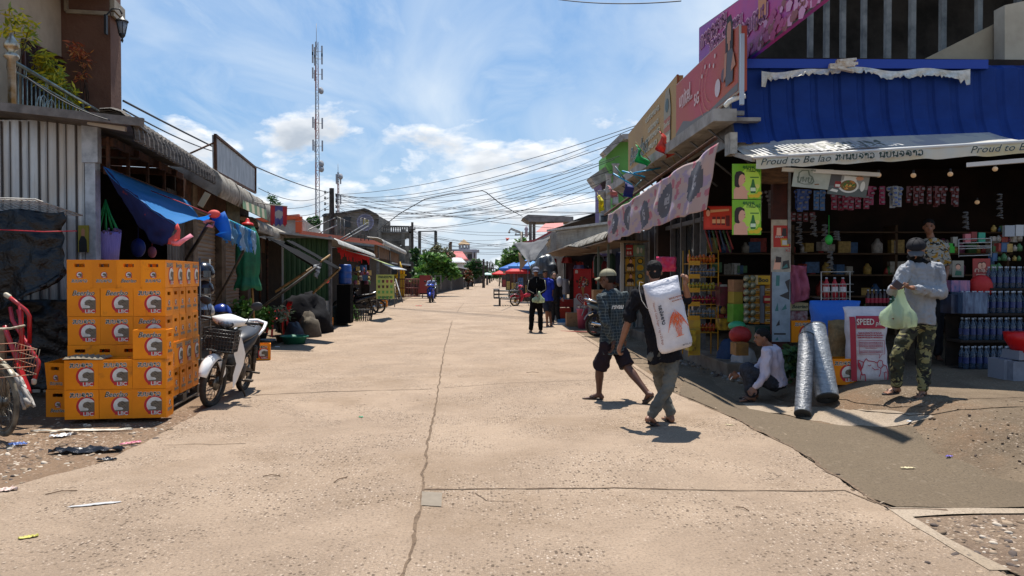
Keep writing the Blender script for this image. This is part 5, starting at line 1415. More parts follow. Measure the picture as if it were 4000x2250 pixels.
mb=MB();mb.prism([w1+V((.2,-.3,-.35)),w2+V((.2,-.3,-.35)),w2+V((-3,0,-.2)),w1+V((-3,0,-.2))],(0,0,.1));obj('canopy',mb,M('grey slab','#8b8983',.8,0,'#6c6963',2),ot)
fs_=thing('brown_fascia_shop','shop with brown fascia board and rounded white eave beyond the motorbikes','shop',(0,0,0))
f1,f2=at(1470,945,38),at(1560,985,50)
mb=MB();corr(mb,[V((-.6,0,.1)),V((-.1,0,.06)),V((.1,0,-.02)),V((.18,0,-.15)),V((.12,0,-.26))],f1+V((.3,-1,.1)),f2+V((.3,0,.1)),.3,.02,0,'sin',6);obj('awning',mb,MC['pale roofing sheet'],fs_)
mb=MB();mb.prism([f1-UP*.15,f2-UP*.15,f2-UP*.75,f1-UP*.75],(-.1,0,0));obj('fascia',mb,M('brown board','#7b5a3c',.9,0,'#4a3524',3,lo=.3),fs_)
mb=MB();mb.prism([V((f1.x-.5,f1.y,0)),V((f2.x-.5,f2.y,0)),V((f2.x-.5,f2.y,f2.z-.3)),V((f1.x-.5,f1.y,f1.z-.3))],(-2,0,0));obj('wall',mb,m_dark,fs_)
for t in(.05,.5,.97):
 p=f1.lerp(f2,t);mb=MB();mb.beam(V((p.x,p.y,0)),p-UP*.2,.12,.12);obj('post',mb,m_steel,fs_)
mb=MB();mb.prism([V((f1.x+.6,f1.y+2,1.9)),V((f2.x+.7,f2.y-2,1.9)),V((f2.x,f2.y-2,2.15)),V((f1.x,f1.y+2,2.2))],(0,0,.04));obj('lean_to',mb,m_galv,fs_)
gy=thing('grey_house','unpainted grey concrete house with a round faded emblem on its gable','house',(0,0,0));YH=64.0
m_gc=M('mouldy concrete','#78736b',.95,0,'#4c4944',.5,col3='#2f2d2a',ns3=.9,lo3=.52,hi3=.64,bump=.4)
ol=[at(1262,845,YH),at(1272,838,YH),at(1320,836,YH),at(1425,818,YH),at(1440,822,YH),at(1478,842,YH),at(1478,1100,YH),at(1262,1100,YH)]
mb=MB();mb.prism(ol,(0,8,0));obj('wall',mb,m_gc,gy)
mb=MB();r=.45
for a,b in zip(ol[:5],ol[1:6]):mb.beam(a+V((0,-.1,0)),b+V((0,-.1,0)),.5,.14)
obj('coping',mb,M('coping','#5c5852',.9,0,'#3b3834',2),gy)
c=at(1355,868,YH-.06);mb=MB();mb.box(c,(.6,.08,.85));obj('window',mb,M('dark opening',(.03,.035,.04),.6),gy)
c=at(1427,868,YH-.04);mb=MB();mb.disc(c,V((1,0,0)),UP,.72,30);mb.disc(c+V((0,-.01,0)),V((1,0,0)),UP,.62,30,1);mb.poly([c+V((a,-.02,b))for a,b in((-.2,-.2),(.25,-.2),(.25,.25),(-.2,.25))],2)
obj('round_emblem',mb,[M('emblem rim','#8d8ba0',.8),M('emblem blue','#686b87',.9,0,'#77757a',6),M('emblem yellow','#a59a58',.9)],gy)
for i,(x0,x1_,y0_,y1_)in enumerate([(1315,1345,848,930),(1410,1440,850,940)]):
 mb=MB()
 for x in(x0,(x0+x1_)/2,x1_):mb.tube([at(x,y1_,45),at(x,y0_+(x-x0)*.3,45)],.03,5)
 mb.tube([at(x0,y0_,45),at(x1_,y0_+10,45)],.03,5);tag(obj('scaffold',mb,m_steel),['steel frame standing on the roofs beside the utility pole','steel frame on the roofs in front of the round emblem'][i],'scaffold')
for i,(a,b)in enumerate([((1160,918),(1310,850)),((1215,925),(1315,880)),((1330,935),(1435,870)),((1345,938),(1440,882))]):
 mb=MB();mb.tube([at(*a,40),at(*b,44)],.035,5);tag(obj('strut',mb,m_steel),'slanting steel strut over the roofs behind the green shed','strut','slanting struts over the roofs')
cb=thing('unfinished_building','mould-streaked concrete shell with a balustrade and an arch beside the pole','building',(0,0,0));YC=66
mb=MB()
mb.prism([at(1478,905,YC),at(1575,905,YC),at(1575,950,YC),at(1560,960,YC),at(1478,960,YC)],(0,.4,0))
mb.beam(at(1575,895,YC),at(1575,1110,YC),.3,.3);mb.beam(at(1606,885,YC),at(1606,1110,YC),.35,.35)
ac=at(1591,945,YC);rr=(at(1604,945,YC)-ac).x
for i in range(9):
 a0,a1_=PI*i/9,PI*(i+1)/9
 A0=ac+V((rr*math.cos(a0),0,rr*1.1*math.sin(a0)));A1=ac+V((rr*math.cos(a1_),0,rr*1.1*math.sin(a1_)))
 zt2=at(1591,905,YC).z;mb.prism([A0,A1,V((A1.x,YC,zt2)),V((A0.x,YC,zt2))],(0,.4,0))
obj('wall',mb,m_gc,cb);mb=MB();mb.prism([at(1478,960,YC+6),at(1600,960,YC+6),at(1600,1100,YC+6),at(1478,1100,YC+6)],(0,.4,0))
obj('wall',mb,m_gc,cb)
mb=MB()
mb.beam(at(1476,884,YC),at(1608,886,YC),.3,.14);mb.beam(at(1476,908,YC),at(1608,908,YC),.35,.16)
for i in range(15):x=1480+i*8.8;mb.beam(at(x,886,YC),at(x,908,YC),.11,.11)
obj('balustrade',mb,m_gc,cb)
def upole(label,px,Y,ytop,w,mat,arms=(),ins=True):
 t=thing('utility_pole',label,'pole',V((at(px,1075,Y).x,Y,0)));h=at(px,ytop,Y).z
 mb=MB();mb.loft([(V((0,0,0)),V((w*.6,0,0)),V((0,w*.6,0))),(V((0,0,h)),V((w*.42,0,0)),V((0,w*.42,0)))],4,sm=False);obj('post',mb,mat,t)
 for k_,(dz,l)in enumerate(arms):
  mb=MB();mb.box((0,-.1,h-dz),(l,.1,.1));obj('crossarm',mb,mat,t)
  for i in range(3):
   mb=MB();mb.lathe([(.03,0),(.05,.06),(.03,.1),(.05,.15),(.02,.2)],((-.42+.42*i)*l,-.1,h-dz+.05),8);obj('insulator',mb,M('insulator','#6a5a50',.3),t)
 return t,h
m_ucon=M('dark concrete pole','#4a423c',.9,0,'#2e2925',5)
t,h=upole('thick dark utility pole with side insulators rising behind the green shed',1297,44,735,.32,m_ucon)
for i in range(5):
 mb=MB();mb.tube([(-.15,-.1,h-.25-i*.33),(-.33,-.12,h-.25-i*.33)],.02,5);mb.lathe([(.03,0),(.06,.05),(.03,.1),(.06,.16)],(-.36,-.12,h-.33-i*.33),8);obj('insulator',mb,MC['dark pot'],t)
 mb=MB();mb.lathe([(.03,0),(.06,.05),(.03,.1),(.06,.16)],(.28,-.12,h-.5-i*.33),8);obj('insulator',mb,MC['dark pot'],t)
upole('thin dark utility pole in front of the concrete shell with the arch',1611,60,868,.22,m_ucon,((.6,.5),))
fr_=thing('goalpost','tall thin dark goalpost frame standing above the trees on the left','goalpost',(0,0,0))
for x in(1639,1702):
 mb=MB();mb.beam(at(x,1080,75),at(x,903,75),.28,.28);obj('post',mb,m_black,fr_)
mb=MB();mb.beam(at(1637,904,75),at(1704,903,75),.10,.10);obj('crossbar',mb,m_black,fr_)
def mast(label,px,Y,ytop,w,dishes):
 t=thing('lattice_mast',label,'tower',V((at(px,1075,Y).x,Y,0)));h=at(px,ytop,Y).z
 for i in range(3):
  a=i*2*PI/3+.4;mb=MB();n_=30
  for k_ in range(n_):
   z0,z1=h*k_/n_*.93,h*(k_+1)/n_*.93;r0=w*(1.3-.6*k_/n_);r1=w*(1.3-.6*(k_+1)/n_)
   mb.tube([(r0*math.cos(a),r0*math.sin(a),z0),(r1*math.cos(a),r1*math.sin(a),z1)],.075,4,(k_//3)%2,False,False)
   b=a+2*PI/3
   q0,q1=((z0,z1)if k_%2 else(z1,z0))
   mb.tube([(r0*math.cos(a),r0*math.sin(a),q0),(r1*math.cos(b),r1*math.sin(b),q1)],.04,4,(k_//3)%2,False,False)
   mb.tube([(r0*math.cos(a),r0*math.sin(a),z0),(r0*math.cos(b),r0*math.sin(b),z0)],.035,4,(k_//3)%2,False,False)
  obj('leg',mb,[M('mast red','#8f5f5a',.6),M('mast grey','#8d9096',.6)],t)
 mb=MB();mb.tube([(0,0,h*.9),(0,0,h)],.06,5);obj('spike',mb,MC['mast grey'],t)
 for zz_,kind in dishes:
  z_=at(px,zz_,Y).z
  if kind=='d':
   mb=MB();mb.lathe([(.1,0),(.75,.25),(.75,.45)],(w*1.4,0,z_),14,0,(1,-.6,0));obj('dish',mb,MC['mast grey'],t)
  else:
   for i in range(3):
    a=i*2*PI/3;mb=MB();mb.beam((w*2.4*math.cos(a),w*2.4*math.sin(a),z_-1.2),(w*2.4*math.cos(a),w*2.4*math.sin(a),z_+1.2),.32,.18);mb.tube([(0,0,z_),(w*2.4*math.cos(a),w*2.4*math.sin(a),z_)],.06,4);obj('antenna',mb,MC['mast grey'],t)
mast('tall red and grey lattice radio mast with panel antennas and dishes',1240,170,92,.50,[(230,'p'),(200,'p'),(290,'p'),(355,'d'),(482,'p'),(570,'p'),(640,'d'),(660,'d')])
mast('short thin lattice radio mast right of the tall one',1322,190,640,.26,[(690,'d'),(700,'p'),(780,'p')])
fc=thing('gate','reddish steel bar gate with red and grey panels across the left side lot','gate',(0,0,0));YF=47
m_gr=M('faded red steel',(.22,.05,.04),.6,col2=(.12,.04,.03),ns=5)
mb=MB()
for x in range(1548,1640,6):mb.tube([at(x,1088,YF),at(x,1160,YF)],.022,4)
for y in(1090,1125,1158):mb.tube([at(1545,y,YF),at(1640,y,YF)],.03,5)
obj('bar_panel',mb,m_gr,fc)
mb=MB();mb.prism([at(1640,1075,YF),at(1683,1075,YF),at(1680,1145,YF),at(1632,1145,YF)],(0,.06,0));obj('sheet_panel',mb,M('red sheet',(.30,.04,.035),.55,col2=(.22,.035,.03),ns=3,stretch=(5,1,.5)),fc)
mb=MB()
for x in(1700,1722):mb.beam(at(x,1075,YF+4),at(x,1130,YF+4),.08,.06)
mb.beam(at(1700,1078,YF+4),at(1722,1078,YF+4),.05,.05);obj('side_frame',mb,m_steel,fc)
sp_=thing('spirit_shrine','small yellow spirit shrine behind the bars of the red gate','shrine',(0,0,0))
mb=MB();c=at(1563,1075,52);mb.box(c-UP*.75,(.55,.5,1.5));mb.box(c,(.8,.6,.1));obj('base',mb,M('shrine yellow',(.6,.35,.01),.5),sp_)
mb=MB();mb.lathe([(.18,0),(.16,.3),(.22,.32),(.02,.9)],c+V((0,0,.03)),6);mb.box(c+V((.26,0,.18)),(.12,.1,.35));obj('spire',mb,MC['shrine yellow'],sp_)
sheet('green_net','bright green mesh net hung between trees beyond the red gate','net',at(1610,1022,62),at(1662,1026,62),at(1662,1050,62),at(1612,1052,62),M('green mesh',(.01,.38,.20),.6,transl=.4),12,8,.2,.1)
def house(label,x0,x1_,yw,ye,yr,Y,wall,roof,depth=8,cat='house'):
 t=thing('house',label,cat,(0,0,0));a,b=at(x0,ye,Y),at(x1_,ye,Y)
 mb=MB();mb.prism([V((a.x,Y,0)),V((b.x,Y,0)),b,a],(0,depth,0));obj('wall',mb,wall,t)
 zr=at(x0,yr,Y).z;mb=MB();o_=.4
 A_,B_=V((a.x-o_,Y-o_,a.z-.1)),V((b.x+o_,Y-o_,a.z-.1));C_,D_=V((b.x+o_,Y+depth+o_,a.z-.1)),V((a.x-o_,Y+depth+o_,a.z-.1))
 r0,r1=V((a.x+(b.x-a.x)*.12,Y+depth/2,zr)),V((b.x-(b.x-a.x)*.12,Y+depth/2,zr))
 mb.add([A_,B_,C_,D_,r0,r1],[(0,1,5,4),(1,2,5),(2,3,4,5),(3,0,4),(3,2,1,0)]);obj('roof',mb,roof,t);return t
m_rr=M('red roof tile',(.42,.075,.065),.6,col2=(.32,.05,.05),ns=2,stretch=(6,1,1),bump=.3)
house('white house with red tiled roof beyond the trees on the left',1712,1815,1050,1010,978,110,m_pw,m_rr)
house('lower wing with orange-yellow roof left of the red-roofed house',1645,1690,1040,1011,995,90,m_pw,M('orange roof',(.6,.25,.06),.6))
house('small white gabled outbuilding below the red roof',1755,1805,1060,1022,1003,95,M('white render','#b9b9b6',.8),M('grey roof','#9fa0a0',.6))
tb=thing('tower_house','white two-storey house with a hip-roofed lookout turret on its roof','house',(0,0,0));YT=140
m_tw=M('turret white','#a9a6aa',.85,0,'#8c8a8e',.6)
def bx(mb,x0,x1_,y0,y1,Y,d):mb.prism([at(x0,y0,Y),at(x1_,y0,Y),at(x1_,y1,Y),at(x0,y1,Y)],(0,d,0))
mb=MB();bx(mb,1795,1860,983,1090,YT,9);mb.beam(at(1765,981,YT),at(1872,981,YT),1.2,.5);bx(mb,1856,1862,985,1010,YT-1,1);bx(mb,1845,1850,985,1010,YT-1,1);obj('wall',mb,m_tw,tb)
mb=MB();bx(mb,1826,1843,993,1015,YT-.1,.3);obj('window',mb,M('dark opening',(.03,.03,.03)),tb)
mb=MB();mb.beam(at(1765,975,YT),at(1862,975,YT),.3,.12)
for x in range(1768,1862,6):mb.beam(at(x,975,YT),at(x,980,YT),.1,.1)
obj('balustrade',mb,m_tw,tb)
mb=MB()
for x in(1796,1808,1821,1831):mb.beam(at(x,978,YT+2),at(x,952,YT+2),.38,.38)
bx(mb,1794,1833,968,979,YT+2.1,1.8);bx(mb,1794,1833,950,958,YT+2,2);obj('turret',mb,m_tw,tb)
mb=MB();a,b=at(1789,954,YT+1.4),at(1836,954,YT+1.4);ap=at(1812,934,YT+2.6);mb.add([a,b,b+V((0,2.6,0)),a+V((0,2.6,0)),ap],[(0,1,4),(1,2,4),(2,3,4),(3,0,4),(3,2,1,0)]);obj('turret_roof',mb,M('tan tile','#a98a5f',.7,0,'#8e6f48',1),tb)
ch_=thing('brick_pier','dark brick chimney-like pier standing among the left trees','pier',(0,0,0))
mb=MB();bx(mb,1752,1765,950,1060,85,.4);obj('shaft',mb,M('dark brick','#5b4a3e',.9,0,'#3b302a',5),ch_);mb=MB();bx(mb,1755,1766,944,950,84.9,.5);obj('cap',mb,m_rust,ch_)
for i,(x0,x1_,ye,Y,lb)in enumerate([(1712,1768,1052,62,'dark low stall with a white tin eave beyond the tree on the left'),(1765,1825,1040,75,'low shop under a long pale sloping awning on the far left'),(1822,1856,1050,100,'far low shop with cream awning on the left'),(1856,1890,1066,140,'farthest visible dark shed on the left side')]):
 t=thing('roadside_shop',lb,'shop',(0,0,0));a,b=at(x0,ye,Y),at(x1_,ye+12,Y+14)
 mb=MB();mb.prism([a,b,b+V((-4,0,.5)),a+V((-4,0,.5))],(0,0,.12));obj('awning',mb,[M('white tin','#c3c3bf',.5),MC['white tin'],M('cream tin','#b9a98d',.7),MC['cream tin']][i],t)
 mb=MB();mb.prism([V((a.x-.6,a.y,0)),V((b.x-.4,b.y,0)),V((b.x-.4,b.y,b.z+.1)),V((a.x-.6,a.y,a.z+.1))],(-2.5,0,0));obj('wall',mb,m_dark,t)
 mb=MB();mb.beam(V((a.x-.1,a.y+.1,0)),a-V((.1,-.1,0)),.1,.1);obj('post',mb,m_steel,t)
 mb=MB();mb.beam(V((b.x-.1,b.y-.1,0)),b-V((.1,.1,0)),.1,.1);obj('post',mb,m_steel,t)
def T(label,px,py,Y,blobs,ls,n,mats,seed,trunk=.14,asp=.35,cat='tree',group=None,flat=.85):
 c=at(px,py,Y);base=V((c.x,Y,0));k=Y/2960
 bl=[(V((bx_*k,rnd(-.6,.6),c.z-by_*k)),(r*k))for bx_,by_,r in blobs]
 return tree('leafy_tree',label,cat,base,bl,ls,n,mats,seed,trunk,asp,.2,group,None,flat)
T('broad feathery green tree behind the blue motorbike on the left',1700,1050,56,[(0,0,42),(-45,10,32),(45,-5,36),(20,-35,30),(-20,-40,26),(70,20,24),(0,35,30)],.32,3600,lm_green,21)
T('airy olive-topped tree above the red roof on the left',1700,985,66,[(0,0,26),(-35,5,18),(40,0,24),(65,10,14),(10,-20,16)],.22,900,leafmat('leaf olive ',(.12,.13,.05),(.16,.15,.08),(.06,.08,.03)),22)
T('small tree with dark leaves at the left gate beside the pole',1628,1010,58,[(0,0,22),(-5,-30,14),(15,30,20),(0,55,20)],.3,900,lm_dark,23)
T('rounded dark green tree in front of the turret house',1845,1040,105,[(0,0,22),(-25,8,16),(15,-10,18),(28,15,18),(5,25,22)],.5,2000,lm_dark,24)
T('tall dark tree at the far end of the left side',1885,1045,150,[(0,0,14),(10,15,14),(-12,12,12),(18,30,12)],.6,1100,lm_dark,25)
T('bush with reddish bracts at the far left kerb',1828,1072,85,[(0,0,16),(3,16,14)],.3,700,leafmat('leaf rust ',(.16,.05,.03),(.06,.08,.02),(.10,.04,.02)),26)
T('small bright green shrub beside the left gate',1650,1085,52,[(0,0,22),(25,10,18),(-25,10,14)],.22,900,lm_green,27,.04)
T('dark-crowned tree peeping over the orange-trimmed roof',1220,868,60,[(0,0,11),(-14,-12,8),(12,-18,8),(22,12,10),(30,-2,7)],.26,360,lm_dark,28,.06)
T('palm-like tuft behind the rusty signboard and curved awning',1058,760,40,[(0,8,6),(10,22,7),(16,40,8)],.3,130,lm_dark,29,.08,.12)
#  corner shop on the right
cs=thing('corner_shop','open-fronted corner grocery with blue curved roof and goods piled at its mouth','shop',(0,0,0))
m_conc=M('shop concrete','#7d6f60',.9,0,'#584b3f',2.5,bump=.35,bs=14)
PZ=.24
mb=MB();mb.box((8.4,17.5,PZ/2-.05),(9.4,11.9,PZ+.1));o=obj('platform',mb,m_conc,cs);bevel(o,.02)
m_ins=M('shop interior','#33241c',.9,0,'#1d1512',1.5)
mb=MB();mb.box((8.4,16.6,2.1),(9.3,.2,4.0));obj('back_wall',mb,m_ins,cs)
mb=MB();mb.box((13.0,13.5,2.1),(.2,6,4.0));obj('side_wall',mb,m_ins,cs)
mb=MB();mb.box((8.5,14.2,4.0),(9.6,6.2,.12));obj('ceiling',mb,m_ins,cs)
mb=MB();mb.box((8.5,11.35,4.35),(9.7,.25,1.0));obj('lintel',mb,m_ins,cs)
XS=3.95
def sX(px,X=XS):return atX(px,1075,X).y
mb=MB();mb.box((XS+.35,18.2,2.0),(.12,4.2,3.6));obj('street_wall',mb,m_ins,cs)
for px in(2565,2628,2668,2718,2745):
 y_=sX(px);mb=MB();mb.beam((XS,y_,PZ),(XS,y_,3.5),.10,.07);obj('window_frame',mb,M('grey frame','#5d5d5e',.5,.1,'#454545',7),cs)
mb=MB();mb.beam((XS,sX(2565),2.62),(XS,sX(2862),2.62),.08,.08);obj('window_frame',mb,MC['grey frame'],cs)
mb=MB();mb.prism([(XS+.06,sX(2560),.9),(XS+.06,sX(2745),.9),(XS+.06,sX(2745),3.4),(XS+.06,sX(2560),3.4)],(.01,0,0));obj('pane',mb,M('shop window glass',(.02,.025,.03),.06,spec=.8),cs)
m_blue=M('blue roof sheet',(.012,.040,.19),.6,.0,(.009,.030,.15),3,bump=.06,bs=5,spec=.12)
b0,b1=V((atZ(2881,556,3.46).x,10.62,0)),V((10.5,10.52,0))
prof=[V((0,1.4,4.95)),V((0,.30,4.66)),V((0,.22,4.60)),V((0,.20,4.30)),V((0,.18,4.05)),V((0,.14,3.85)),V((0,.06,3.66)),V((0,-.04,3.52)),V((0,-.08,3.46))]
mb=MB();mb2=MB()
corr(mb,prof[::-1],b0,b1,.34,.032,0,'rib',12)
obj('roof',mb,m_blue,cs)
mb=MB();mb.beam(b0+V((0,.22,4.63)),V((7.2,10.56,0))+V((0,.20,4.63)),.12,.13);o=obj('ridge_cap',mb,M('ridge blue',(.008,.04,.28),.35,.2),cs)
mb=MB();mb.prism([b0+p for p in prof]+[b0+V((0,.9,3.46)),b0+V((0,1.4,3.5))],(-.03,0,0));obj('roof_side',mb,m_steel,cs)
tb_=thing('torn_banner','torn white banner remnant tied along the top of the blue roof','banner',(0,0,0))
mb=MB();n_=110;vs=[]
Ty=10.86
for i in range(n_+1):
 px=2975+(3790-2975)*i/n_;hump=max(0,1-abs(px-3290)/170)
 yt=278+6*math.sin(i*.2)-8*(i/n_)-22*hump**2
 ln=22+22*abs(noise.noise(V((i*.11,0,3))))+22*abs(noise.noise(V((int(i/7)*1.7,5,3))))-16*hump+14*noise.noise(V((i*.9,2,0)))
 if i<3 or i>n_-3:ln=60
 Yb=Ty-.12-.06*(px-2880)/1120
 for k_ in range(4):
  t=k_/3;p=at(px,yt+ln*t,Yb-.03*math.sin(i*.55+k_)*t-.03*t);vs.append(p)
mb.add(vs,[(i*4+k_,(i+1)*4+k_,(i+1)*4+k_+1,i*4+k_+1)for i in range(n_)for k_ in range(3)])
o=obj('strip',mb,M('torn vinyl','#d6d2c8',.6,0,'#aba698',9),tb_);solid(o,.004)
mb=MB();random.seed(2)
for i in range(9):p=at(3262+rnd(0,50),236+i*4.4,10.58);mb.box(p,(.22+rnd(-.05,.05),.05,.035),0,Euler((rnd(-.3,.3),rnd(-.15,.15),rnd(-.2,.2))).to_matrix())
obj('knot',mb,M('folded vinyl','#b9a489',.7,0,'#d8d2c4',12),tb_)
aw=thing('beer_awning','white beer-brand fabric awning with printed valance under the blue roof','awning',(0,0,0))
A=at(2952,612,10.05);B=at(4120,548,8.6);A.z=B.z=3.17
Bk0=V((A.x-.12,10.75,3.50));Bk1=V((B.x+.1,9.9,3.50))
def awf(u,v):
 p=Bk0.lerp(Bk1,u).lerp(A.lerp(B,u),v);return p-UP*(.05*math.sin(v*PI)+.012*math.sin(u*26)*v)
mb=MB();mb.grid(awf,40,10)
o=obj('canopy',mb,M('awning fabric','#cfccc2',.55,0,'#b5b4b6',1.1,lo=.48,hi=.52,transl=.35,stretch=(2.2,.6,1),bump=.1,bs=6),aw)
un=(B-A).normalized();fn_=un.cross(UP)
sl=((A-Bk0)).normalized()
mb=MB();cP=A.lerp(B,.50);up_s=(Bk0-A).normalized()
nrm_=un.cross(up_s).normalized()
def onaw(t,v,off=.03):return awf(t,v)+nrm_*off
words(mb,'PREMIUM',onaw(.36,.60),un,up_s,1.05,0,.03,0,.02,1.5);words(mb,'LAGER BEER',onaw(.40,.84),un,up_s,.95,1,.03,0,.01,1.4)
mb.add([onaw(.15,.5)+un*a+up_s*b for a,b in((-.1,.05),(.35,.18),(.40,-.02),(.05,-.06))],[(0,1,2,3)],0)
for k_ in range(26):
 a=.02+.5*k_/26;q=1 if k_%2 else-1
 P_=[onaw(a,.25),onaw(a+.008,.25),onaw(a+.02+.008,.85),onaw(a+.02,.85)];mb.poly(P_,1)
obj('printing',mb,[M('awning print dark','#5a5c52',.6),M('awning print grey','#aaa9a6',.6)],aw)
mb=MB();n_=90;vs=[]
for i in range(n_+1):
 t=i/n_;p=A.lerp(B,t);wv=.012*math.sin(i*.9)+.01*noise.noise(V((i*.2,0,0)))
 vs+=[p+fn_*-.0+V((0,-.004,.012)),p+V((0,-.02+wv,-.07)),p+V((0,-.01+wv*1.6,-.145-.008*math.sin(i*.45)))]
mb.add(vs,[(i*3+k_,i*3+k_+1,(i+1)*3+k_+1,(i+1)*3+k_)for i in range(n_)for k_ in range(2)],0,True)
o=obj('valance',mb,M('valance fabric','#d5cba6',.5,0,'#dcdacd',.9,lo=.45,hi=.55,transl=.35),aw)
fo=V((0,-.045,0));LM=[m_lgr,m_lwh]
for t,s_,ln in((.145,'Proud to Be lao',.86),(.86,'Proud to Be lao',.8)):
 mb=MB();q=A.lerp(B,t)+fo+UP*-.07
 words(mb,s_,q,un,UP,ln,1,.002,.3,.03,.95);words(mb,s_,q,un,UP,ln,0,.006,.3,.0,.95);obj('lettering',mb,LM,aw)
mb=MB()
q=A.lerp(B,.44)+fo+UP*-.065;lao(mb,'epnbjaw nbnjlaw',q,un,UP,.085,1,.34,.002,1.0);lao(mb,'epnbjaw nbnjlaw',q,un,UP,.085,0,.15,.006,1.0)
obj('lettering',mb,[m_lgr,m_lwh],aw)
mb=MB();mb.tube([A+V((-.03,0,0)),B],.022,8);obj('front_bar',mb,M('white bar','#c7c6c2',.35),aw)
mb=MB();mb.beam(A+V((-.02,.02,-.02)),Bk0+V((0,0,-.15)),.05,.06);mb.box(Bk0+V((-.02,-.1,-.05)),(.1,.25,.3));obj('arm',mb,M('cream bracket','#b8b2a5',.6,0,'#8d867a',9),aw)
for(x0,y0,x1_,y1_,Y0,Y1,lb)in[(3055,662,3435,683,10.1,9.8,'long white batten hanging under the awning at its left end'),(3775,645,4060,622,9.0,8.6,'white fluorescent tube lamp under the right end of the awning')]:
 t=thing('tube_lamp' if 'tube' in lb else 'hanging_batten',lb,'lamp' if 'tube' in lb else 'batten',(0,0,0));mb=MB();mb.beam(at(x0,y0,Y0),at(x1_,y1_,Y1),.06,.05);obj('housing',mb,M('lamp white','#c9c5be',.4),t)
for i,(x,y)in enumerate([(3432,684),(3568,685),(3712,680),(3887,660),(3817,790),(3322,690)]):
 t=thing('light_bulb','small round unlit bulb hanging in the mouth of the corner shop','bulb',at(x,y,10.4 if i!=4 else 11.8),0,'bulbs strung under the awning');mb=MB();mb.ell((0,0,0),(.036,.036,.034));obj('globe',mb,M('bulb glass','#d9b48a',.25,emit='#d9b48a',es=.10),t)  # globes are unlit; a faint glow is put into their material
 mb=MB();mb.cap2((0,0,.035),(0,0,.06),.016);obj('socket',mb,m_blk,t)
uf=thing('upper_building','unfinished concrete upper floor with thin louvre posts above the blue roof','building',(0,0,0))
mb=MB();mb.box((12.0,18.3,6.9),(11.4,.3,5.6));mb.box((10.9,15.0,9.6),(12.3,7,.3));obj('back_wall',mb,M('near black concrete','#3a3734',.95,0,'#191817',1.2,bump=.3),uf)  # wall behind the louvre posts coloured a mottled near-black
mb=MB();mb.box((10.6,13.9,4.55),(12.2,2,.5));obj('floor_slab',mb,m_gc,uf)
for px in(3165,3228,3292,3374,3467,3563,3682,3822,3975):
 p=at(px,100,12.9);w_=.07 if px<3400 else .085;mb=MB();mb.beam((p.x,12.9,4.5),(p.x,12.9,9.5),w_,.10);obj('louvre_post',mb,M('louvre concrete','#8a8881',.85,0,'#5f5f5c',4),uf)
mb=MB();Yp=11.7
mb.prism([at(3600,236,Yp),at(4300,-115,Yp),at(4300,300,Yp),at(3950,246,Yp)],(0,.5,0));obj('parapet',mb,M('cream parapet','#a89a80',.85,0,'#958770',2),uf)
mb=MB();mb.prism([at(3925,20,Yp-.3),at(4300,-60,Yp-.3),at(4300,260,Yp-.3),at(3925,236,Yp-.3)],(0,.25,0));obj('beam_end',mb,M('cream concrete','#b8ad97',.85,0,'#a39883',2),uf)
def sideboard(name,label,X,TL,TR,BR,BL,mats,deco=None,fr=None,th=.12,cat='signboard'):
 t=thing(name,label,cat,(0,0,0))
 P=[atX(*TL,X),atX(*TR,X),atX(*BR,X),atX(*BL,X)]
 yl,yr=(P[0].y+P[3].y)/2,(P[1].y+P[2].y)/2
 for p,y_ in zip(P,(yl,yr,yr,yl)):p.y=y_
 mb=MB();mb.prism(P,(th,0,0))
 if deco:deco(mb,P)
 obj('panel',mb,mats,t)
 if fr:
  mb=MB()
  for a,b in zip(P,P[1:]+P[:1]):mb.beam(a+V((.02,0,0)),b+V((.02,0,0)),.03,.03)
  obj('frame',mb,fr,t)
 return t,P
def bil(P,u,v,off=.006):
 return P[3].lerp(P[2],u).lerp(P[0].lerp(P[1],u),v)+V((-off,0,0))
def dpoly(mb,P,pts,mi,off=.006):mb.poly([bil(P,u,v,off)for u,v in pts],mi)
def daxes(P,u,v):
 U=(P[2]-P[3]).normalized();return bil(P,u,v),U,UP
def d_pink(mb,P):
 dpoly(mb,P,[(0,0),(1,0),(1,.10),(.6,.22),(0,.12)],2,.004)
 for u,v,w_,s_ in((.17,.80,1.5,'kamtpn'),(.30,.60,1.7,'kapakay'),(.48,.46,1.9,'namhomkum')):
  s2=''.join(c if c in LAO else 'n' for c in s_)
  q,U,W=daxes(P,u,v);lao(mb,s2,q,U,W,.26,1,.34,.010,w_);lao(mb,s2,q,U,W,.26,3,.16,.014,w_)
 random.seed(4)
 for i in range(170):
  u,v=random.random(),random.random()**1.6*.42;q,U,W=daxes(P,u,v);r=rnd(.04,.12)
  mb.poly([q+U*r*math.cos(k_)+W*r*.7*math.sin(k_)+V((-.006-i*.00005,0,0))for k_ in(0,1.3,2.5,3.8,5.0)],4+i%3)
 q,U,W=daxes(P,.62,.78)
 mb.poly([q+U*a+W*b+V((-.012,0,0))for a,b in((-.16,-.3),(.16,-.3),(.16,.3),(-.16,.3))],7)
sideboard('pink_billboard','big pink hoarding with Lao lettering and flowers above the corner shop',3.85,(2730,112),(3230,-240),(3230,-24),(2730,375),[M('hoarding pink','#b8327a',.55,0,'#8c3d94',.35,lo=.42,hi=.62),M('hoarding white','#d9a0b6',.6),M('hoarding lower','#b4527e',.6,0,'#8d3c66',6),M('hoarding letter','#7b2a5d',.6),M('petal a','#c98fae',.6),M('petal b','#a7406f',.6),M('petal c','#8a4a4a',.6),M('bottle orange','#c47a3a',.5)],d_pink,m_steel)
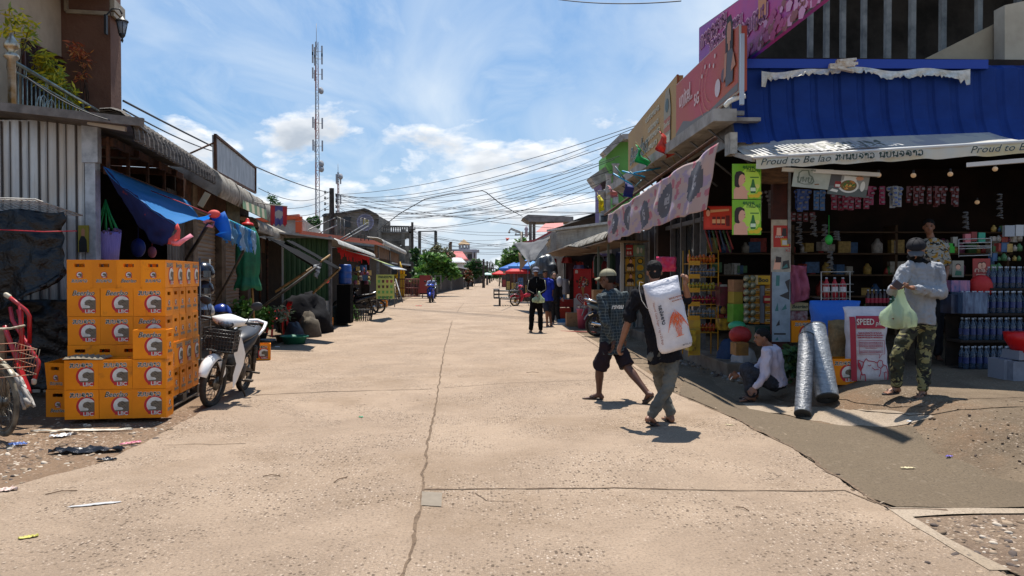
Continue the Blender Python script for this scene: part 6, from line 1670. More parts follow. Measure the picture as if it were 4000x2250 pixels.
def person_fig(mb,P,u,v,h,skin,hair,cloth,off=.01,flip=1):
 q,U,W=daxes(P,u,v);U=U*flip
 def pg(pts,mi,o):mb.poly([q+U*a*h+W*b*h+V((-off-o,0,0))for a,b in pts],mi)
 pg([(-.16,.0),(.16,.0),(.2,.35),(.12,.56),(-.12,.56),(-.2,.3)],cloth,0)
 pg([(-.17,.50),(.17,.50),(.17,.85),(.09,1.0),(-.07,1.01),(-.17,.87)],hair,.002)
 pg([(-.085,.62),(.085,.62),(.10,.80),(.06,.91),(-.06,.91),(-.10,.80)],skin,.004);pg([(-.26,.1),(-.14,.16),(-.1,.5),(-.2,.5)],skin,.003);pg([(.2,.42),(.3,.2),(.1,.16),(.1,.22)],skin,.004)
 pg([(-.04,.5),(.04,.5),(.04,.62),(-.04,.62)],skin,.003)
def d_uni(mb,P):
 dpoly(mb,P,[(0,0),(1,0),(1,.12),(.62,.06),(.3,.14),(.15,.26),(0,.14)],1,.004)
 q,U,W=daxes(P,.19,.66);words(mb,'unitel',q,U,W,.72,2,.012,0,.02,1.1)
 q,U,W=daxes(P,.24,.53);lao(mb,'ebnklawdem',q,U,W,.07,2,.2,.012,.7)
 q,U,W=daxes(P,.41,.42);words(mb,'5G',q,U,W,.28,2,.012,0,.03,1.1)
 for u,v,r in((.74,.30,.13),(.82,.42,.10)):
  q,U,W=daxes(P,u,v);mb.disc(q+V((-.01,0,0)),U,W,r,20,3 if r>.11 else 4)
 random.seed(2)
 for u,v in((.50,.72),(.55,.83),(.62,.78),(.68,.72),(.70,.86)):
  q,U,W=daxes(P,u,v);mb.disc(q+V((-.01,0,0)),U,W,.035,12,2)
 for k_ in range(3):
  for i in range(14):
   a0,a1_=2.2+i*.16,2.2+(i+1)*.16;q,U,W=daxes(P,.66,.5);r=.38+.16*k_
   mb.poly([q+V((-.009,0,0))+U*rr*math.cos(a)+W*rr*.8*math.sin(a)for a,rr in((a0,r),(a1_,r),(a1_,r+.012),(a0,r+.012))],5)
 person_fig(mb,P,.90,.20,.95,7,8,6,.012)
sideboard('red_billboard','coral telephone-company hoarding with 5G lettering and a standing woman',3.42,(2641,334),(2884,100),(2884,352),(2641,555),[M('hoarding coral','#b0404a',.6,0,'#a9512f',.5),M('hill grey','#6d6a68',.7),M('sign white','#d4b3ae',.6),M('badge pale','#c9b8b8',.6),M('badge dark','#5b4148',.6),M('swirl','#c07a50',.6),M('grey suit','#57555a',.7),M('print skin','#b07c63',.7),M('print hair','#2b1f1e',.7)],d_uni,M('pale frame','#a9a59c',.6))
mb=MB();q=atX(2888,230,3.42);mb.beam((3.44,q.y-.05,3.9),(3.44,q.y-.05,4.85),.05,.05);tag(obj('sign_post',mb,M('pale post','#a9b3bb',.5,.2)),'pale blue-grey upright post at the near end of the coral hoarding','post')
def d_beer(mb,P):
 q,U,W=daxes(P,.28,.40);words(mb,'Beerlao',q,U,W,2.0,2,.010,.3,.03,.9);words(mb,'Beerlao',q,U,W,2.0,1,.014,.3,0,.9)
 for u,v,w_ in((.58,.82,1.3),(.60,.60,1.0),(.60,.44,1.2),(.52,.27,1.5)):
  q,U,W=daxes(P,u,v);lao(mb,'nbkmedyaw',q,U,W,.12,2,.22,.010,w_)
 q,U,W=daxes(P,.86,.5)
 bt=[(-.20,-.56),(.20,-.56),(.22,.1),(.17,.35),(.10,.52),(-.10,.52),(-.17,.35),(-.22,.1)]
 mb.poly([q+U*a*1.25+W*b+V((-.01,0,0))for a,b in bt],3)
 mb.poly([q+U*a*1.25+W*b+V((-.014,0,0))for a,b in((-.2,-.28),(.2,-.28),(.2,-.02),(-.2,-.02))],4)
 mb.disc(q+W*.22+V((-.016,0,0)),U,W,.13,20,1);words(mb,'Beerlao',q-W*.13+V((-.018,0,0)),U,W,.48,2,0,.2,.02)
 mb.poly([q+U*a*1.25+W*b+V((-.016,0,0))for a,b in((-.18,-.52),(.18,-.52),(.18,-.34),(-.18,-.34))],2)
sideboard('beer_billboard','tan beer hoarding with large lettering and a bottle behind the coral one',3.46,(2454,526),(2643,294),(2643,553),(2454,702),[M('hoarding tan','#a9854d',.65,0,'#9c7a48',.6),m_lgr,M('sign cream','#bdb49a',.6),M('bottle tan','#8f836c',.6),M('label red','#a5593c',.6)],d_beer,M('orange frame','#8a4a2a',.7))
gt_=thing('canopy_gutter','grey concrete canopy edge running below the hoardings on struts','canopy',(0,0,0))
q0,q1=atX(2788,424,3.12),atX(2400,735,3.12)
mb=MB();mb.prism([q0,q0+V((.32,0,0)),q0+V((.32,0,-.17)),q0+V((0,0,-.17))],(0,9.5,0));mb.box((3.6,q0.y+4.9,q0.z-.10),(.5,9.4,.05))
obj('edge',mb,M('canopy concrete','#a39f98',.8,0,'#7d7871',2.5,col3='#5a5550',ns3=3,lo3=.56,hi3=.7),gt_)
for i in range(9):
 y_=q0.y+.6+i*1.0;mb=MB();mb.tube([(3.2,y_,q0.z-.15),(4.0,y_+.1,q0.z-.75)],.018,5);obj('strut',mb,m_steel,gt_)
mb=MB();p=atX(2700,700,3.2);mb.tube([(3.12,q0.y-.1,3.47),(3.12,20,3.2)],.03,6);obj('banner_rail',mb,m_rust,gt_)
mb=MB();mb.tube([at(2835,412,10.6),at(2850,395,10.5),at(2880,382,10.45),at(2910,376,10.45)],.035,8);tag(obj('bent_pipe',mb,M('white pipe','#cfcfca',.35)),'bent white pipe end beside the left edge of the blue roof','pipe')
mb=MB();mb.beam(at(2795,440,10.4),at(2905,443,10.4),.06,.06);tag(obj('steel_bar',mb,m_steel),'horizontal steel bar linking the canopy edge and the blue roof','bar')
def banner(label,X,TL,TR,BR,BL,seed):
 P=[atX(*TL,X),atX(*TR,X),atX(*BR,X),atX(*BL,X)];mb=MB();nu,nv=120,26
 def f(u,v):
  p=P[3].lerp(P[2],u).lerp(P[0].lerp(P[1],u),v);k=.028*math.sin(u*46+2*noise.noise(V((u*6,v,seed))))*(1-.5*v)+.03*noise.noise(V((u*9,v*3,seed)))
  sag=-.05*abs(math.sin(u*PI*5))**2*v*(1 if u<.78 else 2.2)*(.5)
  return p+V((k,0,sag+.03*noise.noise(V((u*14,0,seed)))*(1-v)))
 w_=nv+1;vs=[f(i/nu,j/nv)for i in range(nu+1)for j in range(nv+1)];fs=[];mi=[]
 for i in range(nu):
  for j in range(nv):
   u,v=(i+.5)/nu,(j+.5)/nv;c=(u*5)%1.0;q=0
   n1=noise.noise(V((u*26,v*5,3)))
   if n1>.16:q=1
   if n1<-.30:q=3
   e=((c-.5)/.25)**2+((v-.50-.1*math.sin(u*9))/.36)**2
   if e<1:q=2
   if e<.16 and noise.noise(V((u*60,v*14,8)))>-.1:q=4
   fs.append((i*w_+j,(i+1)*w_+j,(i+1)*w_+j+1,i*w_+j+1));mi.append(q)
 mb.add(vs,fs,0,True);mb.m=mi
 o=obj('fabric_banner',mb,[M('banner pink',(.52,.40,.38),.75,transl=.3),M('banner lilac',(.42,.33,.44),.75,transl=.3),M('banner grey',(.10,.10,.12),.75,transl=.2),M('banner rose',(.50,.18,.22),.75,transl=.3),M('banner light',(.38,.37,.40),.75,transl=.3)]);solid(o,.003)
 return tag(o,label,'banner')
banner('long wrinkled pink banner with dark oval prints hung along the shop canopy',3.02,(2376,838),(2805,556),(2752,818),(2376,948),2)
def flag(label,pts,mat,stick=None):
 mb=MB();P=[at(*p)for p in pts];n_=6
 def f(u,v):
  p=P[0].lerp(P[1],u).lerp(P[3].lerp(P[2],u),v);return p+V((.05*math.sin(u*7+v*3),.05*math.cos(v*8),0))
 t=thing('small_flag',label,'flag',(0,0,0));mb.grid(f,10,10);o=obj('cloth',mb,mat,t);solid(o,.003)
 if stick:mb=MB();mb.tube([at(*stick[0]),at(*stick[1])],.010,5);obj('stick',mb,M('flag stick','#8f8152',.6),t)
flag('faded red square flag hanging above the banner',[(2578,510,13.2),(2640,590,13.2),(2605,620,13.2),(2560,575,13.2)],M('flag coral',(.62,.08,.06),.6,transl=.4),((2576,498,13.2),(2640,640,13.6)))
flag('green flag hanging left of the red one above the banner',[(2484,562,14.2),(2530,625,14.2),(2528,655,14.2),(2478,625,14.2)],M('flag green',(.03,.42,.14),.6,transl=.4),((2482,555,14.2),(2556,650,14.4)))
flag('dark blue flag drooping by the cyan pipes',[(2436,700,15.5),(2462,715,15.5),(2472,775,15.5),(2435,765,15.5)],M('flag navy',(.03,.04,.2),.6,transl=.3))
flag('pink flag drooping left of the dark blue one',[(2372,722,17),(2395,745,17),(2412,765,17),(2392,775,17)],M('flag pink',(.55,.25,.26),.6,transl=.4))
flag('yellow flag hanging at the left end of the canopy',[(2336,760,19),(2345,770,19),(2358,815,19),(2344,832,19)],M('flag yellow',(.7,.62,.03),.6,transl=.4),((2332,752,19),(2350,800,19)))
cp=thing('parasol_frame','bare cyan and grey umbrella ribs sticking up over the canopy','frame',(0,0,0))
for i,(a,b)in enumerate([((2395,678),(2470,722)),((2430,668),(2520,692)),((2475,676),(2580,656)),((2402,650),(2440,700)),((2460,670),(2500,705)),((2480,730),(2510,700))]):
 mb=MB();mb.tube([at(*a,14.8),at(*b,14.8)],.016,5);obj('rib',mb,M('cyan paint',(.02,.30,.55),.4)if i<3 else M('teal grey','#5a7a7c',.5),cp)
gh_=thing('green_house','green and lilac two-storey house with white columns behind the beer hoarding','house',(0,0,0));YG2=30
m_gn=M('bright green render',(.16,.42,.10),.8);m_li=M('lilac render',(.20,.14,.26),.8);m_wc=M('white moulding','#b9b2aa',.8,0,'#7f776f',3)
mb=MB();mb.prism([at(2368,600,YG2),at(2428,548,YG2),at(2500,548,YG2),at(2500,900,YG2),at(2395,900,YG2),at(2395,690,YG2),at(2368,640,YG2)],(0,2,0));obj('wall',mb,m_gn,gh_)
mb=MB();mb.prism([at(2335,700,YG2+1.5),at(2400,665,YG2+1.5),at(2400,1000,YG2+1.5),at(2352,1000,YG2+1.5),at(2352,730,YG2+1.5)],(0,2,0));obj('side_wall',mb,m_li,gh_)
mb=MB();mb.beam(at(2355,606,YG2-.3),at(2425,538,YG2-.3),.8,.22);mb.beam(at(2425,540,YG2-.3),at(2500,538,YG2-.3),.8,.2);mb.beam(at(2310,715,YG2+1),at(2375,672,YG2+1),1.2,.45);obj('roof_edge',mb,m_wc,gh_)
for x,y0_,y1_ in((2378,680,740),(2352,745,880),(2374,740,860),(2404,640,800)):
 mb=MB();p0,p1_=at(x,y0_,YG2-.2),at(x,y1_,YG2-.2);mb.lathe([(.16,0),(.12,.1),(.11,(p0-p1_).length-.1),(.17,(p0-p1_).length)],p1_,10);obj('column',mb,m_wc,gh_)
mb=MB();
for x in range(2350,2382,5):mb.tube([at(x,845,YG2-.4),at(x,880,YG2-.4)],.015,4)
mb.tube([at(2348,845,YG2-.4),at(2384,840,YG2-.4)],.03,5);obj('balcony_rail',mb,m_black,gh_)
#  goods in and around the corner shop
def bottle_mesh(h,r,cap,body,label=None):
 mb=MB();mb.lathe([(r*.92,0),(r,.01),(r,h*.62),(r*.8,h*.72),(r*.36,h*.86),(r*.34,h*.93)],(0,0,0),10,0)
 mb.lathe([(r*.42,h*.92),(r*.42,h),(r*.3,h*1.005)],(0,0,0),8,1)
 if label:mb.lathe([(r*1.02,h*.25),(r*1.02,h*.52)],(0,0,0),10,2,None,True,False)
 me=mb.mesh('bottle');[me.materials.append(m)for m in(body,cap)+((label,)if label else())];return me
m_pet=M('clear bottle',(.04,.07,.12),.15,alpha=.6,spec=.6);m_wcap=M('white cap',(.35,.38,.42),.4);m_blab=M('blue label',(.008,.02,.11),.4,col2=(.04,.06,.14),ns=20)
m_gcap=M('green cap',(.4,.45,.42),.4);m_gbot=M('green bottle',(.01,.08,.03),.2);m_rbot=M('red bottle',(.32,.012,.02),.35);m_rlab=M('white label',(.6,.55,.55),.5)
BW=bottle_mesh(.30,.038,m_wcap,m_pet,m_blab);BG=bottle_mesh(.26,.034,m_gcap,m_gbot,M('pale green label',(.06,.13,.06),.5));BR=bottle_mesh(.28,.045,m_wcap,m_rbot,m_rlab)
BD=bottle_mesh(.26,.034,m_wcap,M('dark cola',(.03,.01,.01),.15),M('crimson label',(.35,.02,.04),.4))
def put(me,p,label,cat,group,rz=0.0,sc=1.0):
 o=bpy.data.objects.new(me.name,me);link(o);o.location=p;o.rotation_euler=(0,0,rz);o.scale=(sc,)*3;return tag(o,label,cat,group)
ws=thing('goods_shelf','dark stepped shelf carrying rows of water bottles at the right of the shop','shelf',(0,0,0))
G=.34
steps=[(9.95,.34+G*0+.0),(10.05,.72),(10.15,1.08),(10.35,1.42)]
for i,(Y,z)in enumerate(steps):
 mb=MB();xl=at(3745 if i<3 else 3860,1100,Y).x;mb.box(((xl+8.2)/2,Y+.12,z-.015),(8.2-xl,.34,.03));obj('shelf_board',mb,m_dark,ws)
 mb=MB();mb.box(((xl+8.2)/2,Y+.28,z/2),(8.2-xl,.02,z));obj('backing',mb,m_dark,ws)
for i,(Y,z)in enumerate(steps):
 xl=at(3765 if i<3 else 3868,1100,Y).x
 for k_ in range(14 if i<3 else 10):
  for j in range(2):
   put(BW,V((xl+.05+k_*.092,Y+.02+j*.09,z)),['water bottle on the lowest step of the dark shelf at the right','water bottle on the second step of the dark shelf at the right','water bottle on the third step of the dark shelf at the right','water bottle on the top step of the dark shelf at the right'][i],'bottle','water bottles on the stepped shelf, row %s'%'abcd'[i],rnd(0,6))
for(x0,x1_,y,n_,Y,me,lb,gr_)in[(3478,3572,1238,6,10.4,BG,'green soda bottle in the front row behind the white feed sack','green bottles front row'),(3490,3575,1205,5,10.9,BG,'green soda bottle in the back row behind the white feed sack','green bottles back row'),(3390,3470,1200,6,11.0,BD,'dark cola bottle standing left of the green bottles','cola bottles')]:
 for k_ in range(n_):put(me,at(x0+(x1_-x0)*k_/(n_-1),y,Y),lb,'bottle',gr_)
tbl=thing('low_table','dark low table under the green and cola bottles','table',(0,0,0))
zt1=at(3520,1238,10.4).z-.012;xa_,xb_=at(3360,1238,10.4).x,at(3600,1238,10.4).x
mb=MB();mb.box(((xa_+xb_)/2,10.75,zt1-.02),(xb_-xa_,.9,.04));obj('table_top',mb,m_dark,tbl)
for x in(xa_+.05,xb_-.05):
 mb=MB();mb.box((x,10.4,(zt1+G)/2),(.05,.05,zt1-G));obj('leg',mb,m_dark,tbl)
rr_=thing('wire_rack','white wire rack holding red bottles left of the cola bottles','rack',(0,0,0));YR=10.6
mb=MB()
for x in(3208,3320):mb.tube([at(x,1060,YR),at(x,1330,YR)],.008,5)
for y in(1062,1110,1140,1182,1215):mb.tube([at(3208,y,YR-.01),at(3320,y,YR-.01),at(3335,y,YR+.3)],.006,4)
for x in range(3222,3320,14):mb.tube([at(x,1110,YR-.01),at(x,1182,YR-.01)],.003,4)
obj('frame',mb,MC['white wire'],rr_)
for y,n_ in((1160,3),(1215,4)):
 mb=MB();a=at(3208,y+3,YR);mb.box((a.x+.2,YR+.14,a.z-.008),(.42,.28,.01));obj('shelf_board',mb,m_steel,rr_)
 for k_ in range(3):put(BR,at(3228+k_*32,y,YR+.12),['red bottle with white label on the upper shelf of the wire rack','red bottle with white cap on the lower shelf of the wire rack'][y>1200],'bottle','red bottles '+('upper' if y<1200 else 'lower'))
def strips(x0,x1_,y0,y1_,Y,n_,mat,lab_,gr_,rows=4,fringe=0):
 for k_ in range(n_):
  px=x0+(x1_-x0)*(k_+.5)/n_;w_=(x1_-x0)/n_*.86*Y/2960;a,b=at(px,y0+rnd(-3,3),Y+rnd(-.05,.05)),at(px,y1_+rnd(-8,8),Y)
  H_=a.z-b.z;mb=MB();tl=rnd(-.03,.03)
  for r_ in range(rows):
   z=-H_*(r_+.5)/rows;hh=H_/rows
   mb.ell((tl*r_,0,z),(w_*.48,.012,hh*.46),None,8,5,0)
   mb.box((tl*r_,-.012,z),(w_*.55,.008,hh*.36),1)
  mb.box((tl*rows/2,.004,-H_/2),(w_,.003,H_),0)
  o=obj('sachet_strip',mb,mat,None,a);tag(o,lab_,'sachet strip',gr_)
m_foil=M('silver print',(.16,.16,.18),.5,.1);
strips(3098,3175,742,822,11.3,3,[M('sachet blue',(.04,.09,.30),.35),m_foil],'blue sachet strip hanging behind the two posters at the left','blue sachet strips',4)
strips(3182,3230,742,828,11.3,2,[M('sachet light blue',(.06,.16,.36),.35),m_foil],'lighter blue sachet strip between the dark blue and red ones','light blue sachet strips',4)
strips(3240,3400,758,815,11.25,6,[M('sachet red',(.20,.010,.04),.35),m_foil],'crimson sachet strip hanging below the food posters','crimson sachet strips',3)
strips(3402,3456,730,806,11.3,2,[M('sachet pink',(.26,.015,.07),.35),m_foil],'pink sachet strip right of the food poster','pink sachet strips',4)
strips(3459,3532,728,804,11.2,3,[M('sachet silver',(.28,.30,.32),.35),MC['sachet blue']],'silver-grey sachet strip hanging at the centre of the shop','silver sachet strips',4)
strips(3550,3750,728,800,11.6,9,[M('sachet maroon',(.10,.008,.01),.4),m_foil],'maroon sachet strip hanging above the cap of the camouflage man','maroon sachet strips',3)
strips(3090,3180,830,870,11.5,4,[MC['sachet maroon'],m_foil],'short red sachet strip below the blue ones','short red sachet strips',2)
strips(2950,3000,745,860,12.2,3,[M('sachet grey',(.12,.10,.10),.4),M('dim foil',(.2,.2,.2),.4)],'dim grey sachet strip between the green poster and the red post','dim grey strips',7)
for k_,(px,y0_,y1_,lb)in enumerate([(3122,870,965,'spiral string of small packets hanging right of the post'),(3178,845,928,'twisted string of small packets, second from the post'),(3222,880,950,'thin string of packets near the green ball'),(3268,905,940,'short string of packets right of the green ball'),(3243,985,1058,'shiny spiral string hanging under the green ball'),(3772,830,900,'dim hanging bunch of packets right of the man in the flowered shirt'),(3905,760,860,'string of packets hanging at the far right of the shop')]):
 a,b=at(px,y0_,11.0),at(px+4,y1_,11.0);mb=MB();n_=11
 for i in range(n_):p=a.lerp(b,i/n_)-a;mb.ell(p+V((.02*math.sin(i*2),0,0)),(.05,.02,.016),Euler((0,.3*math.sin(i),i)).to_matrix(),8,5)
 tag(obj('packet_string',mb,M('shiny packets',(.10,.10,.10),.3,.3),None,a),lb,'packets')
mb=MB();mb.ell(at(3238,937,10.9),(.055,.05,.075));mb.tube([at(3238,840,10.9),at(3238,930,10.9)],.005,4);tag(obj('green_ball',mb,M('vivid green',(.02,.35,.05),.4)),'bright green ball-shaped toy hanging left of centre in the shop','toy')  # ball in its own bright green colour
sheet('pink_cloth','dusty pink cloth hanging behind the poster-covered post','cloth',at(3088,1035,10.9),at(3150,1040,10.9),at(3165,1165,10.9),at(3090,1190,10.9),M('dusty pink',(.38,.10,.16),.8,transl=.1),14,14,0,.12,4,2)
def poster(name,label,P,mats,deco,cat='poster',th=.006):
 t=thing(name,label,cat,(0,0,0));n=(P[1]-P[0]).cross(P[3]-P[0]).normalized()
 mb=MB();mb.prism(P,-n*th)
 def pt(u,v,o=.002):return P[0].lerp(P[1],u).lerp(P[3].lerp(P[2],u),v)+n*o
 def pg(pts,mi,o=.002):mb.poly([pt(u,v,o)for u,v in pts],mi)
 def el(u,v,ru,rv,mi,o=.002,N=18):pg([(u+ru*math.cos(2*PI*i/N),v+rv*math.sin(2*PI*i/N))for i in range(N)],mi,o)
 U=(P[1]-P[0]);W=(P[3]-P[0])
 deco(mb,pg,el,pt,U,W,n);obj('sheet',mb,mats,t);return t
m_sk=M('printed skin','#d79f84',.5);m_sk2=M('printed skin pale','#e3b59a',.5);m_hr=M('printed hair','#2a1a17',.5)
def q4(x0,y0,x1_,y1_,Y,Y2=None):
 Y2=Y if Y2 is None else Y2;return[at(x0,y1_,Y),at(x1_,y1_,Y2),at(x1_,y0,Y2),at(x0,y0,Y)]
def d_green(mb,pg,el,pt,U,W,n):
 pg([(0,.5),(1,.5),(1,1),(0,1)],1,.001);el(.62,.5,.36,.4,5,.0015)
 pg([(.05,.0),(.05,.25),(.14,.36),(.30,.40),(.42,.36),(.5,.24),(.53,.08),(.53,0)],3,.003)
 pg([(.08,.38),(.08,.66),(.14,.77),(.28,.80),(.42,.74),(.44,.60),(.36,.42),(.22,.32),(.12,.34)],4,.0035)
 pg([(.22,.44),(.26,.36),(.38,.42),(.44,.50),(.46,.58),(.44,.66),(.34,.71),(.26,.66),(.22,.56)],3,.004)
 el(.42,.57,.02,.01,4,.005,8);pg([(.42,.50),(.455,.505),(.45,.48),(.42,.485)],9,.005)
 pg([(.36,.06),(.56,.20),(.58,.24),(.42,.22)],3,.0045)
 pg([(.64,.16),(.80,.16),(.83,.30),(.78,.42),(.75,.56),(.69,.56),(.66,.42),(.61,.30)],6,.003);pg([(.63,.22),(.81,.22),(.81,.32),(.63,.32)],7,.004)
 el(.86,.36,.09,.06,8,.0025);el(.66,.08,.1,.05,2,.004);el(.84,.09,.12,.06,2,.0045);el(.95,.16,.08,.05,2,.003)
 pg([(.62,.60),(.92,.60),(.92,.63),(.62,.63)],6,.003)
 u=U.normalized();w=W.normalized();lao(mb,'lnjd',pt(.57,.90),u,w,.050,6,.17,.004,.17);lao(mb,'knwji',pt(.74,.815),u,w,.050,6,.17,.004,.2)
GM=[M('poster green','#7fb81c',.4),M('poster green deep','#74ad16',.4),M('poster yellow','#d8b312',.4),m_sk,m_hr,M('poster lime','#b4d84a',.4),M('poster dark green','#2a6a2a',.4),M('poster white','#cfe0b8',.4),M('poster badge','#d8d06a',.4),M('printed lip','#b0433c',.5)]
poster('poster','upper green soap poster with a dark-haired woman hanging at the shop corner',q4(2860,640,2973,777,10.35),GM,d_green)
poster('poster','lower green soap poster with a dark-haired woman hanging at the shop corner',q4(2860,780,2973,917,10.36),GM,d_green)
def d_redp(mb,pg,el,pt,U,W,n):
 pg([(.03,.05),(.97,.05),(.97,.95),(.03,.95)],1,.001);pg([(.1,.15),(.25,.1),(.2,.5),(.12,.5)],2,.002);el(.17,.7,.07,.14,3,.003);el(.17,.82,.07,.12,4,.0025)
 for i,x in enumerate((.32,.48,.64)):pg([(x,.2),(x+.12,.2),(x+.12,.55),(x,.55)],6,.003);pg([(x,.27),(x+.12,.27),(x+.12,.44),(x,.44)],5,.004)
 pg([(.8,.15),(.92,.15),(.92,.6),(.78,.6)],6,.003);pg([(.25,.72),(.9,.8),(.9,.88),(.25,.84)],5,.003)
poster('poster','red sauce poster with bottles hanging left of the green posters',q4(2748,805,2860,897,11.0,10.6),[M('poster red','#9c2018',.45),M('poster orange red','#b53620',.45),M('red dress','#c03a2a',.5),m_sk,m_hr,M('sauce cream','#cf9a6a',.45),M('sauce brown','#5f1a12',.4)],d_redp)
def d_pale(mb,pg,el,pt,U,W,n):
 pg([(.12,.25),(.12,.8),(.2,.95),(.38,.95),(.42,.7),(.5,.6),(.55,.35),(.5,.2),(.3,.16)],1,.002);pg([(.15,.28),(.15,.78),(.22,.9),(.35,.9),(.38,.68),(.46,.56),(.51,.36),(.46,.24),(.3,.2)],0,.003)
 u=U.normalized();w=W.normalized();lao(mb,'bpb',pt(.3,.42),u,w,.085,1,.2,.004,.20);lao(mb,'snbnk eanbjd',pt(.72,.9),u,w,.03,1,.2,.004,.3);pg([(.55,.22),(.66,.26),(.68,.2),(.57,.17)],2,.003)
poster('poster','pale grey-green poster with a puffed logo, left of the food poster',[at(3093,728,10.0),at(3248,742,9.95),at(3256,662,9.95),at(3103,660,10.0)],[M('poster pale','#a9aca0',.45,0,'#8f958a',5),M('poster pale dark','#5d665a',.5),M('poster brown','#77563a',.5)],d_pale)
def d_food(mb,pg,el,pt,U,W,n):
 pg([(0,0),(1,0),(1,.3),(0,.34)],1,.001);pg([(0,.34),(.28,.36),(.28,1),(0,1)],2,.0012);pg([(.35,.56),(.68,.56),(.68,.78),(.35,.8)],3,.002)
 el(.50,.40,.26,.28,3,.003,26);el(.50,.41,.21,.22,4,.004,26)
 random.seed(9)
 for i in range(34):
  a,r=rnd(0,6.3),rnd(0,1)**.6;el(.5+.19*r*math.cos(a),.41+.19*r*math.sin(a),.035,.04,[5,6,7,4][i%4],.0045+i*.0001,7)
 pg([(.14,.3),(.3,.3),(.3,.55),(.14,.55)],8,.003);pg([(.16,.33),(.28,.33),(.28,.43),(.16,.43)],3,.004);pg([(.04,.14),(.24,.1),(.26,.2),(.1,.24)],3,.003);el(.86,.42,.06,.2,3,.003);el(.75,.72,.10,.08,9,.003)
 u=U.normalized();w=W.normalized();lao(mb,'nbyd',pt(.5,.96),u,w,.04,10,.25,.004,.15);lao(mb,'knebnlawmn',pt(.5,.86),u,w,.035,10,.3,.004,.3)
poster('poster','food poster with a plate of stir-fried vegetables hanging under the batten',[at(3231,757,9.95),at(3382,773,9.9),at(3402,672,9.9),at(3250,664,9.95)],[M('poster grey','#8b8a84',.45),M('poster slate','#4f5552',.45),M('poster dusk','#4a4543',.45),M('plate white','#cdccc4',.4),M('food brown','#6a5424',.5),M('food green','#3f6b22',.5),M('food orange','#b8742a',.5),M('food yellow','#c9a04a',.5),M('jar red','#8d1f1c',.5),M('prawn','#c08868',.5),M('poster ink','#2f4a30',.5)],d_food)
pp_=thing('notice_post','wooden post covered with peeling notices at the corner of the shop','post',(0,0,0));YP=10.75
xpl,xpr=at(3016,1075,YP).x,at(3088,1075,YP).x;xm=(xpl+xpr)/2
mb=MB();mb.box((xm,YP+.06,1.9),(xpr-xpl-.03,.10,3.3));obj('post',mb,M('red brown timber','#4c1f14',.8,0,'#2d130d',4),pp_)
mb=MB();mb.box((xpr-.03,YP+.0,2.8),(.04,.04,1.5));obj('pipe',mb,m_steel,pp_)
def notice(y0,y1_,base,deco,x0=3013,x1_=3090,o=0):
 P=q4(x0,y0,x1_,y1_,YP-.002-o);n=V((0,-1,0));mb=MB();mb.prism(P,(0,.003,0))
 def pg(pts,mi,oo=.002):mb.poly([P[0].lerp(P[1],u).lerp(P[3].lerp(P[2],u),v)+n*oo for u,v in pts],mi)
 deco(pg,P,mb);obj('notice',mb,[base,M('ink dark','#34302e',.6),M('ink red','#a8281c',.6),m_sk,m_hr,M('paper white','#b8b8b2',.7),M('ink teal','#3c6a66',.6),M('ink yellow','#b78a2a',.6)],pp_)
def n1(pg,P,mb):
 pg([(.1,.04),(.97,.04),(.97,.8),(.1,.8)],2);pg([(.25,.45),(.5,.45),(.48,.72),(.28,.72)],3,.003);pg([(.52,.42),(.78,.42),(.76,.7),(.56,.7)],4,.003);pg([(.5,.08),(.9,.08),(.86,.34),(.46,.34)],7,.003);pg([(.55,.12),(.8,.12),(.8,.28),(.55,.28)],5,.004)
 lao(mb,'ebnla',P[0].lerp(P[1],.4).lerp(P[3].lerp(P[2],.4),.40),V((1,0,0)),UP,.03,5,.2,.004,.12)
def n2(pg,P,mb):
 pg([(.1,.1),(.45,.1),(.5,.5),(.2,.55)],3);pg([(.2,.4),(.5,.4),(.52,.62),(.25,.66)],4,.003);pg([(.55,.1),(.95,.15),(.9,.5),(.6,.45)],1);pg([(.5,.12),(.85,.2),(.8,.35)],6,.004)
 words(mb,'x2',P[0].lerp(P[1],.85).lerp(P[3].lerp(P[2],.85),.93),V((1,0,0)),UP,.07,2,.004)
def n3(pg,P,mb):
 pg([(.2,.80),(.4,.8),(.42,.95),(.22,.95)],6);pg([(.4,.66),(.95,.6),(.98,.9),(.7,.86),(.9,.72)],1);pg([(.15,.44),(.35,.44),(.3,.56)],6);pg([(.5,.45),(.8,.47),(.75,.54)],6);pg([(.2,.22),(.42,.24),(.4,.32)],1,.002);pg([(.1,.1),(.75,.1),(.75,.125),(.1,.125)],1);pg([(.15,.02),(.35,.02),(.3,.07)],6)
notice(858,970,M('paper cream','#b3a48f',.7,0,'#8f826f',8),n1);notice(970,1062,M('paper grey','#a49c8e',.7,0,'#7f776a',7),n2,3012,3089,.002);notice(1062,1335,M('paper pale blue','#8e9aa2',.8,0,'#727c83',4),n3,3016,3087,.001)
mb=MB();mb.box((xpl-.13,10.72,at(3035,685,10.7).z),(.62,.18,.22),0,Euler((0,.03,0)).to_matrix());tag(obj('timber_beam',mb,M('brown beam','#6a4a30',.85,0,'#3e2a1a',6,stretch=(1,1,5))),'short brown timber beam end above the post, behind the green posters','beam')
random.seed(12)
def carton(label,x0,y0,x1_,y1_,Y,d,mats,deco=None,group=None,rz=0.0,name='carton'):
 a,b=at(x0,y1_,Y),at(x1_,y0,Y);t=thing(name,label,'box',V(((a.x+b.x)/2,Y+d/2,a.z)),rz,group)
 w_,h_=b.x-a.x,b.z-a.z;mb=MB();mb.box((0,0,h_/2),(w_-.004,d,h_-.003));f=V((0,-d/2-.001,0))
 if deco:deco(mb,f,w_,h_)
 obj('box',mb,mats,t);return t
def d_cart(mb,f,w_,h_):
 mb.box(f+V((0,0,h_*.5)),(w_*.9,.004,h_*.32),1);mb.box(f+V((-.0,-.003,h_*.5)),(w_*.5,.004,h_*.14),2)
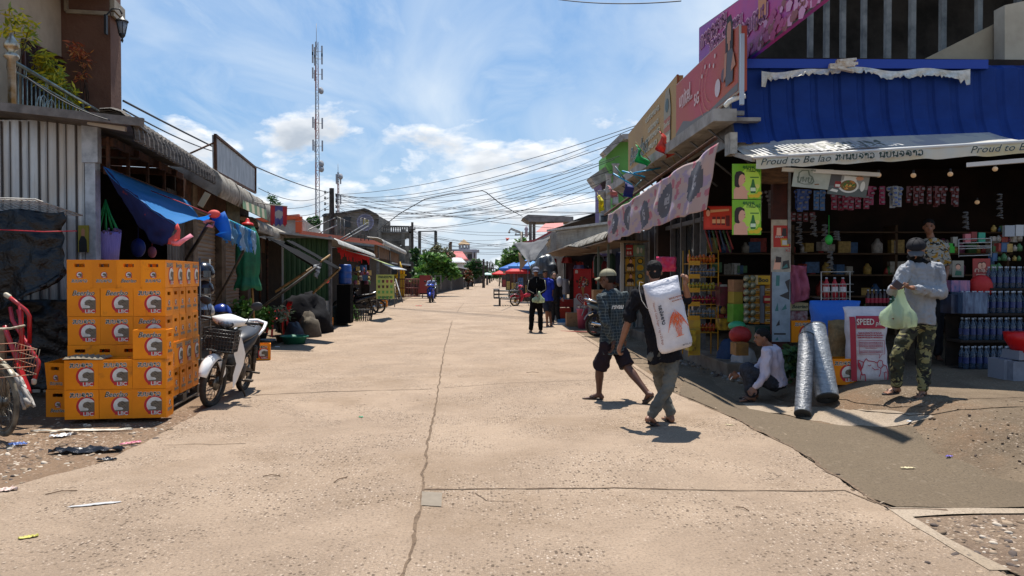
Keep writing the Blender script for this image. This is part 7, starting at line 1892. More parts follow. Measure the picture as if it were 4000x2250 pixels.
CMt=[M('carton amber','#c98a1e',.6,0,'#a86f18',5),M('carton cream','#c9b489',.6),M('carton brown print','#5a3216',.6)]
k=0
for col,(x0,x1_)in enumerate([(2948,2968),(2988,3014),(3014,3034)]):
 for r_ in range(6):
  y1_=1266-r_*30;lab_c=f"amber carton, {['bottom', 'second', 'third', 'fourth', 'fifth', 'top'][r_]} of the {['left', 'middle', 'right'][col]} stack beside the notice post"
  carton(lab_c,x0,y1_-29,x1_,y1_,11.9+.05*col,.3,CMt,d_cart,'amber cartons stacked by the post')
carton('larger yellow carton with lettering on top of the amber stacks',2950,1076,3014,1112,11.85,.35,[M('carton yellow','#c79a1c',.5),MC['carton cream'],m_lgr],lambda mb,f,w_,h_:(mb.box(f+V((-w_*.42,0,h_/2)),(w_*.16,.004,h_),1),words(mb,'Boo',f+V((.0,0,h_*.5)),V((1,0,0)),UP,w_*.6,2,.004,0,.03)))
carton('grey-wrapped bundle between the amber carton stacks',2969,1115,2987,1262,11.88,.3,[M('grey wrap','#6d6f75',.4)])
carton('small red carton set into the amber stacks',2985,1155,3012,1184,11.84,.1,[M('carton red','#a3221f',.5),MC['carton cream'],MC['carton cream']],d_cart)
carton('brown cardboard box above the lime boxes left of the noodle packs',2866,1092,2904,1140,11.9,.3,[M('cardboard','#8a6748',.8,0,'#6f5138',6)])
carton('yellowish box between the cardboard and the lime box',2866,1140,2902,1188,11.9,.3,[M('box mustard','#8a7a2a',.7)])
carton('lime green box at the foot of the stack left of the noodle packs',2864,1188,2906,1262,11.85,.3,[M('box lime','#4f8a1e',.55,0,'#3d6f18',4)])
for r_ in range(7):
 for c_ in range(2):
  p=at(2916+c_*24,1262-r_*27,11.8);mb=MB();mb.ell((0,0,.05),(.055,.06,.052),Euler((rnd(-.3,.3),rnd(-.3,.3),0)).to_matrix(),8,5);tag(obj('noodle_pack',mb,M('foil packs','#8f8d78',.3,.2,'#4d5a3a',16),None,p),'shiny snack pack in the heap between the lime box and amber cartons','packet','shiny packs heaped by the cartons')
carton('white and yellow beer carton right of the notice post',3090,1183,3158,1213,11.0,.3,[M('carton white yellow','#b3a67e',.6),m_lgr,m_lwh],lambda mb,f,w_,h_:words(mb,'Beerlao',f+V((0,0,h_*.5)),V((1,0,0)),UP,w_*.9,1,.004,.3,.02))
carton('clear-wrapped pack of pink drinks below the beer carton',3090,1215,3155,1262,11.0,.3,[M('pink drinks','#6e2430',.4,0,'#a79a9e',14)])
p=at(3122,1330,10.9);crate(V((p.x,p.y,at(3122,1335,10.9).z)),.0,1,'dim orange crate standing behind the mesh rolls by the post')
mb=MB();mb.box((p.x,p.y,.3),(.5,.5,.6));
sr=thing('snack_rack','tall yellow wire rack of snack packets at the shop edge','rack',(0,0,0));YS=12.55
xl,xr=at(2692,1075,YS).x,at(2806,1075,YS).x;m_yw=M('yellow wire','#b8861c',.5)
for x,y_ in((xl,YS),(xr,YS),(xl,YS+.4),(xr,YS+.4)):
 mb=MB();mb.tube([(x,y_,PZ),(x,y_,2.02)],.010,5);obj('upright',mb,m_yw,sr)
for i,y in enumerate((1030,1082,1136,1190,1244,1300)):
 z=at(2750,y,YS).z;mb=MB();mb.box(((xl+xr)/2,YS+.2,z),(xr-xl,.4,.008));mb.box((xl+.09,YS-.01,z+.012),(.18,.01,.075));mb.tube([(xl,YS-.01,z+.09),(xr,YS-.01,z+.09)],.005,4);obj('shelf',mb,m_yw,sr)
 colr=[['#b3561e','#c26a2a'],['#53637a','#8c8f94'],['#a0982a','#6a6a5c'],['#8c1d3a','#5a1730'],['#586a78','#8d949a'],['#a34a24','#8a2f22']][i]
 for k_ in range(8):
  mb=MB();h_=rnd(.13,.18);mb.ell((0,0,h_/2),(.032,.06,h_/2),None,8,5);tag(obj('snack_packet',mb,M('snack %d'%i,colr[0],.35,.1,colr[1],14),None,V((xl+.045+k_*.058,YS+.12+rnd(0,.05),z+.004))),['orange','blue-grey','yellow','purple-red','grey','rust-coloured'][i]+' snack packet on the '+['top','second','third','fourth','fifth','lowest'][i]+' shelf of the yellow rack','packet',['orange','blue-grey','yellow','purple','grey','rust'][i]+' packets on the rack')
mb=MB();mb.box((xl+.09,YS,PZ+.32),(.2,.02,.6));obj('base_panel',mb,M('yellow panel','#c3a028',.5,0,'#a5813a',4),sr)
sheet('snack_bag','large red snack bag hanging behind the sack carrier','bag',at(2565,1003,13.5),at(2640,1003,13.2),at(2640,1060,13.2),at(2568,1062,13.5),M('red snack foil',(.5,.02,.07),.3,col2=(.42,.03,.10),ns=7),10,8,0,.05,4,3,.03)
def carton_row():
 for i,(x0,y0,x1_,y1_,c,lb)in enumerate([(2812,1245,2868,1290,'#a5851c','yellow display tray low beside the snack rack'),(2812,1120,2850,1195,'#5a1528','maroon snack carton beside the snack rack'),(2690,1290,2720,1372,'#b99a20','yellow carton at the foot of the snack rack')]):
  carton(lb,x0,y0,x1_,y1_,12.3 if i<2 else 12.4,.25,[M('tray %d'%i,c,.5,0,'#3a2018',8)])
carton_row()
for i in range(7):
 px=2755+i*14;a,b=at(px,900,12.4),at(px+rnd(10,30),975+rnd(-10,10),12.3);mb=MB();mb.tube([a,b],.014,6);tag(obj('broom_stick',mb,M('stick %d'%(i%3),['#7d2a25','#2f3d55','#3f5a34'][i%3],.5)),['red','blue','green'][i%3]+' broom handle slung below the red sauce poster','broom','broom handles '+'abc'[i%3])
def sack(name,label,c,w_,d_,h_,mat,rz=0.0,tilt=0.0,top=.6,seed=0,cat='sack',voxel=None):
 t=thing(name,label,cat,c,rz);t.rotation_euler=(tilt,0,rz);n_,k_=28,20;vs=[]
 mb=MB()
 for i in range(k_+1):
  v=i/k_;e=math.sin(min(1,v/.10)*PI/2)**.6 if v<.10 else 1.0
  fl_=1-(1-.12)*sst(.80,1.0,v);wd=1+.10*sst(.8,1,v)-.05*math.sin(v*PI)
  for j in range(n_):
   a=2*PI*j/n_;ca,sa2=math.cos(a),math.sin(a)
   x=w_/2*math.copysign(abs(ca)**.6,ca)*wd*(.9+.1*e);y=d_/2*math.copysign(abs(sa2)**.7,sa2)*fl_*(.75+.25*e)
   q=noise.noise(V((x*7+seed,y*7,v*6)));x*=1+.09*q;y*=1+.16*q
   vs.append((x,y,h_*v+(.02*noise.noise(V((x*9,y*3,seed)))if v>.9 else 0)+(0 if v>0 else 0)))
 mb.add(vs,[(i*n_+j,i*n_+(j+1)%n_,(i+1)*n_+(j+1)%n_,(i+1)*n_+j)for i in range(k_)for j in range(n_)]+[tuple(range(n_-1,-1,-1)),tuple(k_*n_+j for j in range(n_))],0,True)
 return t,mb
def on_front(mb,w_,d_,h_,pts,mi,o=.004,rec=None):
 for u0,v0,u1,v1 in pts:
  nu=max(1,int((u1-u0)*14));nv=max(1,int((v1-v0)*16))
  def f(a,b):
   u,v=u0+(u1-u0)*a,v0+(v1-v0)*b;x=(u-.5)*w_*.9
   s_=min(1,abs(x)/(w_/2));y=-d_/2*((1-(s_**2)**2)**.35)*(1-.88*sst(.80,1.0,v));return(x,y*1.04-o,v*h_)
  mb.grid(f,nu,nv,mi)
sp=gr(3385,1520);SPx=V((at(3388,1400,9.02).x,9.02,gh(4.5,9.02)-.01))
t,mb=sack('feed_sack','white and red livestock feed sack with a drawn pig standing upright',SPx,.50,.20,.90,None,-.04,-.08,seed=3)
on_front(mb,.5,.2,.9,[(.0,.0,.13,.86),(.16,.70,.93,.87)],1,.006)
obj('bag',mb,[M('woven white','#c9c2c4',.5,0,'#b0a9ac',6,bump=.4,bs=30),M('feed red',(.33,.01,.03),.5)],t)
FU,FW=V((1,0,0)),UP
def ff(u,v,o=.012):
 x=(u-.5)*.45;s_=min(1,abs(x)/.25);y=-.1*((1-(s_**2)**2)**.35)*(1-.88*sst(.80,1.0,v));return V((x,y*1.04-o,v*.9))
mb=MB();words(mb,'SPEED',ff(.38,.785,.016),FU,FW,.21,0,0,0,.02,1.3);words(mb,'plus',ff(.77,.77,.016),FU,FW,.11,0,0,.2,.01,1.2);obj('brand_lettering',mb,[m_lwh],t)
mb=MB()
for i,(v,wl)in enumerate(((.64,.28),(.61,.32),(.58,.30))):lao(mb,'nemdsbnkplaynb',ff(.5,v),FU,FW,.018,0,.25,0,wl)
for i in range(7):
 v=.515-i*.019-(.02 if i>4 else 0);lao(mb,'nemdsbnkplaynbdklmnbdsa',ff(.52,v),FU,FW,.010,0,.25,0,.28 if i!=4 else .14)
obj('small_print',mb,[MC['feed red']],t)
def line(mb,pts,w_,mi=0,fn=ff):
 P_=[fn(*p)for p in pts]
 for a,b in zip(P_,P_[1:]):
  d=(b-a).normalized();nn_=V((-d.z,0,d.x))*w_/2;mb.add([a-nn_,b-nn_,b+nn_,a+nn_],[(0,1,2,3)],mi)
mb=MB();line(mb,[(.2,.36),(.2,.54),(.88,.54),(.88,.36),(.80,.36),(.72,.30),(.74,.36),(.2,.36)],.005)
line(mb,[(.17,.28),(.30,.25),(.38,.30),(.42,.27),(.58,.26),(.66,.24),(.72,.28),(.80,.27),(.82,.20),(.76,.17),(.68,.19),(.66,.24)],.010);line(mb,[(.17,.28),(.16,.2),(.22,.14),(.28,.2),(.30,.25)],.014);line(mb,[(.16,.24),(.2,.22),(.22,.16)],.03)
line(mb,[(.42,.21),(.46,.2),(.50,.22)],.008);line(mb,[(.52,.18),(.6,.15),(.7,.16)],.009);line(mb,[(.76,.17),(.74,.10),(.70,.06)],.010);line(mb,[(.82,.22),(.92,.2),(.96,.12),(.95,.02)],.012);line(mb,[(.22,.14),(.26,.08),(.33,.09),(.34,.0)],.012);line(mb,[(.20,.02),(.23,.1),(.26,.08)],.010);line(mb,[(.86,.02),(.86,.12),(.93,.12)],.010)
obj('pig_drawing',mb,[MC['feed red']],t)
sp=gr(3295,1500)
t,mb=sack('sack','burlap sack with yellow band and red stars leaning behind the feed sack',V((at(3297,1400,9.3).x,9.35,.26)),.34,.22,.78,None,.1,.0,seed=8)
on_front(mb,.34,.22,.78,[(.45,.05,.95,.86)],1,.006)
obj('bag',mb,[M('burlap','#8b7350',.95,0,'#6b5538',14,bump=.6,bs=60),M('yellow band','#b3a063',.6,0,'#a08a4a',4)],t)
mb=MB();fs2=lambda u,v,o=.02:V(((u-.5)*.3,-.115*(1-.5*abs(u-.5))-o,v*.78))
for i in range(5):
 c=fs2(.68,.74-i*.125);pts=[]
 for k_ in range(10):a=PI/2+k_*PI/5;r=.026 if k_%2==0 else .011;pts.append(c+V((r*math.cos(a),0,r*math.sin(a))))
 mb.poly(pts,0)
obj('star_print',mb,[M('star rust','#8e2f1c',.6)],t)
t,mb=sack('sack','big bright blue sack behind the burlap one',V((at(3270,1400,9.8).x,9.9,.28)),.62,.3,.98,None,0,0,seed=4);obj('bag',mb,[M('blue woven',(.012,.10,.42),.5,bump=.4,bs=30)],t)
q=gr(3282,1500);crate(V((q.x,9.35-.24,q.z)),-PI/2*0+.02,1,'orange crate with faded logo between the mesh rolls and feed sack')
q=gr(3295,1500)
def roll(label,pb,ptp,r,mats,seed,redband=False):
 a,b=pb,ptp;d=(b-a).normalized();ln=(b-a).length;t=thing('mesh_roll',label,'roll',a)
 x,y,_=frame(d);mb=MB();n_,k_=26,60;vs=[]
 for i in range(k_+1):
  for j in range(n_):
   an=2*PI*j/n_;rr=r*(1+.03*noise.noise(V((math.cos(an)*2,math.sin(an)*2,i*.3+seed))))+(.003 if i%2 else 0)
   vs.append(d*(ln*i/k_)+(x*math.cos(an)+y*math.sin(an))*rr)
 fs=[];mi=[]
 for i in range(k_):
  for j in range(n_):fs.append((i*n_+j,i*n_+(j+1)%n_,(i+1)*n_+(j+1)%n_,(i+1)*n_+j));mi.append(1 if(redband and 18<=j<=20 and(i%6)<3)else 0)
 mb.add(vs,fs,0,True);mb.m=mi;o=obj('wrapped_mesh',mb,mats,t)
 mb=MB()
 for q_ in(0.0,ln):
  for i in range(5):mb.tube([d*(q_+(.004 if q_ else-.004))+(x*math.cos(an)+y*math.sin(an))*r*(.95-.17*i)for an in[2*PI*k_/18 for k_ in range(18)]],.012,5,closed=True)
  mb.disc(d*(q_+(-.004 if q_ else .004)),x,y,r*.95,18);obj('roll_end',mb,M('dark mesh end','#3b3d3e',.7,.2),t);mb=MB()
 return t
m_wrap=M('clear wrapped mesh','#74787c',.35,.2,'#989ca0',9,bump=.7,bs=22,stretch=(1,1,3),spec=.8)
m_wrap2=M('dark wrapped mesh','#4b4e54',.38,.15,'#6f7278',10,bump=.7,bs=22,stretch=(1,1,3),spec=.8)
g1=gr(3228,1560);b1=V((at(3232,1550,8.55).x,8.55,gh(g1.x,8.55)+.06));roll('thick grey plastic-wrapped roll of wire mesh leaning against the shop goods',b1,V((at(3190,1320,9.05).x,9.1,.96)),.125,[m_wrap],1)
b2=V((at(3143,1570,8.25).x,8.30,gh(at(3143,1590,8.25).x,8.25)+.06));roll('thinner wrapped roll with red printed stripe leaning beside the thick roll',b2,V((at(3148,1340,9.0).x,8.98,.86)),.088,[m_wrap2,M('red printed strip','#8e2433',.4,0,'#a9868c',20)],7,True)
carton('white polystyrene box on the right edge of the shop mouth, lower left one',3922,1405,3955,1492,8.9,.3,[M('white box','#7f828c',.7)])
carton('white box tied with string at the right edge, lower right one',3957,1412,4040,1505,8.8,.3,[M('white box b','#7b7e88',.7,0,'#6a6d77',8)])
carton('white box standing on top at the right edge of the picture',3980,1370,4060,1408,8.8,.3,[MC['white box']])
mb=MB();c=at(4015,1330,8.9);mb.lathe([(.02,-.16),(.16,-.14),(.24,.0),(.26,.10)],c,24);o=obj('red_bowl',mb,M('bright red plastic',(.60,.01,.01),.35));tag(o,'bright red plastic bowl above the white boxes at the right edge','bowl')
rk2=thing('display_rack','white wire display rack with small boxes behind the camouflage man','rack',(0,0,0));YK=11.0
mb=MB();
for y in(935,950,972,1000):mb.tube([at(3745,y,YK),at(3872,y-4,YK)],.007,4)
for x in(3745,3872):mb.tube([at(x,935,YK),at(x,1005,YK)],.007,4)
obj('frame',mb,M('white wire b','#b7b7b5',.5),rk2)
mb=MB();a=at(3745,953,YK);b=at(3872,950,YK);mb.box(((a.x+b.x)/2,YK+.1,a.z-.03),(b.x-a.x,.2,.01));obj('shelf',mb,MC['white wire b'],rk2)
for x0,x1_,y0,c,lb in((3770,3793,913,'#b76a72','pale pink box on the display rack'),(3794,3817,905,'#7c2b2b','brown-red box on the display rack'),(3822,3850,908,'#2a9178','teal box leaning on the display rack'),(3700,3730,950,'#25a025','bright green carton left of the display rack'),(3722,3742,925,'#8a8a82','small grey packet left of the display rack'),(3925,3965,880,'#9aa0a8','white-grey notice card hanging at the far right of the shop'),(3968,4000,878,'#b5b8ba','white notice card at the right edge of the picture')):
 carton(lb,x0,y0,x1_,y0+(38 if x0<3900 else 44),YK+.02,.06,[M('box '+c,c,.5)])
def d_rp(mb,pg,el,pt,U,W,n):
 el(.42,.66,.13,.14,1,.002);el(.62,.68,.13,.14,1,.002);el(.42,.74,.13,.1,2,.0015);el(.62,.76,.13,.1,2,.0015);pg([(.2,.1),(.8,.14),(.78,.3),(.2,.28)],3,.002);lao(mb,'kle',pt(.5,.45),U.normalized(),W.normalized(),.06,3,.2,.003,.22)
poster('poster','red poster with two faces below the display rack',q4(3800,1010,3868,1095,10.9),[M('poster dull red','#a03832',.5),m_sk,m_hr,M('print pale','#c9a08c',.5)],d_rp)
def d_wp(mb,pg,el,pt,U,W,n):el(.5,.6,.2,.15,1,.002);el(.5,.7,.22,.12,2,.0015);pg([(.2,.1),(.8,.1),(.8,.35),(.3,.4)],3,.002)
poster('poster','pale poster with one face left of the red one below the rack',q4(3720,1018,3765,1082,10.9),[M('poster beige','#8f887a',.5),m_sk,m_hr,M('print green','#3f6a54',.5)],d_wp)
mb=MB();mb.ell(at(3832,1120,10.4),(.17,.1,.17));tag(obj('red_bag',mb,M('red cloth bag',(.38,.01,.01),.6,bump=.5,bs=8)),'red cloth bag under the two-face poster at the right','bag')
for i,(x0,x1_,y0,y1_,Y)in enumerate([(3715,3790,1095,1140,10.3),(3760,3858,1142,1225,10.0),(3715,3762,1150,1225,10.1)]):
 carton(['blue and pink detergent packs on the shelf behind the man','shrink-wrapped pack of water bottles right of the man','dark wrapped pack just right of the man'][i],x0,y0,x1_,y1_,Y,.25,[M('wrap %d'%i,['#3c4a7a','#2e3f5c','#1c2436'][i],.3,.1,['#a06a86','#5f7590','#33425c'][i],9,stretch=(2,1,.5))])
p=gr(2905,1400);mb=MB();mb.ell(V((at(2905,1308,10.6).x,10.75,at(2905,1312,10.6).z)),(.16,.14,.13));tag(obj('red_bundle',mb,M('red net bag',(.26,.010,.008),.6,bump=.8,bs=16)),'round red net bag behind the crouching woman','bag')
mb=MB();mb.ell(V((at(2888,1275,10.9).x,11.0,at(2888,1275,10.9).z)),(.13,.11,.075));tag(obj('green_bag',mb,M('green plastic bag',(.03,.26,.12),.4,bump=.5,bs=8)),'green plastic bag on top of the goods behind the red net bag','bag')
carton('dark green box behind the crouching woman',2948,1275,3048,1340,10.95,.4,[M('dark green box','#123028',.6)])
carton('yellow tub under the red net bag',2875,1340,2925,1390,10.4,.25,[M('yellow tub','#7d541a',.6,0,'#5a3f1c',9)])
lump('dark_sack','dark blue netted sack left of the water bottle beside the woman','sack',2850,1425,.24,.2,.42,M('dark blue net',(.01,.03,.08),.7,bump=.6,bs=20),12,.15)
lump('plastic_bag','clear plastic bag of bottles beside the crouching woman','bag',2910,1435,.20,.15,.34,M('clear bag',(.45,.48,.52),.2,alpha=.55,bump=.8,bs=9,spec=.8),13,.35)
pW=gr(2875,1440);put(BW,V((pW.x,pW.y-.1,pW.z+.2)),'single water bottle standing by the kerb next to the crouching woman','bottle',None,0,1.25)
q=gr(3070,1470);t=thing('shrub','dark leafy plant behind the crouching woman at the post foot','plant',V((q.x,9.9,q.z)));mb=MB();leaves(mb,(0,0,.22),(.24,.2,.26),420,.12,3,1,44,.0,.25);obj('foliage',mb,lm_dark,t)
random.seed(77)
bs_=thing('goods_shelf','dim tall shelf unit against the back wall of the corner shop','shelf',(0,0,0))
for z_ in(.7,1.15,1.6,2.05,2.5):mb=MB();mb.box((7.6,15.9,z_),(7.0,.5,.03));obj('shelf_board',mb,M('shelf timber','#5a4634',.8),bs_)
for x_ in(4.2,6.4,8.6,11.0):mb=MB();mb.box((x_,15.9,1.4),(.05,.5,2.5));obj('upright',mb,MC['shelf timber'],bs_)
clutter('packet','dim tin or packet on the back shelves of the corner shop','packet','goods on the back shelves of the corner shop',120,lambda i:V((4.5+rnd(0,6.3),15.75,(.7,1.15,1.6,2.05)[i%4]+.018)),(.14,.32))
clutter('packet','small packet hanging or shelved at the upper right of the shop mouth','packet','packets at the upper right of the shop mouth',26,lambda i:at(3880+(i%6)*20+rnd(-4,4),905+(i//6)*38,11.2),(.06,.12))
clutter('carton','carton in the dim pile between the snack rack and the lime box','box','cartons in the dim pile by the snack rack',22,lambda i:at(2812+(i%4)*14,1285-(i//4)*30,12.7+.1*(i%3)),(.10,.17))
#  right side beyond the corner shop
def quadp(mb,pts,off,mi=0):mb.prism([at(*p)for p in pts],off,mi)
rs=thing('clothes_stall','open clothes and sundries stall under a long rounded grey awning on the right','stall',(0,0,0))
m_aw2=M('rolled awning','#a39e93',.75,0,'#6d675c',5,bump=.4,bs=12)
e0,e1=V((3.0,18.7,0)),V((3.0,32.5,0))
mb=MB();corr(mb,[V((.9,0,2.72)),V((.3,0,2.74)),V((.12,0,2.71)),V((0,0,2.62)),V((-.05,0,2.52))],e1,e0,.35,.03,0,'sin',6)
for i in range(24):mb.tube([V((.3,e0.y+.3+i*.58,2.76)),V((.1,e0.y+.3+i*.58,2.74)),V((0,e0.y+.3+i*.58,2.64)),V((-.06,e0.y+.3+i*.58,2.52))]if 0 else[V((3.3,e0.y+.3+i*.58,2.75)),V((3.1,e0.y+.3+i*.58,2.73)),V((2.99,e0.y+.3+i*.58,2.63)),V((2.94,e0.y+.3+i*.58,2.52))],.02,5)
obj('awning',mb,m_aw2,rs)
mb=MB();mb.box((3.5,25.7,2.45),(1.1,13.8,.03));mb.box((2.75,27,2.42),(.7,9,.03),0,Euler((0,.12,0)).to_matrix());obj('canopy_sheet',mb,M('rusty tin','#7d6a55',.7,.1,'#4d3b2c',3),rs)
mb=MB();mb.box((5.2,26,1.4),(.1,14,2.8));mb.box((4.4,33,1.4),(1.6,.1,2.8));obj('wall',mb,m_dark,rs)
for y_ in(20.2,22.0,31):
 mb=MB();mb.beam((3.25,y_,0),(3.25,y_,2.45),.06,.06);obj('post',mb,M('green grey post','#5e665e',.6),rs)
pw_=thing('sheet_wall','corrugated metal wall with drink posters beside the stall','wall',(0,0,0));YW=19.6
x0,x1_=at(2432,1075,YW).x,at(2565,1075,YW).x
mb=MB();corr(mb,[V((0,0,.02)),V((0,0,2.75))],V((x0,YW,0)),V((x1_,YW,0)),.12,.02);obj('sheet',mb,M('wall sheet','#9a9a98',.5,.3,'#7d7d7b',4),pw_)
mb=MB();mb.beam((x0-.02,YW-.05,0),(x0-.02,YW-.05,2.8),.08,.08);obj('post',mb,M('pale post b','#a8a49b',.7),pw_)
m_yel=M('poster amber','#b98a1c',.45,0,'#a5781a',4)
def d_man(mb,pg,el,pt,U,W,n):
 pg([(.1,.18),(.9,.18),(.85,.45),(.62,.56),(.3,.54),(.12,.4)],2,.003);el(.55,.68,.14,.14,1,.004);el(.55,.78,.17,.11,2,.0035);el(.45,.2,.2,.09,1,.005)
 for x in(.25,.5,.75):pg([(x-.08,.05),(x+.08,.05),(x+.06,.3),(x-.06,.3)],3,.006)
 lao(mb,'nbjlaw',pt(.4,.92),U.normalized(),W.normalized(),.05,2,.2,.004,.28)
for i,(y0,y1_)in enumerate(((1003,1060),(1062,1118))):
 poster('poster',['upper','lower'][i]+' amber poster of a dark-haired man on the sheet wall',q4(2443,y0,2481,y1_,YW-.04),[m_yel,m_sk,m_hr,M('cup pale','#c9b68a',.5)],d_man)
 poster('poster',['upper','lower'][i]+' teal and gold poster right of the amber man posters',q4(2483,y0,2518,y1_,YW-.04),[M('poster teal','#4d7a7a',.5,0,'#b5922c',2.5),M('gold','#c9a02c',.4),m_lgr],lambda mb,pg,el,pt,U,W,n:(el(.5,.7,.35,.2,2,.003),el(.5,.7,.25,.14,1,.004),el(.5,.25,.4,.2,1,.003)))
poster('poster','red product poster at the top of the sheet wall',q4(2445,957,2472,998,YW-.04),[M('poster red b','#a01e22',.45),m_lwh],lambda mb,pg,el,pt,U,W,n:(pg([(.1,.6),(.8,.6),(.8,.7),(.1,.7)],1,.003),pg([(.1,.1),(.4,.1),(.35,.4),(.15,.4)],1,.003),pg([(.5,.1),(.8,.1),(.75,.4),(.55,.4)],1,.003)))
poster('poster','pale blue-green product poster beside the red one on the sheet wall',q4(2474,957,2518,1000,YW-.04),[M('poster sea','#6f9088',.45,0,'#9a9a52',3),m_lwh],lambda mb,pg,el,pt,U,W,n:(el(.4,.5,.12,.3,1,.003),el(.7,.5,.1,.25,1,.003)))
X0_,X1_=2241,2310;YI=29
ic=thing('ice_cream_cabinet','tall red ice cream cabinet with a heart logo and a chocolate cone picture','freezer',(0,0,0))
P=[at(X0_,1226,YI),at(X1_,1231,YI-.2),at(X1_,1051,YI-.2),at(X0_,1050,YI)];n=V((0,-1,0));P[0].z=P[1].z=.1;P[2].z=P[3].z
mb=MB();mb.prism(P,(.1,.55,0))
def pI(u,v,o=.004):return P[0].lerp(P[1],u).lerp(P[3].lerp(P[2],u),v)+n*o
def pg(pts,mi,o=.004):mb.poly([pI(u,v,o)for u,v in pts],mi)
pg([(.0,0),(1,0),(1,.30),(.85,.36),(.5,.33),(.2,.37),(0,.35)],1,.003)
A_=.38
def heart(s_,mi,o,cy=.34):pg([(.5+s_*.026*16*math.sin(t)**3*.62,cy+s_*.0105*(13*math.cos(t)-5*math.cos(2*t)-2*math.cos(3*t)-math.cos(4*t))*.62)for t in[2*PI*k_/30 for k_ in range(30)]],mi,o)
heart(1.5,1,.005);heart(1.25,0,.006);heart(.95,1,.007);heart(.7,0,.008);heart(.4,1,.009);heart(.2,0,.010)
random.seed(5)
for i in range(46):
 a,r=rnd(0,6.28),rnd(0,1)**.5;u,v=.5+.33*r*math.cos(a),.69+.13*r*math.sin(a);s_=rnd(.03,.07)
 pg([(u+s_*math.cos(t),v+s_*.4*math.sin(t))for t in(0,1.2,2.6,3.9,5)],[2,2,3,1][i%4],.011+i*.0002)
pg([(.42,.60),(.60,.60),(.56,.38),(.52,.38)],3,.022);pg([(.08,.90),(.24,.90),(.24,.96),(.16,.98),(.08,.96)],1,.006)
words(mb,"WALL'S",pI(.5,.175,.006),(P[1]-P[0]).normalized(),UP,.46,0,0,0,.02,1.2)
obj('cabinet',mb,[M('cabinet red','#b3141a',.35),M('cabinet white','#c2bcb8',.4),M('chocolate','#2e160f',.4),M('waffle','#b07f4a',.6)],ic)
def cartonz(label,x0,y0,x1_,y1_,Y,d,c,nm='box'):return carton(label,x0,y0,x1_,y1_,Y,d,[M('cc'+c,c,.55,0,'#5a3a28' if c!='#c9c9c6' else '#8f8f8c',7,lo=.55,hi=.8)])
cartonz('orange-red plastic tub left of the ice cream cabinet',2182,1204,2231,1243,27.5,.5,'#b3351c')
cartonz('brown cardboard box in front of the ice cream cabinet',2213,1222,2260,1276,23.5,.35,'#96724f')
cartonz('blue packet box beside the cardboard box',2178,1247,2210,1262,24.5,.25,'#3c7fb0')
cartonz('white box with dark lettering on the ground by the cardboard box',2180,1262,2215,1279,24,.25,'#c9c9c6')
cartonz('cardboard box on the goods right of the ice cream cabinet',2318,1132,2366,1178,21.5,.4,'#a07a52')
cartonz('low red table behind the woman in black',2180,1170,2240,1200,28,.5,'#8f1c14')
q=gr(2275,1283);t=thing('waste_bin','tall pink plastic bin full of wrappers in front of the cabinet','bin',q);mb=MB();mb.lathe([(.13,0),(.17,.56),(.19,.57),(.19,.60),(.16,.59)],(0,0,0),18);obj('bucket',mb,M('pink plastic','#c2607a',.5,0,'#a84a62',4),t)
mb=MB();random.seed(1);[mb.ell((rnd(-.12,.12),rnd(-.12,.12),.6+rnd(0,.05)),rnd(.03,.06),None,6,4)for i in range(12)];obj('rubbish',mb,M('pale rubbish','#b9a58f',.7),t)
q=gr(2325,1300);t=thing('jerrycan','yellow plastic jerrycan beside the dark motorbike wheel','jerrycan',V((q.x,18.9,q.z)),.1);mb=MB();mb.box((0,0,.2),(.26,.2,.40));o=obj('can',mb,M('yellow can','#c98f2a',.5),t);bevel(o,.03,3);mb=MB();mb.lathe([(.03,.4),(.03,.45)],(.06,0,0),10);obj('cap',mb,m_blk,t)
mb=MB();mb.tube([at(2190,1294,21.5),at(2330,1298,20.5)],.02,6);tag(obj('red_pole',mb,M('red pole','#8f2a22',.6)),'red pole lying on the ground in front of the pink bin','pole')
random.seed(14);cl=['#1c1a1f','#5a1316','#2a2f45','#7a7a80','#3b1a20','#6b5a4a','#a03028','#243a2e','#15151a']
for i in range(34):
 Y=rnd(20.5,32);px=1902+(3.3+rnd(0,1.3))*2960/Y;px=px+110 if 2215<px<2325 and Y<30 else px;z_=rnd(1.9,2.35);a=at(px,1075,Y);a.z=z_;w_=rnd(.2,.45);h_=rnd(.5,1.1)
 mb=MB();mb.grid(lambda u,v:((u-.5)*w_*(1-.25*(v>.9)),.05*math.sin(u*9+i)*(1-v),-h_*(1-v)+.02*math.sin(u*12)),8,6);o=obj('garment',mb,M('garment '+cl[i%9],cl[i%9],.8),None,a);solid(o,.01);tag(o,'garment hanging in the dim stall under the rounded awning','garment','garments hanging in the stall')
random.seed(15)
for i in range(46):
 Y=rnd(20.5,30);a=V((max(rnd(3.45,4.8),(2330-1902)/2960*Y),Y,rnd(.05,.9)));s_=rnd(.12,.34);mb=MB()
 if i%3:mb.box((0,0,s_/2),(s_,s_*.8,s_*rnd(.6,1.2)))
 else:mb.ell((0,0,s_/2),(s_*.5,s_*.5,s_*.6),None,10,6)
 o=obj('bundle',mb,goodsmat()if i%2 else M('garment '+cl[i%9],cl[i%9],.8),None,a);o.rotation_euler=(0,0,rnd(-.6,.6));tag(o,'box or bundle among the goods stacked low in the stall','goods','goods stacked low in the stall')
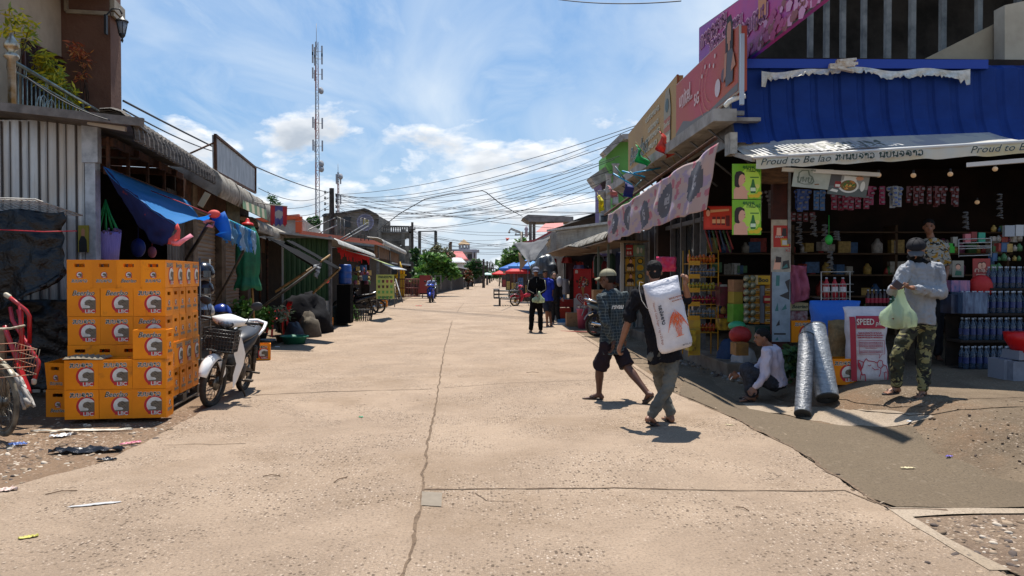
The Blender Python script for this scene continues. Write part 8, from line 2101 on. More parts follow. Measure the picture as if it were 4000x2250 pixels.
for x,y0,y1_,c,lb in((2157,1010,1062,'#a32620','bright red garment hanging at the far end of the stall'),(2215,1005,1028,'#7e1f1c','dark red bundle of hangers in the stall'),(2205,1090,1150,'#86868a','grey-white patterned trousers hanging in the stall'),(2262,1035,1050,'#5a5a86','lilac basin on top of the ice cream cabinet')):
 a=at(x,y0,28);b=at(x,y1_,28);mb=MB();mb.grid(lambda u,v:((u-.5)*(.3+.12*(1-v)),.06*math.sin(u*8),(b.z-a.z)*(1-v)),8,6);o=obj('garment',mb,M('g'+c,c,.7),None,a);solid(o,.03);tag(o,lb,'garment')
sw=thing('siding_shop','shop front of grey horizontal siding above the rounded awning','shop',(0,0,0))
mb=MB();a,b=at(2175,905,33),at(2390,876,26);corr(mb,[a,V((a.x,a.y,2.5))],V((0,0,0)),b-a,50,0);mb2=MB()
k_=12
for i in range(k_):z0=2.55+(a.z-2.55)*i/k_;mb.beam(V((a.x-.01,a.y,z0)),V((b.x-.01,b.y,z0+(b.z-a.z)*i/k_)),.02,.03)
obj('siding',mb,M('siding grey','#a5a29b',.6,.1,'#7f7b73',2),sw);mb=MB();mb.beam(a+UP*.05-V((.3,0,0)),b+UP*.05,.3,.08);obj('roof_edge',mb,MC['pale roofing sheet'],sw);mb=MB();quadp(mb,[(2150,914,36),(2200,905,33.3),(2200,1100,33.3),(2150,1100,36)],(.05,.2,0));obj('wall',mb,m_galvd,sw)
dr=thing('dark_roof_house','house with a large dark overlapping roof behind the rounded awning','house',(0,0,0))
mb=MB();quadp(mb,[(2150,908,42),(2235,862,42),(2350,822,38),(2440,815,36),(2440,905,36)],(0,.4,.0));quadp(mb,[(2165,900,41),(2350,845,37),(2400,850,37),(2400,870,37),(2180,912,41)],(0,-.6,.1));obj('roof',mb,M('black roof','#2f2a27',.8,0,'#1d1a18',2),dr)
mb=MB();quadp(mb,[(2175,900,43),(2440,860,43),(2440,1050,43),(2175,1050,43)],(0,.3,0));obj('wall',mb,m_dark,dr)
cf=thing('concrete_frame','bare concrete rooftop frame with a flat slab on thin columns at the right','building',(0,0,0));YC2=52
mb=MB();quadp(mb,[(2042,850,YC2),(2062,838,YC2),(2240,846,YC2),(2240,866,YC2),(2068,866,YC2)],(0,3,0));obj('slab',mb,M('pale concrete','#8f8b86',.85,0,'#5d5853',1),cf)
for x in(2072,2086,2144,2158):mb=MB();mb.beam(at(x,866,YC2+.5),at(x,960,YC2+.5),.2,.2);obj('column',mb,m_gc,cf)
mb=MB();quadp(mb,[(2060,955,YC2),(2240,930,YC2),(2240,1080,YC2),(2060,1080,YC2)],(0,2,0));obj('wall',mb,m_galvd,cf)
rr2=thing('red_roof_house','red tiled roof with a pale curved gable below the concrete frame','house',(0,0,0))
mb=MB();quadp(mb,[(2095,905,50),(2130,873,51),(2200,870,51),(2200,905,50)],(0,.3,0));quadp(mb,[(2040,945,46),(2090,935,46),(2150,903,46),(2205,897,46),(2205,903,46),(2152,910,46),(2092,942,46),(2040,952,46)],(0,.3,0));obj('roof',mb,m_rr,rr2);mb=MB();quadp(mb,[(2085,945,47),(2150,908,47),(2200,905,47),(2200,1060,47),(2085,1060,47)],(0,.3,0));obj('wall',mb,m_pw,rr2)
mb=MB();corr(mb,[V((0,0,0)),V((.3,0,-.05)),V((.45,0,-.3)),V((.4,0,-.5))][::-1],at(2105,945,40),at(2160,918,37),.3,.03,0,'sin',6);tag(obj('rolled_awning',mb,m_aw2),'short rounded grey awning end below the red roof','awning')
sheet('shade_net','grey shade sheet stretched out over the people at the right','shade cloth',at(2005,950,36),at(2150,928,33),at(2100,1004,31),at(2058,1018,32),M('grey shade',(.12,.12,.125),.8,transl=.2,col2=(.08,.08,.085),ns=2),16,12,.15,.1,3,2)
sheet('brown_sheet','brown cloth panel hanging under the grey shade sheet','cloth',at(2025,985,34),at(2050,1018,33.5),at(2062,1020,33),at(2030,1060,34),M('tan cloth','#8a7358',.8),6,6,0,.05)
pole('thin slanting prop under the grey shade sheet',at(2060,1018,32),at(2085,1075,30),.02,m_pole)
lump('plastic_bundle','bundle in clear crinkled plastic on goods behind the man in the track suit','bundle',2125,1140,.55,.4,.01,M('crinkled plastic','#34383c',.3,0,'#6a6f74',5,bump=.6),3)
bpy.data.objects['plastic_bundle'].location=at(2125,1070,26);bpy.data.objects['plastic_bundle'].scale=(.9,1,60)
def umb(label,px,py,Y,r,h,mat,hz=None,cat='umbrella'):
 t=thing('market_umbrella',label,cat,at(px,py,Y));z0=t.location.z;mb=MB();N=8
 vs=[(0,0,h)]+[(r*math.cos(2*PI*i/N),r*math.sin(2*PI*i/N),0)for i in range(N)]
 mb.add(vs,[(0,1+i,1+(i+1)%N)for i in range(N)],0);mb.prism([V(v)for v in vs[1:]][:],(0,0,-.005))if 0 else None
 for i in range(N):a,b=V(vs[1+i]),V(vs[1+(i+1)%N]);mb.add([a,b,b*.99+V((0,0,-.14)),a*.99+V((0,0,-.14))],[(0,1,2,3)],0)
 obj('canopy',mb,mat,t);mb=MB();mb.tube([(0,0,h),(0,0,-z0)],.025,6);obj('pole',mb,m_steel,t)
m_ub=M('umbrella blue',(.05,.20,.55),.6,transl=.35,col2=(.12,.35,.7),ns=1.2)
umb('sky blue market umbrella, the nearer of two by the shade sheet',2062,1040,44,1.15,.42,m_ub);umb('sky blue market umbrella, the further of two by the shade sheet',2008,1048,50,1.0,.4,M('umbrella blue b',(.04,.15,.5),.6,transl=.35));umb('red market umbrella far down the right kerb',1951,1069,92,.95,.4,M('umbrella red',(.6,.03,.03),.6,transl=.3));umb('red umbrella half hidden under the blue ones',2022,1060,46,.75,.35,MC['umbrella red'])
umb('pale green awning umbrella over the far cart in the road',1903,1072,120,1.3,.3,M('umbrella mint',(.35,.5,.45),.6))
la=thing('decorative_lamp','white lattice street lamp arm arching left above the right-hand tree','street lamp',(0,0,0));mb=MB()
for d in(0,6):mb.tube([at(2036,925,55),at(2032,905+d,55),at(1996,890+d,55),at(1989,902,55)],.04,5)
for i in range(9):mb.tube([at(1998+i*4,891+i*1.6,55),at(1999+i*4,898+i*1.6,55)],.025,4)
obj('arm',mb,MC['pale frame'],la);mb=MB();mb.ell(at(1989,907,55),.09);obj('lamp_head',mb,MC['pale frame'],la);mb=MB();mb.tube([at(2036,905,55),at(2036,1060,55)],.06,6);obj('post',mb,MC['pale frame'],la)
mb=MB();mb.lathe([(.12,0),(.09,.4),(.14,.5),(.02,.75)],at(2056,925,50),8);tag(obj('finial',mb,M('pinkish stone','#a89a9e',.8)),'slim pinkish finial left of the concrete frame columns','ornament')
flag('small red triangular flag above the right-hand tree',[(1973,929,58),(1988,929,58),(1985,938,58),(1978,942,58)],MC['flag coral'])
T('dense yellow-green broadleaf tree above the blue umbrellas',2000,1000,64,[(0,0,34),(25,-25,28),(-20,25,26),(30,20,30),(40,-50,22),(5,45,28)],.34,3000,lm_green,51,.14,.3)
T('feathery tree at the far right kerb beyond the broadleaf one',1950,1062,110,[(0,0,14),(-12,12,12),(14,-5,12)],.5,900,lm_dark,52,.12,.14)
T('far pale green tree where the road ends',1915,1070,230,[(0,0,12),(-20,3,9),(20,4,10),(35,0,10)],1.0,900,lm_green,53)
T('far dark tree closing the left end of the road',1893,1066,200,[(0,0,10),(-10,8,9),(12,10,9)],.8,700,lm_dark,54)
tl_=MB()
for i in range(150):
 a=rnd(-1.15,1.15);R_=rnd(420,560);c=V((math.sin(a)*R_,math.cos(a)*R_,rnd(1,5)))
 if abs(a)<.03:continue
 leaves(tl_,c,(rnd(10,22),8,rnd(4,9)),60,5,3,1,i,.1,.4)
tag(obj('distant_treeline',tl_,lm_dark),'low distant belt of trees along the horizon',None,None,'stuff')
ct=thing('flat_cart','low black flat cart with side rails coupled to the red motorbike','cart',(0,0,0));YQ=38.8;k_=39/2960
a=at(1930,1196,YQ);mb=MB();x0=a.x;L_=1.32;z0=.42
for z_ in(z0,z0+.18,z0+.36):
 mb.tube([(x0,YQ,z_),(x0+L_,YQ,z_),(x0+L_,YQ+1.6,z_),(x0,YQ+1.6,z_)],.025,5,closed=True)
for x in(x0,x0+.26,x0+L_*.6,x0+L_):
 for y_ in(YQ,YQ+1.6):mb.beam((x,y_,z0),(x,y_,z0+.42),.04,.04)
mb.box((x0+.13,YQ+.8,z0+.44),(.3,1.6,.03));obj('rail_frame',mb,m_black,ct)
mb=MB();[mb.box((x0+.08+i*.13,YQ+.8,z0),(.06,1.6,.02))for i in range(10)];obj('slat_deck',mb,M('cart slat','#6f6a62',.7),ct)
for y_ in(YQ+.2,YQ+1.4):mb1,mb2=wheel_mesh(.22,.04,6);o=obj('wheel',mb1,m_tyre,ct,(x0+.3,y_,.22));o.rotation_euler=(0,0,PI/2)
for i,(px,Y,w_,h_,c,lb)in enumerate([(2003,60,2.2,2.0,'#6b3a30','red and brown kiosk front behind the parked black motorbike'),(1982,75,1.6,1.9,'#4a4540','dark kiosk further down the right kerb'),(1966,100,2.2,2.2,'#5a5148','small far kiosk on the right kerb'),(2060,46,2.6,2.2,'#57524c','dim stall front below the blue umbrellas')]):
 c0=at(px,1075,Y);t=thing('kiosk',lb,'kiosk',V((c0.x+w_*.4,Y,0)));mb=MB();corr(mb,[V((-w_/2,0,.05)),V((-w_/2,0,h_))],V((0,0,0)),V((w_,0,0)),.2,.03);obj('wall',mb,M('kio'+c,c,.7,0,'#2b2724',2),t);mb=MB();mb.box((0,.7,h_),(w_+.5,2.2,.08),0,Euler((-.08,0,0)).to_matrix());obj('roof',mb,m_galvd,t)
 for q_ in range(4):mb=MB();mb.box((-w_*.35+q_*w_*.24,-.15,.5+.2*(q_%2)),(w_*.2,.2,1+.4*(q_%2)));obj('display_panel',mb,goodsmat(),t)
sheet('weeds','patch of green weeds on the right kerb beyond the parked motorbikes','shrub',V((1,1,1)),V((1,1,1)),V((1,1,1)),V((1,1,1)),lm_green[1],2,2)if 0 else None
mb=MB();c=gr(1962,1106);leaves(mb,(c.x+.9,c.y,.2),(1.3,3,.25),500,.25,3,1,5,-.6,.12);tag(obj('weeds',mb,lm_green),'patch of green weeds on the right kerb before the far kiosks',None,None,'stuff')
mb=MB();c=gr(1345,1256);leaves(mb,(c.x,c.y,.1),(.6,.6,.12),260,.16,3,1,6,-.6,.1);tag(obj('weeds',mb,lm_green),'grass tuft at the left kerb by the black basket',None,None,'stuff')
for i,(px,Y,yt)in enumerate([(1889,95,1012),(1903,125,1020),(1913,155,1027),(1921,190,1032),(1928,230,1037)]):
 upole(['nearest','second','third','fourth','farthest'][i]+' of the receding utility poles at the end of the road',px,Y,yt,.3,m_ucon,((.4,2.2),(1.1,2.0)))
upole('slim utility pole standing on the right beyond the broadleaf tree',2040,70,905,.2,m_ucon,((.3,1.4),))
#  overhead cables
m_cab=M('cable',(.03,.03,.035),.6)
def cable(a,b,sag,r=.012,label='thin black cable spanning the street overhead',group='cables over the street',n=18):
 a,b=at(*a),at(*b);mb=MB();mb.tube([a.lerp(b,i/n)-UP*sag*4*(i/n)*(1-i/n)for i in range(n+1)],r,5,0,True,False)
 tag(obj('overhead_cable',mb,m_cab),label,'cable',group)
for a,b,s_ in[((1310,760,44),(2520,478,24),.5),((1310,766,44),(2500,492,24),.8),((1310,790,44),(2450,545,24),.6),((1310,805,44),(2420,610,26),.7),((1310,822,44),(2400,622,26),.9),((1310,838,44),(2390,665,26),.8),((1310,850,44),(2380,700,26),1.1),((1310,775,44),(2350,830,30),.6),((1315,760,44),(2350,905,34),.3),((1613,880,60),(2250,895,50),.4),((1613,884,60),(2250,902,50),.5),((1613,905,60),(2120,948,50),.6),((1613,925,60),(2100,965,52),.5),((1613,940,60),(2090,925,54),.6),((1613,960,60),(2060,990,56),.3),((1290,770,44),(960,790,26),.4),((1290,800,44),(1000,800,26),.5),((1290,830,44),(1040,850,28),.3),((1290,745,44),(1010,735,26),.5),((1310,800,44),(1611,890,60),.7),((1310,840,44),(1611,900,60),.5),((1310,870,44),(1611,930,60),.5),((1613,900,60),(1889,1016,95),.8),((1613,915,60),(1889,1020,95),.5)]:
 cable(a,b,s_)
random.seed(9)
for i in range(12):
 cable((1310,rnd(755,870),44),(rnd(2300,2480),rnd(560,860),26),rnd(.2,1.2),.008)
 if i%2:cable((1613,rnd(880,960),60),(rnd(2060,2300),rnd(900,1000),52),rnd(.2,.9),.010)
cable((482,394,13),(1290,752,44),.25,.02,'long black cable running from the brown house over the rusty signboard',None);cable((482,428,13),(870,600,26),.1,.016,'short lower cable from the brown house to behind the signboard',None)
mb=MB();mb.tube([at(*p)for p in((1470,905,40),(1560,835,38),(1660,778,36),(1760,758,36),(1885,745,35),(1900,752,35),(1960,800,35),(2040,845,48))],.022,5);tag(obj('overhead_cable',mb,m_cab),'thick looping cable drooping to the concrete slab roof','cable')
cable((2180,-2,30),(2660,4,24),.12,.02,'thin cable crossing the very top of the picture',None)
cable((100,300,8.9),(430,470,9.3),.06,.008,'thin wire slanting across the balcony railing',None)
#  people
m_skin=M('brown skin',(.23,.105,.06),.5,col2=(.18,.08,.045),ns=6)
m_skd=M('dark brown skin',(.10,.043,.026),.5,col2=(.075,.032,.02),ns=6)
m_hair=M('black hair',(.008,.007,.007),.7,bump=.6,bs=40,spec=.15)
m_sole=M('sandal',(.03,.022,.02),.7)
def J(px,py,Y):return at(px,py,Y)
def limb(mb,pts,rs,n=12):
 pts=[V(p)for p in pts]
 for i in range(len(pts)-1):mb.cap2(pts[i],pts[i+1],rs[i],rs[i+1],n)
def hand(mb,wr,d,nrm,k=1.0,curl=.5,thumb=1):
 d=V(d).normalized();nrm=V(nrm);s_=d.cross(nrm).normalized();nn=s_.cross(d).normalized()
 pc=wr+d*.05*k;R=Matrix((s_,d,nn)).transposed()
 mb.ell(pc,(.040*k,.048*k,.016*k),R,14,8);mb.cap2(wr-d*.01,wr+d*.02*k,.024*k)
 for i,(o_,ln)in enumerate(((-.029,.068),(-.010,.080),(.010,.076),(.028,.060))):
  a=wr+d*(.088-.006*abs(i-1.3))*k+s_*o_*k;c=curl*(1+.12*i)
  d1=(d*math.cos(c)+nn*math.sin(c)+s_*o_*1.5).normalized();d2=(d*math.cos(c*2.1)+nn*math.sin(c*2.1)).normalized()
  b=a+d1*ln*.52*k;mb.cap2(a-d*.015*k,b,.0090*k,.0082*k,8);mb.cap2(b,b+d2*ln*.45*k,.0082*k,.0068*k,8)
 a=wr+d*.025*k+s_*(-.034*k*thumb);b=a+(d*.7-s_*.55*thumb+nn*.45).normalized()*.036*k
 mb.cap2(a,b,.0115*k,.0098*k,8);mb.cap2(b,b+(d*.85+nn*.6).normalized()*.028*k,.0098*k,.0078*k,8)
def footm(mb,an,toe,k=1.0):
 d=V((toe.x-an.x,toe.y-an.y,toe.z-an.z));L_=d.length;d.normalize();s_=d.cross(UP).normalized();u=s_.cross(d)
 mb.cap2(an+u*-.01,an-d*.035*k-u*.045*k,.036*k,.032*k);mb.cap2(an-u*.02*k,an+d*.10*k-u*.052*k,.034*k,.026*k)
 for i in range(5):
  o_=(-.032+.016*i)*k;mb.cap2(an+d*.09*k+s_*o_*.8-u*.056*k,an+d*(.185-.008*i)*k+s_*o_*1.15-u*.064*k,.013*k,.0085*k,8)
def sandal(t,an,toe,k,mat):
 d=(toe-an).normalized();s_=d.cross(UP).normalized();u=s_.cross(d);c=an-d*.05*k-u*.083*k;mb=MB();pts=[]
 for i in range(20):
  a=2*PI*i/20;x=.5+.5*math.cos(a);w_=math.sin(a)*(.040+.012*x)*k;pts.append(c+d*x*.265*k+s_*w_)
 mb.prism(pts,u*.016*k);mb.tube([c+d*.19*k+u*.02,c+d*.15*k+s_*.03*k+u*.055,c+d*.09*k+s_*.045*k+u*.012],.006*k,5);mb.tube([c+d*.19*k+u*.02,c+d*.15*k-s_*.03*k+u*.055,c+d*.09*k-s_*.045*k+u*.012],.006*k,5)
 obj('sandal',mb,mat,t)
def figure(label,j,f,hf,skin,top,bot,k=1.0,vox=.012,sleeve='long',legs='long',hair='short',cap=None,eyes=True,bag=None,hem=.12,tw=1.0,hands=None,feetd=None,wr=.012,sand=m_sole,lw=1.0,seed=0,scarf=None,mleg=None):
 t=thing('person',label,'person',V((j['pel'].x,j['pel'].y,min(j['anL'].z,j['anR'].z)-.08*k)))
 loc=t.location.copy()
 def add(name,me,mat):o=obj(name,me,mat,t);o.location=-loc;return o
 f=V(f).normalized();hf=V(hf).normalized()
 pel,nk=j['pel'],j['nk'];ax=(nk-pel);A=ax.normalized();sr=(j['shR']-j['shL']);sr=(sr-A*sr.dot(A)).normalized()
 fw=A.cross(sr);fw=fw if fw.dot(f)>0 else-fw;fw.normalize();rt=sr
 def torso(mb,g,up_=1.0,dn=-.06,fl=1.0):
  rings=[]
  for tt,w_,d_ in((dn,.150*fl,.105*fl),(.06,.160,.115),(.22,.150,.108),(.40,.148,.108),(.60,.163,.118),(.78,.175,.115),(.90,.160,.100),(.98,.10,.08),(1.04*up_,.062,.062)):
   rings.append((pel+ax*tt,rt*(w_*k*tw+g),fw*(d_*k*tw+g)))
  mb.loft(rings,22)
 mb=MB();torso(mb,-.034);hd=j['hd']
 hu=(UP-hf*UP.dot(hf));hu=(hu*.8+A*.2);hu=(hu-hf*hu.dot(hf)).normalized();hs=hf.cross(hu).normalized();R=Matrix((hs,hf,hu)).transposed()
 mb.ell(hd+hu*.022*k-hf*.012*k,(.076*k,.094*k,.090*k),R,18,14);mb.ell(hd-hu*.035*k+hf*.018*k,(.060*k,.066*k,.080*k),R,16,12);mb.ell(hd-hu*.085*k+hf*.040*k,(.034*k,.032*k,.026*k),R)
 mb.cap2(hd+hf*.080*k+hu*.002*k,hd+hf*.098*k-hu*.028*k,.009*k,.015*k,8);mb.ell(hd+hf*.076*k-hu*.058*k,(.024*k,.012*k,.011*k),R,10,6);mb.ell(hd+hf*.074*k+hu*.030*k,(.052*k,.016*k,.012*k),R,12,6)
 for s_ in(-1,1):mb.ell(hd+hs*s_*.076*k-hf*.008*k-hu*.012*k,(.010*k,.020*k,.032*k),R,8,8)
 mb.cap2(nk-A*.02,hd-hu*.05*k-hf*.02*k,.054*k,.050*k)
 fd=feetd or{};ka=.74;kb=.78 if sleeve=='long' else 1
 for S_ in 'LR':
  sh,el_,w_=j['sh'+S_],j['el'+S_],j['wr'+S_]
  limb(mb,[sh.lerp(nk,.15),sh,sh.lerp(el_,.5),el_,el_.lerp(w_,.3),w_],[.05*k*ka,.050*k*ka,.045*k*ka,.036*k*kb,.038*k*kb,.024*k])
  hd_=(hands or{}).get(S_,((w_-el_),fw,.5));hand(mb,w_,hd_[0],hd_[1],k*(1.0 if vox<.012 else 1.15),hd_[2],1 if S_=='L' else-1)
  hp,kn,an=j['hp'+S_],j['kn'+S_],j['an'+S_]
  lk=.72 if legs=='long' else 1;limb(mb,[hp,hp.lerp(kn,.5),kn,kn.lerp(an,.28),kn.lerp(an,.6),an],[.085*k*lk,.074*k*lk,.054*k*lk,.056*k*lk,.042*k*lk,.034*k]);toe=j.get('to'+S_,an+V((fd.get(S_,f)).x and fd.get(S_,f)or f).normalized()*.15*k-UP*.0);footm(mb,an,toe,k);sandal_=(an,toe)
  if sand:
   sandal(t,an,toe,k,sand);t.children[-1].location=-loc
 add('body',remesh(mb,vox*.75,3),skin)
 mb=MB();g=.016*lw
 rings=[(pel+ax*tt,rt*(w_*k*tw),fw*(d_*k*tw))for tt,w_,d_ in((-.17,.118,.10),(-.08,.155,.118),(.04,.155,.118),(.12,.145,.108))];mb.loft(rings,20)
 for S_ in 'LR':
  hp,kn,an=j['hp'+S_],j['kn'+S_],j['an'+S_]
  if legs=='long':e=an.lerp(kn,.06);limb(mb,[hp,hp.lerp(kn,.5),kn,kn.lerp(e,.5),e],[.100*k*lw,.094*k*lw,.080*k*lw,.075*k*lw,.068*k*lw])
  else:e=hp.lerp(kn,.96);limb(mb,[hp,hp.lerp(kn,.5),e],[.100*k*lw,.105*k*lw,.100*k*lw]);
 me=remesh(mb,vox,4,wr,9,(1,1,1.4),seed=seed+3)
 if legs!='long':
  for S_ in 'LR':
   hp,kn=j['hp'+S_],j['kn'+S_];dd=(kn-hp).normalized();q=hp+dd*(kn-hp).length*.96
   for v in me.vertices:
    if(v.co-q).length<.14*k:h_=(v.co-q).dot(dd);v.co-=dd*max(0,h_)
 add('trousers' if legs=='long' else 'shorts',me,bot)
 mb=MB();torso(mb,.020,.985,-hem,1.18)
 for S_ in 'LR':
  sh,el_,w_=j['sh'+S_],j['el'+S_],j['wr'+S_]
  if sleeve=='long':limb(mb,[sh.lerp(nk,.2),sh,sh.lerp(el_,.5),el_,el_.lerp(w_,.5),el_.lerp(w_,.93)],[.066*k,.070*k,.066*k,.060*k,.053*k,.044*k])
  elif sleeve=='short':limb(mb,[sh.lerp(nk,.2),sh,sh.lerp(el_,.75)],[.066*k,.072*k,.074*k])
 me=remesh(mb,vox,3,wr*1.7,10,(1.3,1.3,.8),seed=seed)
 for v in me.vertices:
  h_=(v.co-(pel+ax*(-hem))).dot(A)
  if h_<0:v.co-=A*h_
 add('shirt',me,top)
 if hair:
  mb=MB()
  if hair=='short' and cap:mb.ell(hd+hu*.012*k-hf*.022*k,(.081*k,.092*k,.078*k),R,18,12)
  elif hair=='short':mb.ell(hd+hu*.040*k-hf*.022*k,(.085*k,.096*k,.086*k),R,18,12);mb.ell(hd-hf*.055*k-hu*.02*k,(.066*k,.045*k,.068*k),R)
  elif hair=='tied':mb.ell(hd+hu*.036*k-hf*.024*k,(.086*k,.098*k,.090*k),R,18,12);mb.ell(hd-hf*.10*k-hu*.02*k,(.05*k,.045*k,.06*k),R)
  elif hair=='hood':mb.ell(hd+hu*.030*k-hf*.030*k,(.096*k,.096*k,.11*k),R,18,12);mb.ell(hd-hu*.12*k-hf*.02*k,(.09*k,.075*k,.08*k),R)
  add('hair' if hair!='hood' else 'headscarf',remesh(mb,vox*.8,1,.006*k,40,seed=seed),m_hair if hair!='hood' else M('black scarf',(.012,.012,.014),.8))
 if scarf:
  mb=MB();mb.ell(hd-hu*.040*k+hf*.012*k,(.080*k,.088*k,.066*k),R,18,12);mb.ell(hd-hu*.10*k-hf*.02*k,(.085*k,.085*k,.06*k),R);mb.ell(nk+A*.0,(.10*k,.09*k,.05*k));add('face_scarf',remesh(mb,vox,1,.02,22,seed=4),scarf)
 if cap:
  mb=MB();C_=hd+hu*.050*k-hf*.010*k;N=24;vs=[];fs=[]
  for i in range(9):
   a=PI/2*i/8
   for q_ in range(N):b=2*PI*q_/N;vs.append(C_+hs*math.cos(a)*math.cos(b)*.096*k+hf*math.cos(a)*math.sin(b)*.110*k+hu*(math.sin(a)**.8*.092*k-.012*k))
  for i in range(8):
   for q_ in range(N):fs.append((i*N+q_,i*N+(q_+1)%N,(i+1)*N+(q_+1)%N,(i+1)*N+q_))
  mb.add(vs,fs,0,True);mb.ell(C_+hu*.082*k,.010*k)
  for q_ in range(6):b=q_*PI/3;mb.tube([C_+hs*math.cos(a)*math.cos(b)*.0975*k+hf*math.cos(a)*math.sin(b)*.1115*k+hu*(math.sin(a)**.8*.0935*k-.012*k)for a in[PI/2*i/6 for i in range(7)]],.0022,4)
  o=add('cap_crown',mb,cap);mb=MB()
  mb.grid(lambda u,v:C_+hs*((u-.5)*2*.078*k*(1-.35*v*v))+hf*((.088+.085*v*math.cos((u-.5)*1.9))*k)-hu*(.012+.030*v+.10*(u-.5)**2)*k,12,6);o=add('cap_brim',mb,M('lit brim grey',(.07,.07,.075),.7)if scarf else cap);solid(o,.004)  # brim under the scarfed cap greyer than its crown: light put into the colour
 if eyes:
  for s_ in(-1,1):
   mb=MB();c=hd+hf*.081*k+hs*s_*.030*k+hu*.012*k;mb.ell(c,(.013*k,.005*k,.007*k),R,10,6);add('eye',mb,M('eye dark',(.02,.015,.012),.2))
   mb=MB();mb.tube([c+hs*-.015*k+hu*.017*k,c+hu*.021*k+hf*.003,c+hs*.015*k+hu*.017*k],.003*k,4);add('eyebrow',mb,m_hair)
  mb=MB();c=hd+hf*.090*k-hu*.058*k;mb.ell(c,(.020*k,.005*k,.0045*k),R,10,6);add('mouth',mb,M('lips',(.20,.06,.05),.5))
 return t
def shapemat(n,c1,c2,c3,sc,thr,rough=.85):
 m=M(n,c1,rough);t=m.node_tree;b=t.nodes['Principled BSDF'];tcn=t.nodes.new('ShaderNodeTexCoord');c=L(c1)if isinstance(c1,str)else c1
 for i,(cc,th)in enumerate(((c2,thr[0]),(c3,thr[1]))):
  nz=t.nodes.new('ShaderNodeTexNoise');nz.inputs['Scale'].default_value=sc*(1+.3*i);nz.inputs['Detail'].default_value=2.5;nz.inputs['Distortion'].default_value=.9
  t.links.new(vm(t,'ADD',vm(t,'MULTIPLY',tcn.outputs['Object'],(1,1,1.5)),(i*7.3,0,2.0)),nz.inputs['Vector']);r=ramp(t,[(th,0.0),(th+.012,1.0)],nz.outputs['Fac']);c=mixc(t,r,c,L(cc)if isinstance(cc,str)else cc)
 t.links.new(c,b.inputs['Base Color']);return m
def plaid(n):
 m=M(n,'#2c3a40',.85);t=m.node_tree;b=t.nodes['Principled BSDF'];tcn=t.nodes.new('ShaderNodeTexCoord');sp_=t.nodes.new('ShaderNodeSeparateXYZ');t.links.new(tcn.outputs['Object'],sp_.inputs[0]);tot=None
 xy=mt(t,'ADD',mt(t,'MULTIPLY',sp_.outputs['X'],.8),mt(t,'MULTIPLY',sp_.outputs['Y'],.6))
 for src,fr in((xy,26),(sp_.outputs['Z'],26)):
  a=mt(t,'FRACT',mt(t,'MULTIPLY',src,fr));a=mt(t,'LESS_THAN',a,.16);tot=a if tot is None else mt(t,'MAXIMUM',tot,a)
 nz=t.nodes.new('ShaderNodeTexNoise');nz.inputs['Scale'].default_value=4;t.links.new(tcn.outputs['Object'],nz.inputs['Vector'])
 c=mixc(t,nz.outputs['Fac'],(.010,.018,.024),(.024,.036,.042));t.links.new(mixc(t,mt(t,'MULTIPLY',tot,.55),c,(.14,.17,.17)),b.inputs['Base Color']);return m
Y=7.95
j=dict(hd=J(2556,1062,Y+.05),nk=J(2556,1118,Y),shL=J(2484,1160,Y-.02),shR=J(2630,1150,Y+.05),elL=J(2452,1262,Y+.02),wrL=J(2425,1345,Y+.08),elR=J(2688,1172,Y+.02),wrR=J(2676,1108,Y-.12),pel=J(2592,1372,Y+.02),hpL=J(2560,1392,Y),hpR=J(2628,1390,Y+.02),knR=J(2612,1508,Y-.08),anR=J(2542,1622,Y-.10),knL=J(2582,1500,Y+.22),anL=J(2620,1634,Y+.12))
j['anR'].z=.125;j['toR']=j['anR']+V((.12,.09,-.06));j['anL'].z=.095;j['toL']=j['anL']+V((-.02,.17,0))
m_jean=M('faded grey jeans',(.125,.12,.10),.85,col2=(.06,.06,.052),ns=7,bump=.3,bs=40)
figure('barefoot-sandalled man in black shirt and grey jeans carrying a white sack, seen from behind',j,(-.25,1,0),(.1,1,-.15),m_skin,M('black shirt',(.010,.010,.013),.9,bump=.3,bs=20,spec=.1),m_jean,1.0,.0115,'short','long','short',None,False,hem=.16,wr=.022,lw=.88,seed=2,hands={'L':(V((-.35,.1,-1)),V((1,.3,0)),.75),'R':(V((.05,-.1,.5)),V((-.7,-.5,.3)),1.1)})
cS=J(2640,1362,7.70);t=thing('sugar_sack','white woven sugar sack with orange cane print slung over the carrier\'s back','sack',cS);t.rotation_euler=(.10,math.radians(-15),.06)
_,mb=sack('tmpsack','x',(0,0,0),.36,.22,.73,None,seed=11);bpy.data.objects.remove(_);obj('bag',mb,M('white sugar bag','#d8d6da',.45,0,'#c4c3c9',5,bump=.45,bs=26,transl=.1),t)
gg=lambda u,v,o=.012:V(((u-.5)*.38,-.11*((1-(min(1,abs((u-.5)*.38)/.21)**2)**2)**.35)*(1-.88*sst(.8,1.0,v))*1.05-o,v*.78))
mb=MB()
for i,(x,hh)in enumerate(((-.08,.20),(-.04,.26),(0,.29),(.05,.25),(.09,.19))):
 bx_,tx=.60+x*.5,.60+x*1.25;line(mb,[(bx_,.20),(bx_+(tx-bx_)*.4,.20+hh*.5),(tx,.20+hh)],.0055,0,gg)
 for s_ in(-1,1):
  for q_ in range(4):a=.12+.05*q_;line(mb,[(tx,.20+hh-.012*q_),(tx+s_*a*.35,.20+hh+.035-.01*q_),(tx+s_*a*.62,.20+hh+.005-.03*q_),(tx+s_*a*.7,.20+hh-.035-.03*q_)],.0035,0,gg)
 line(mb,[(tx,.2+hh),(tx+.01,.2+hh+.06)],.006,0,gg)
line(mb,[(.50,.195),(.70,.2)],.006,0,gg);obj('cane_drawing',mb,M('orange print',(.62,.10,.02),.6),t)
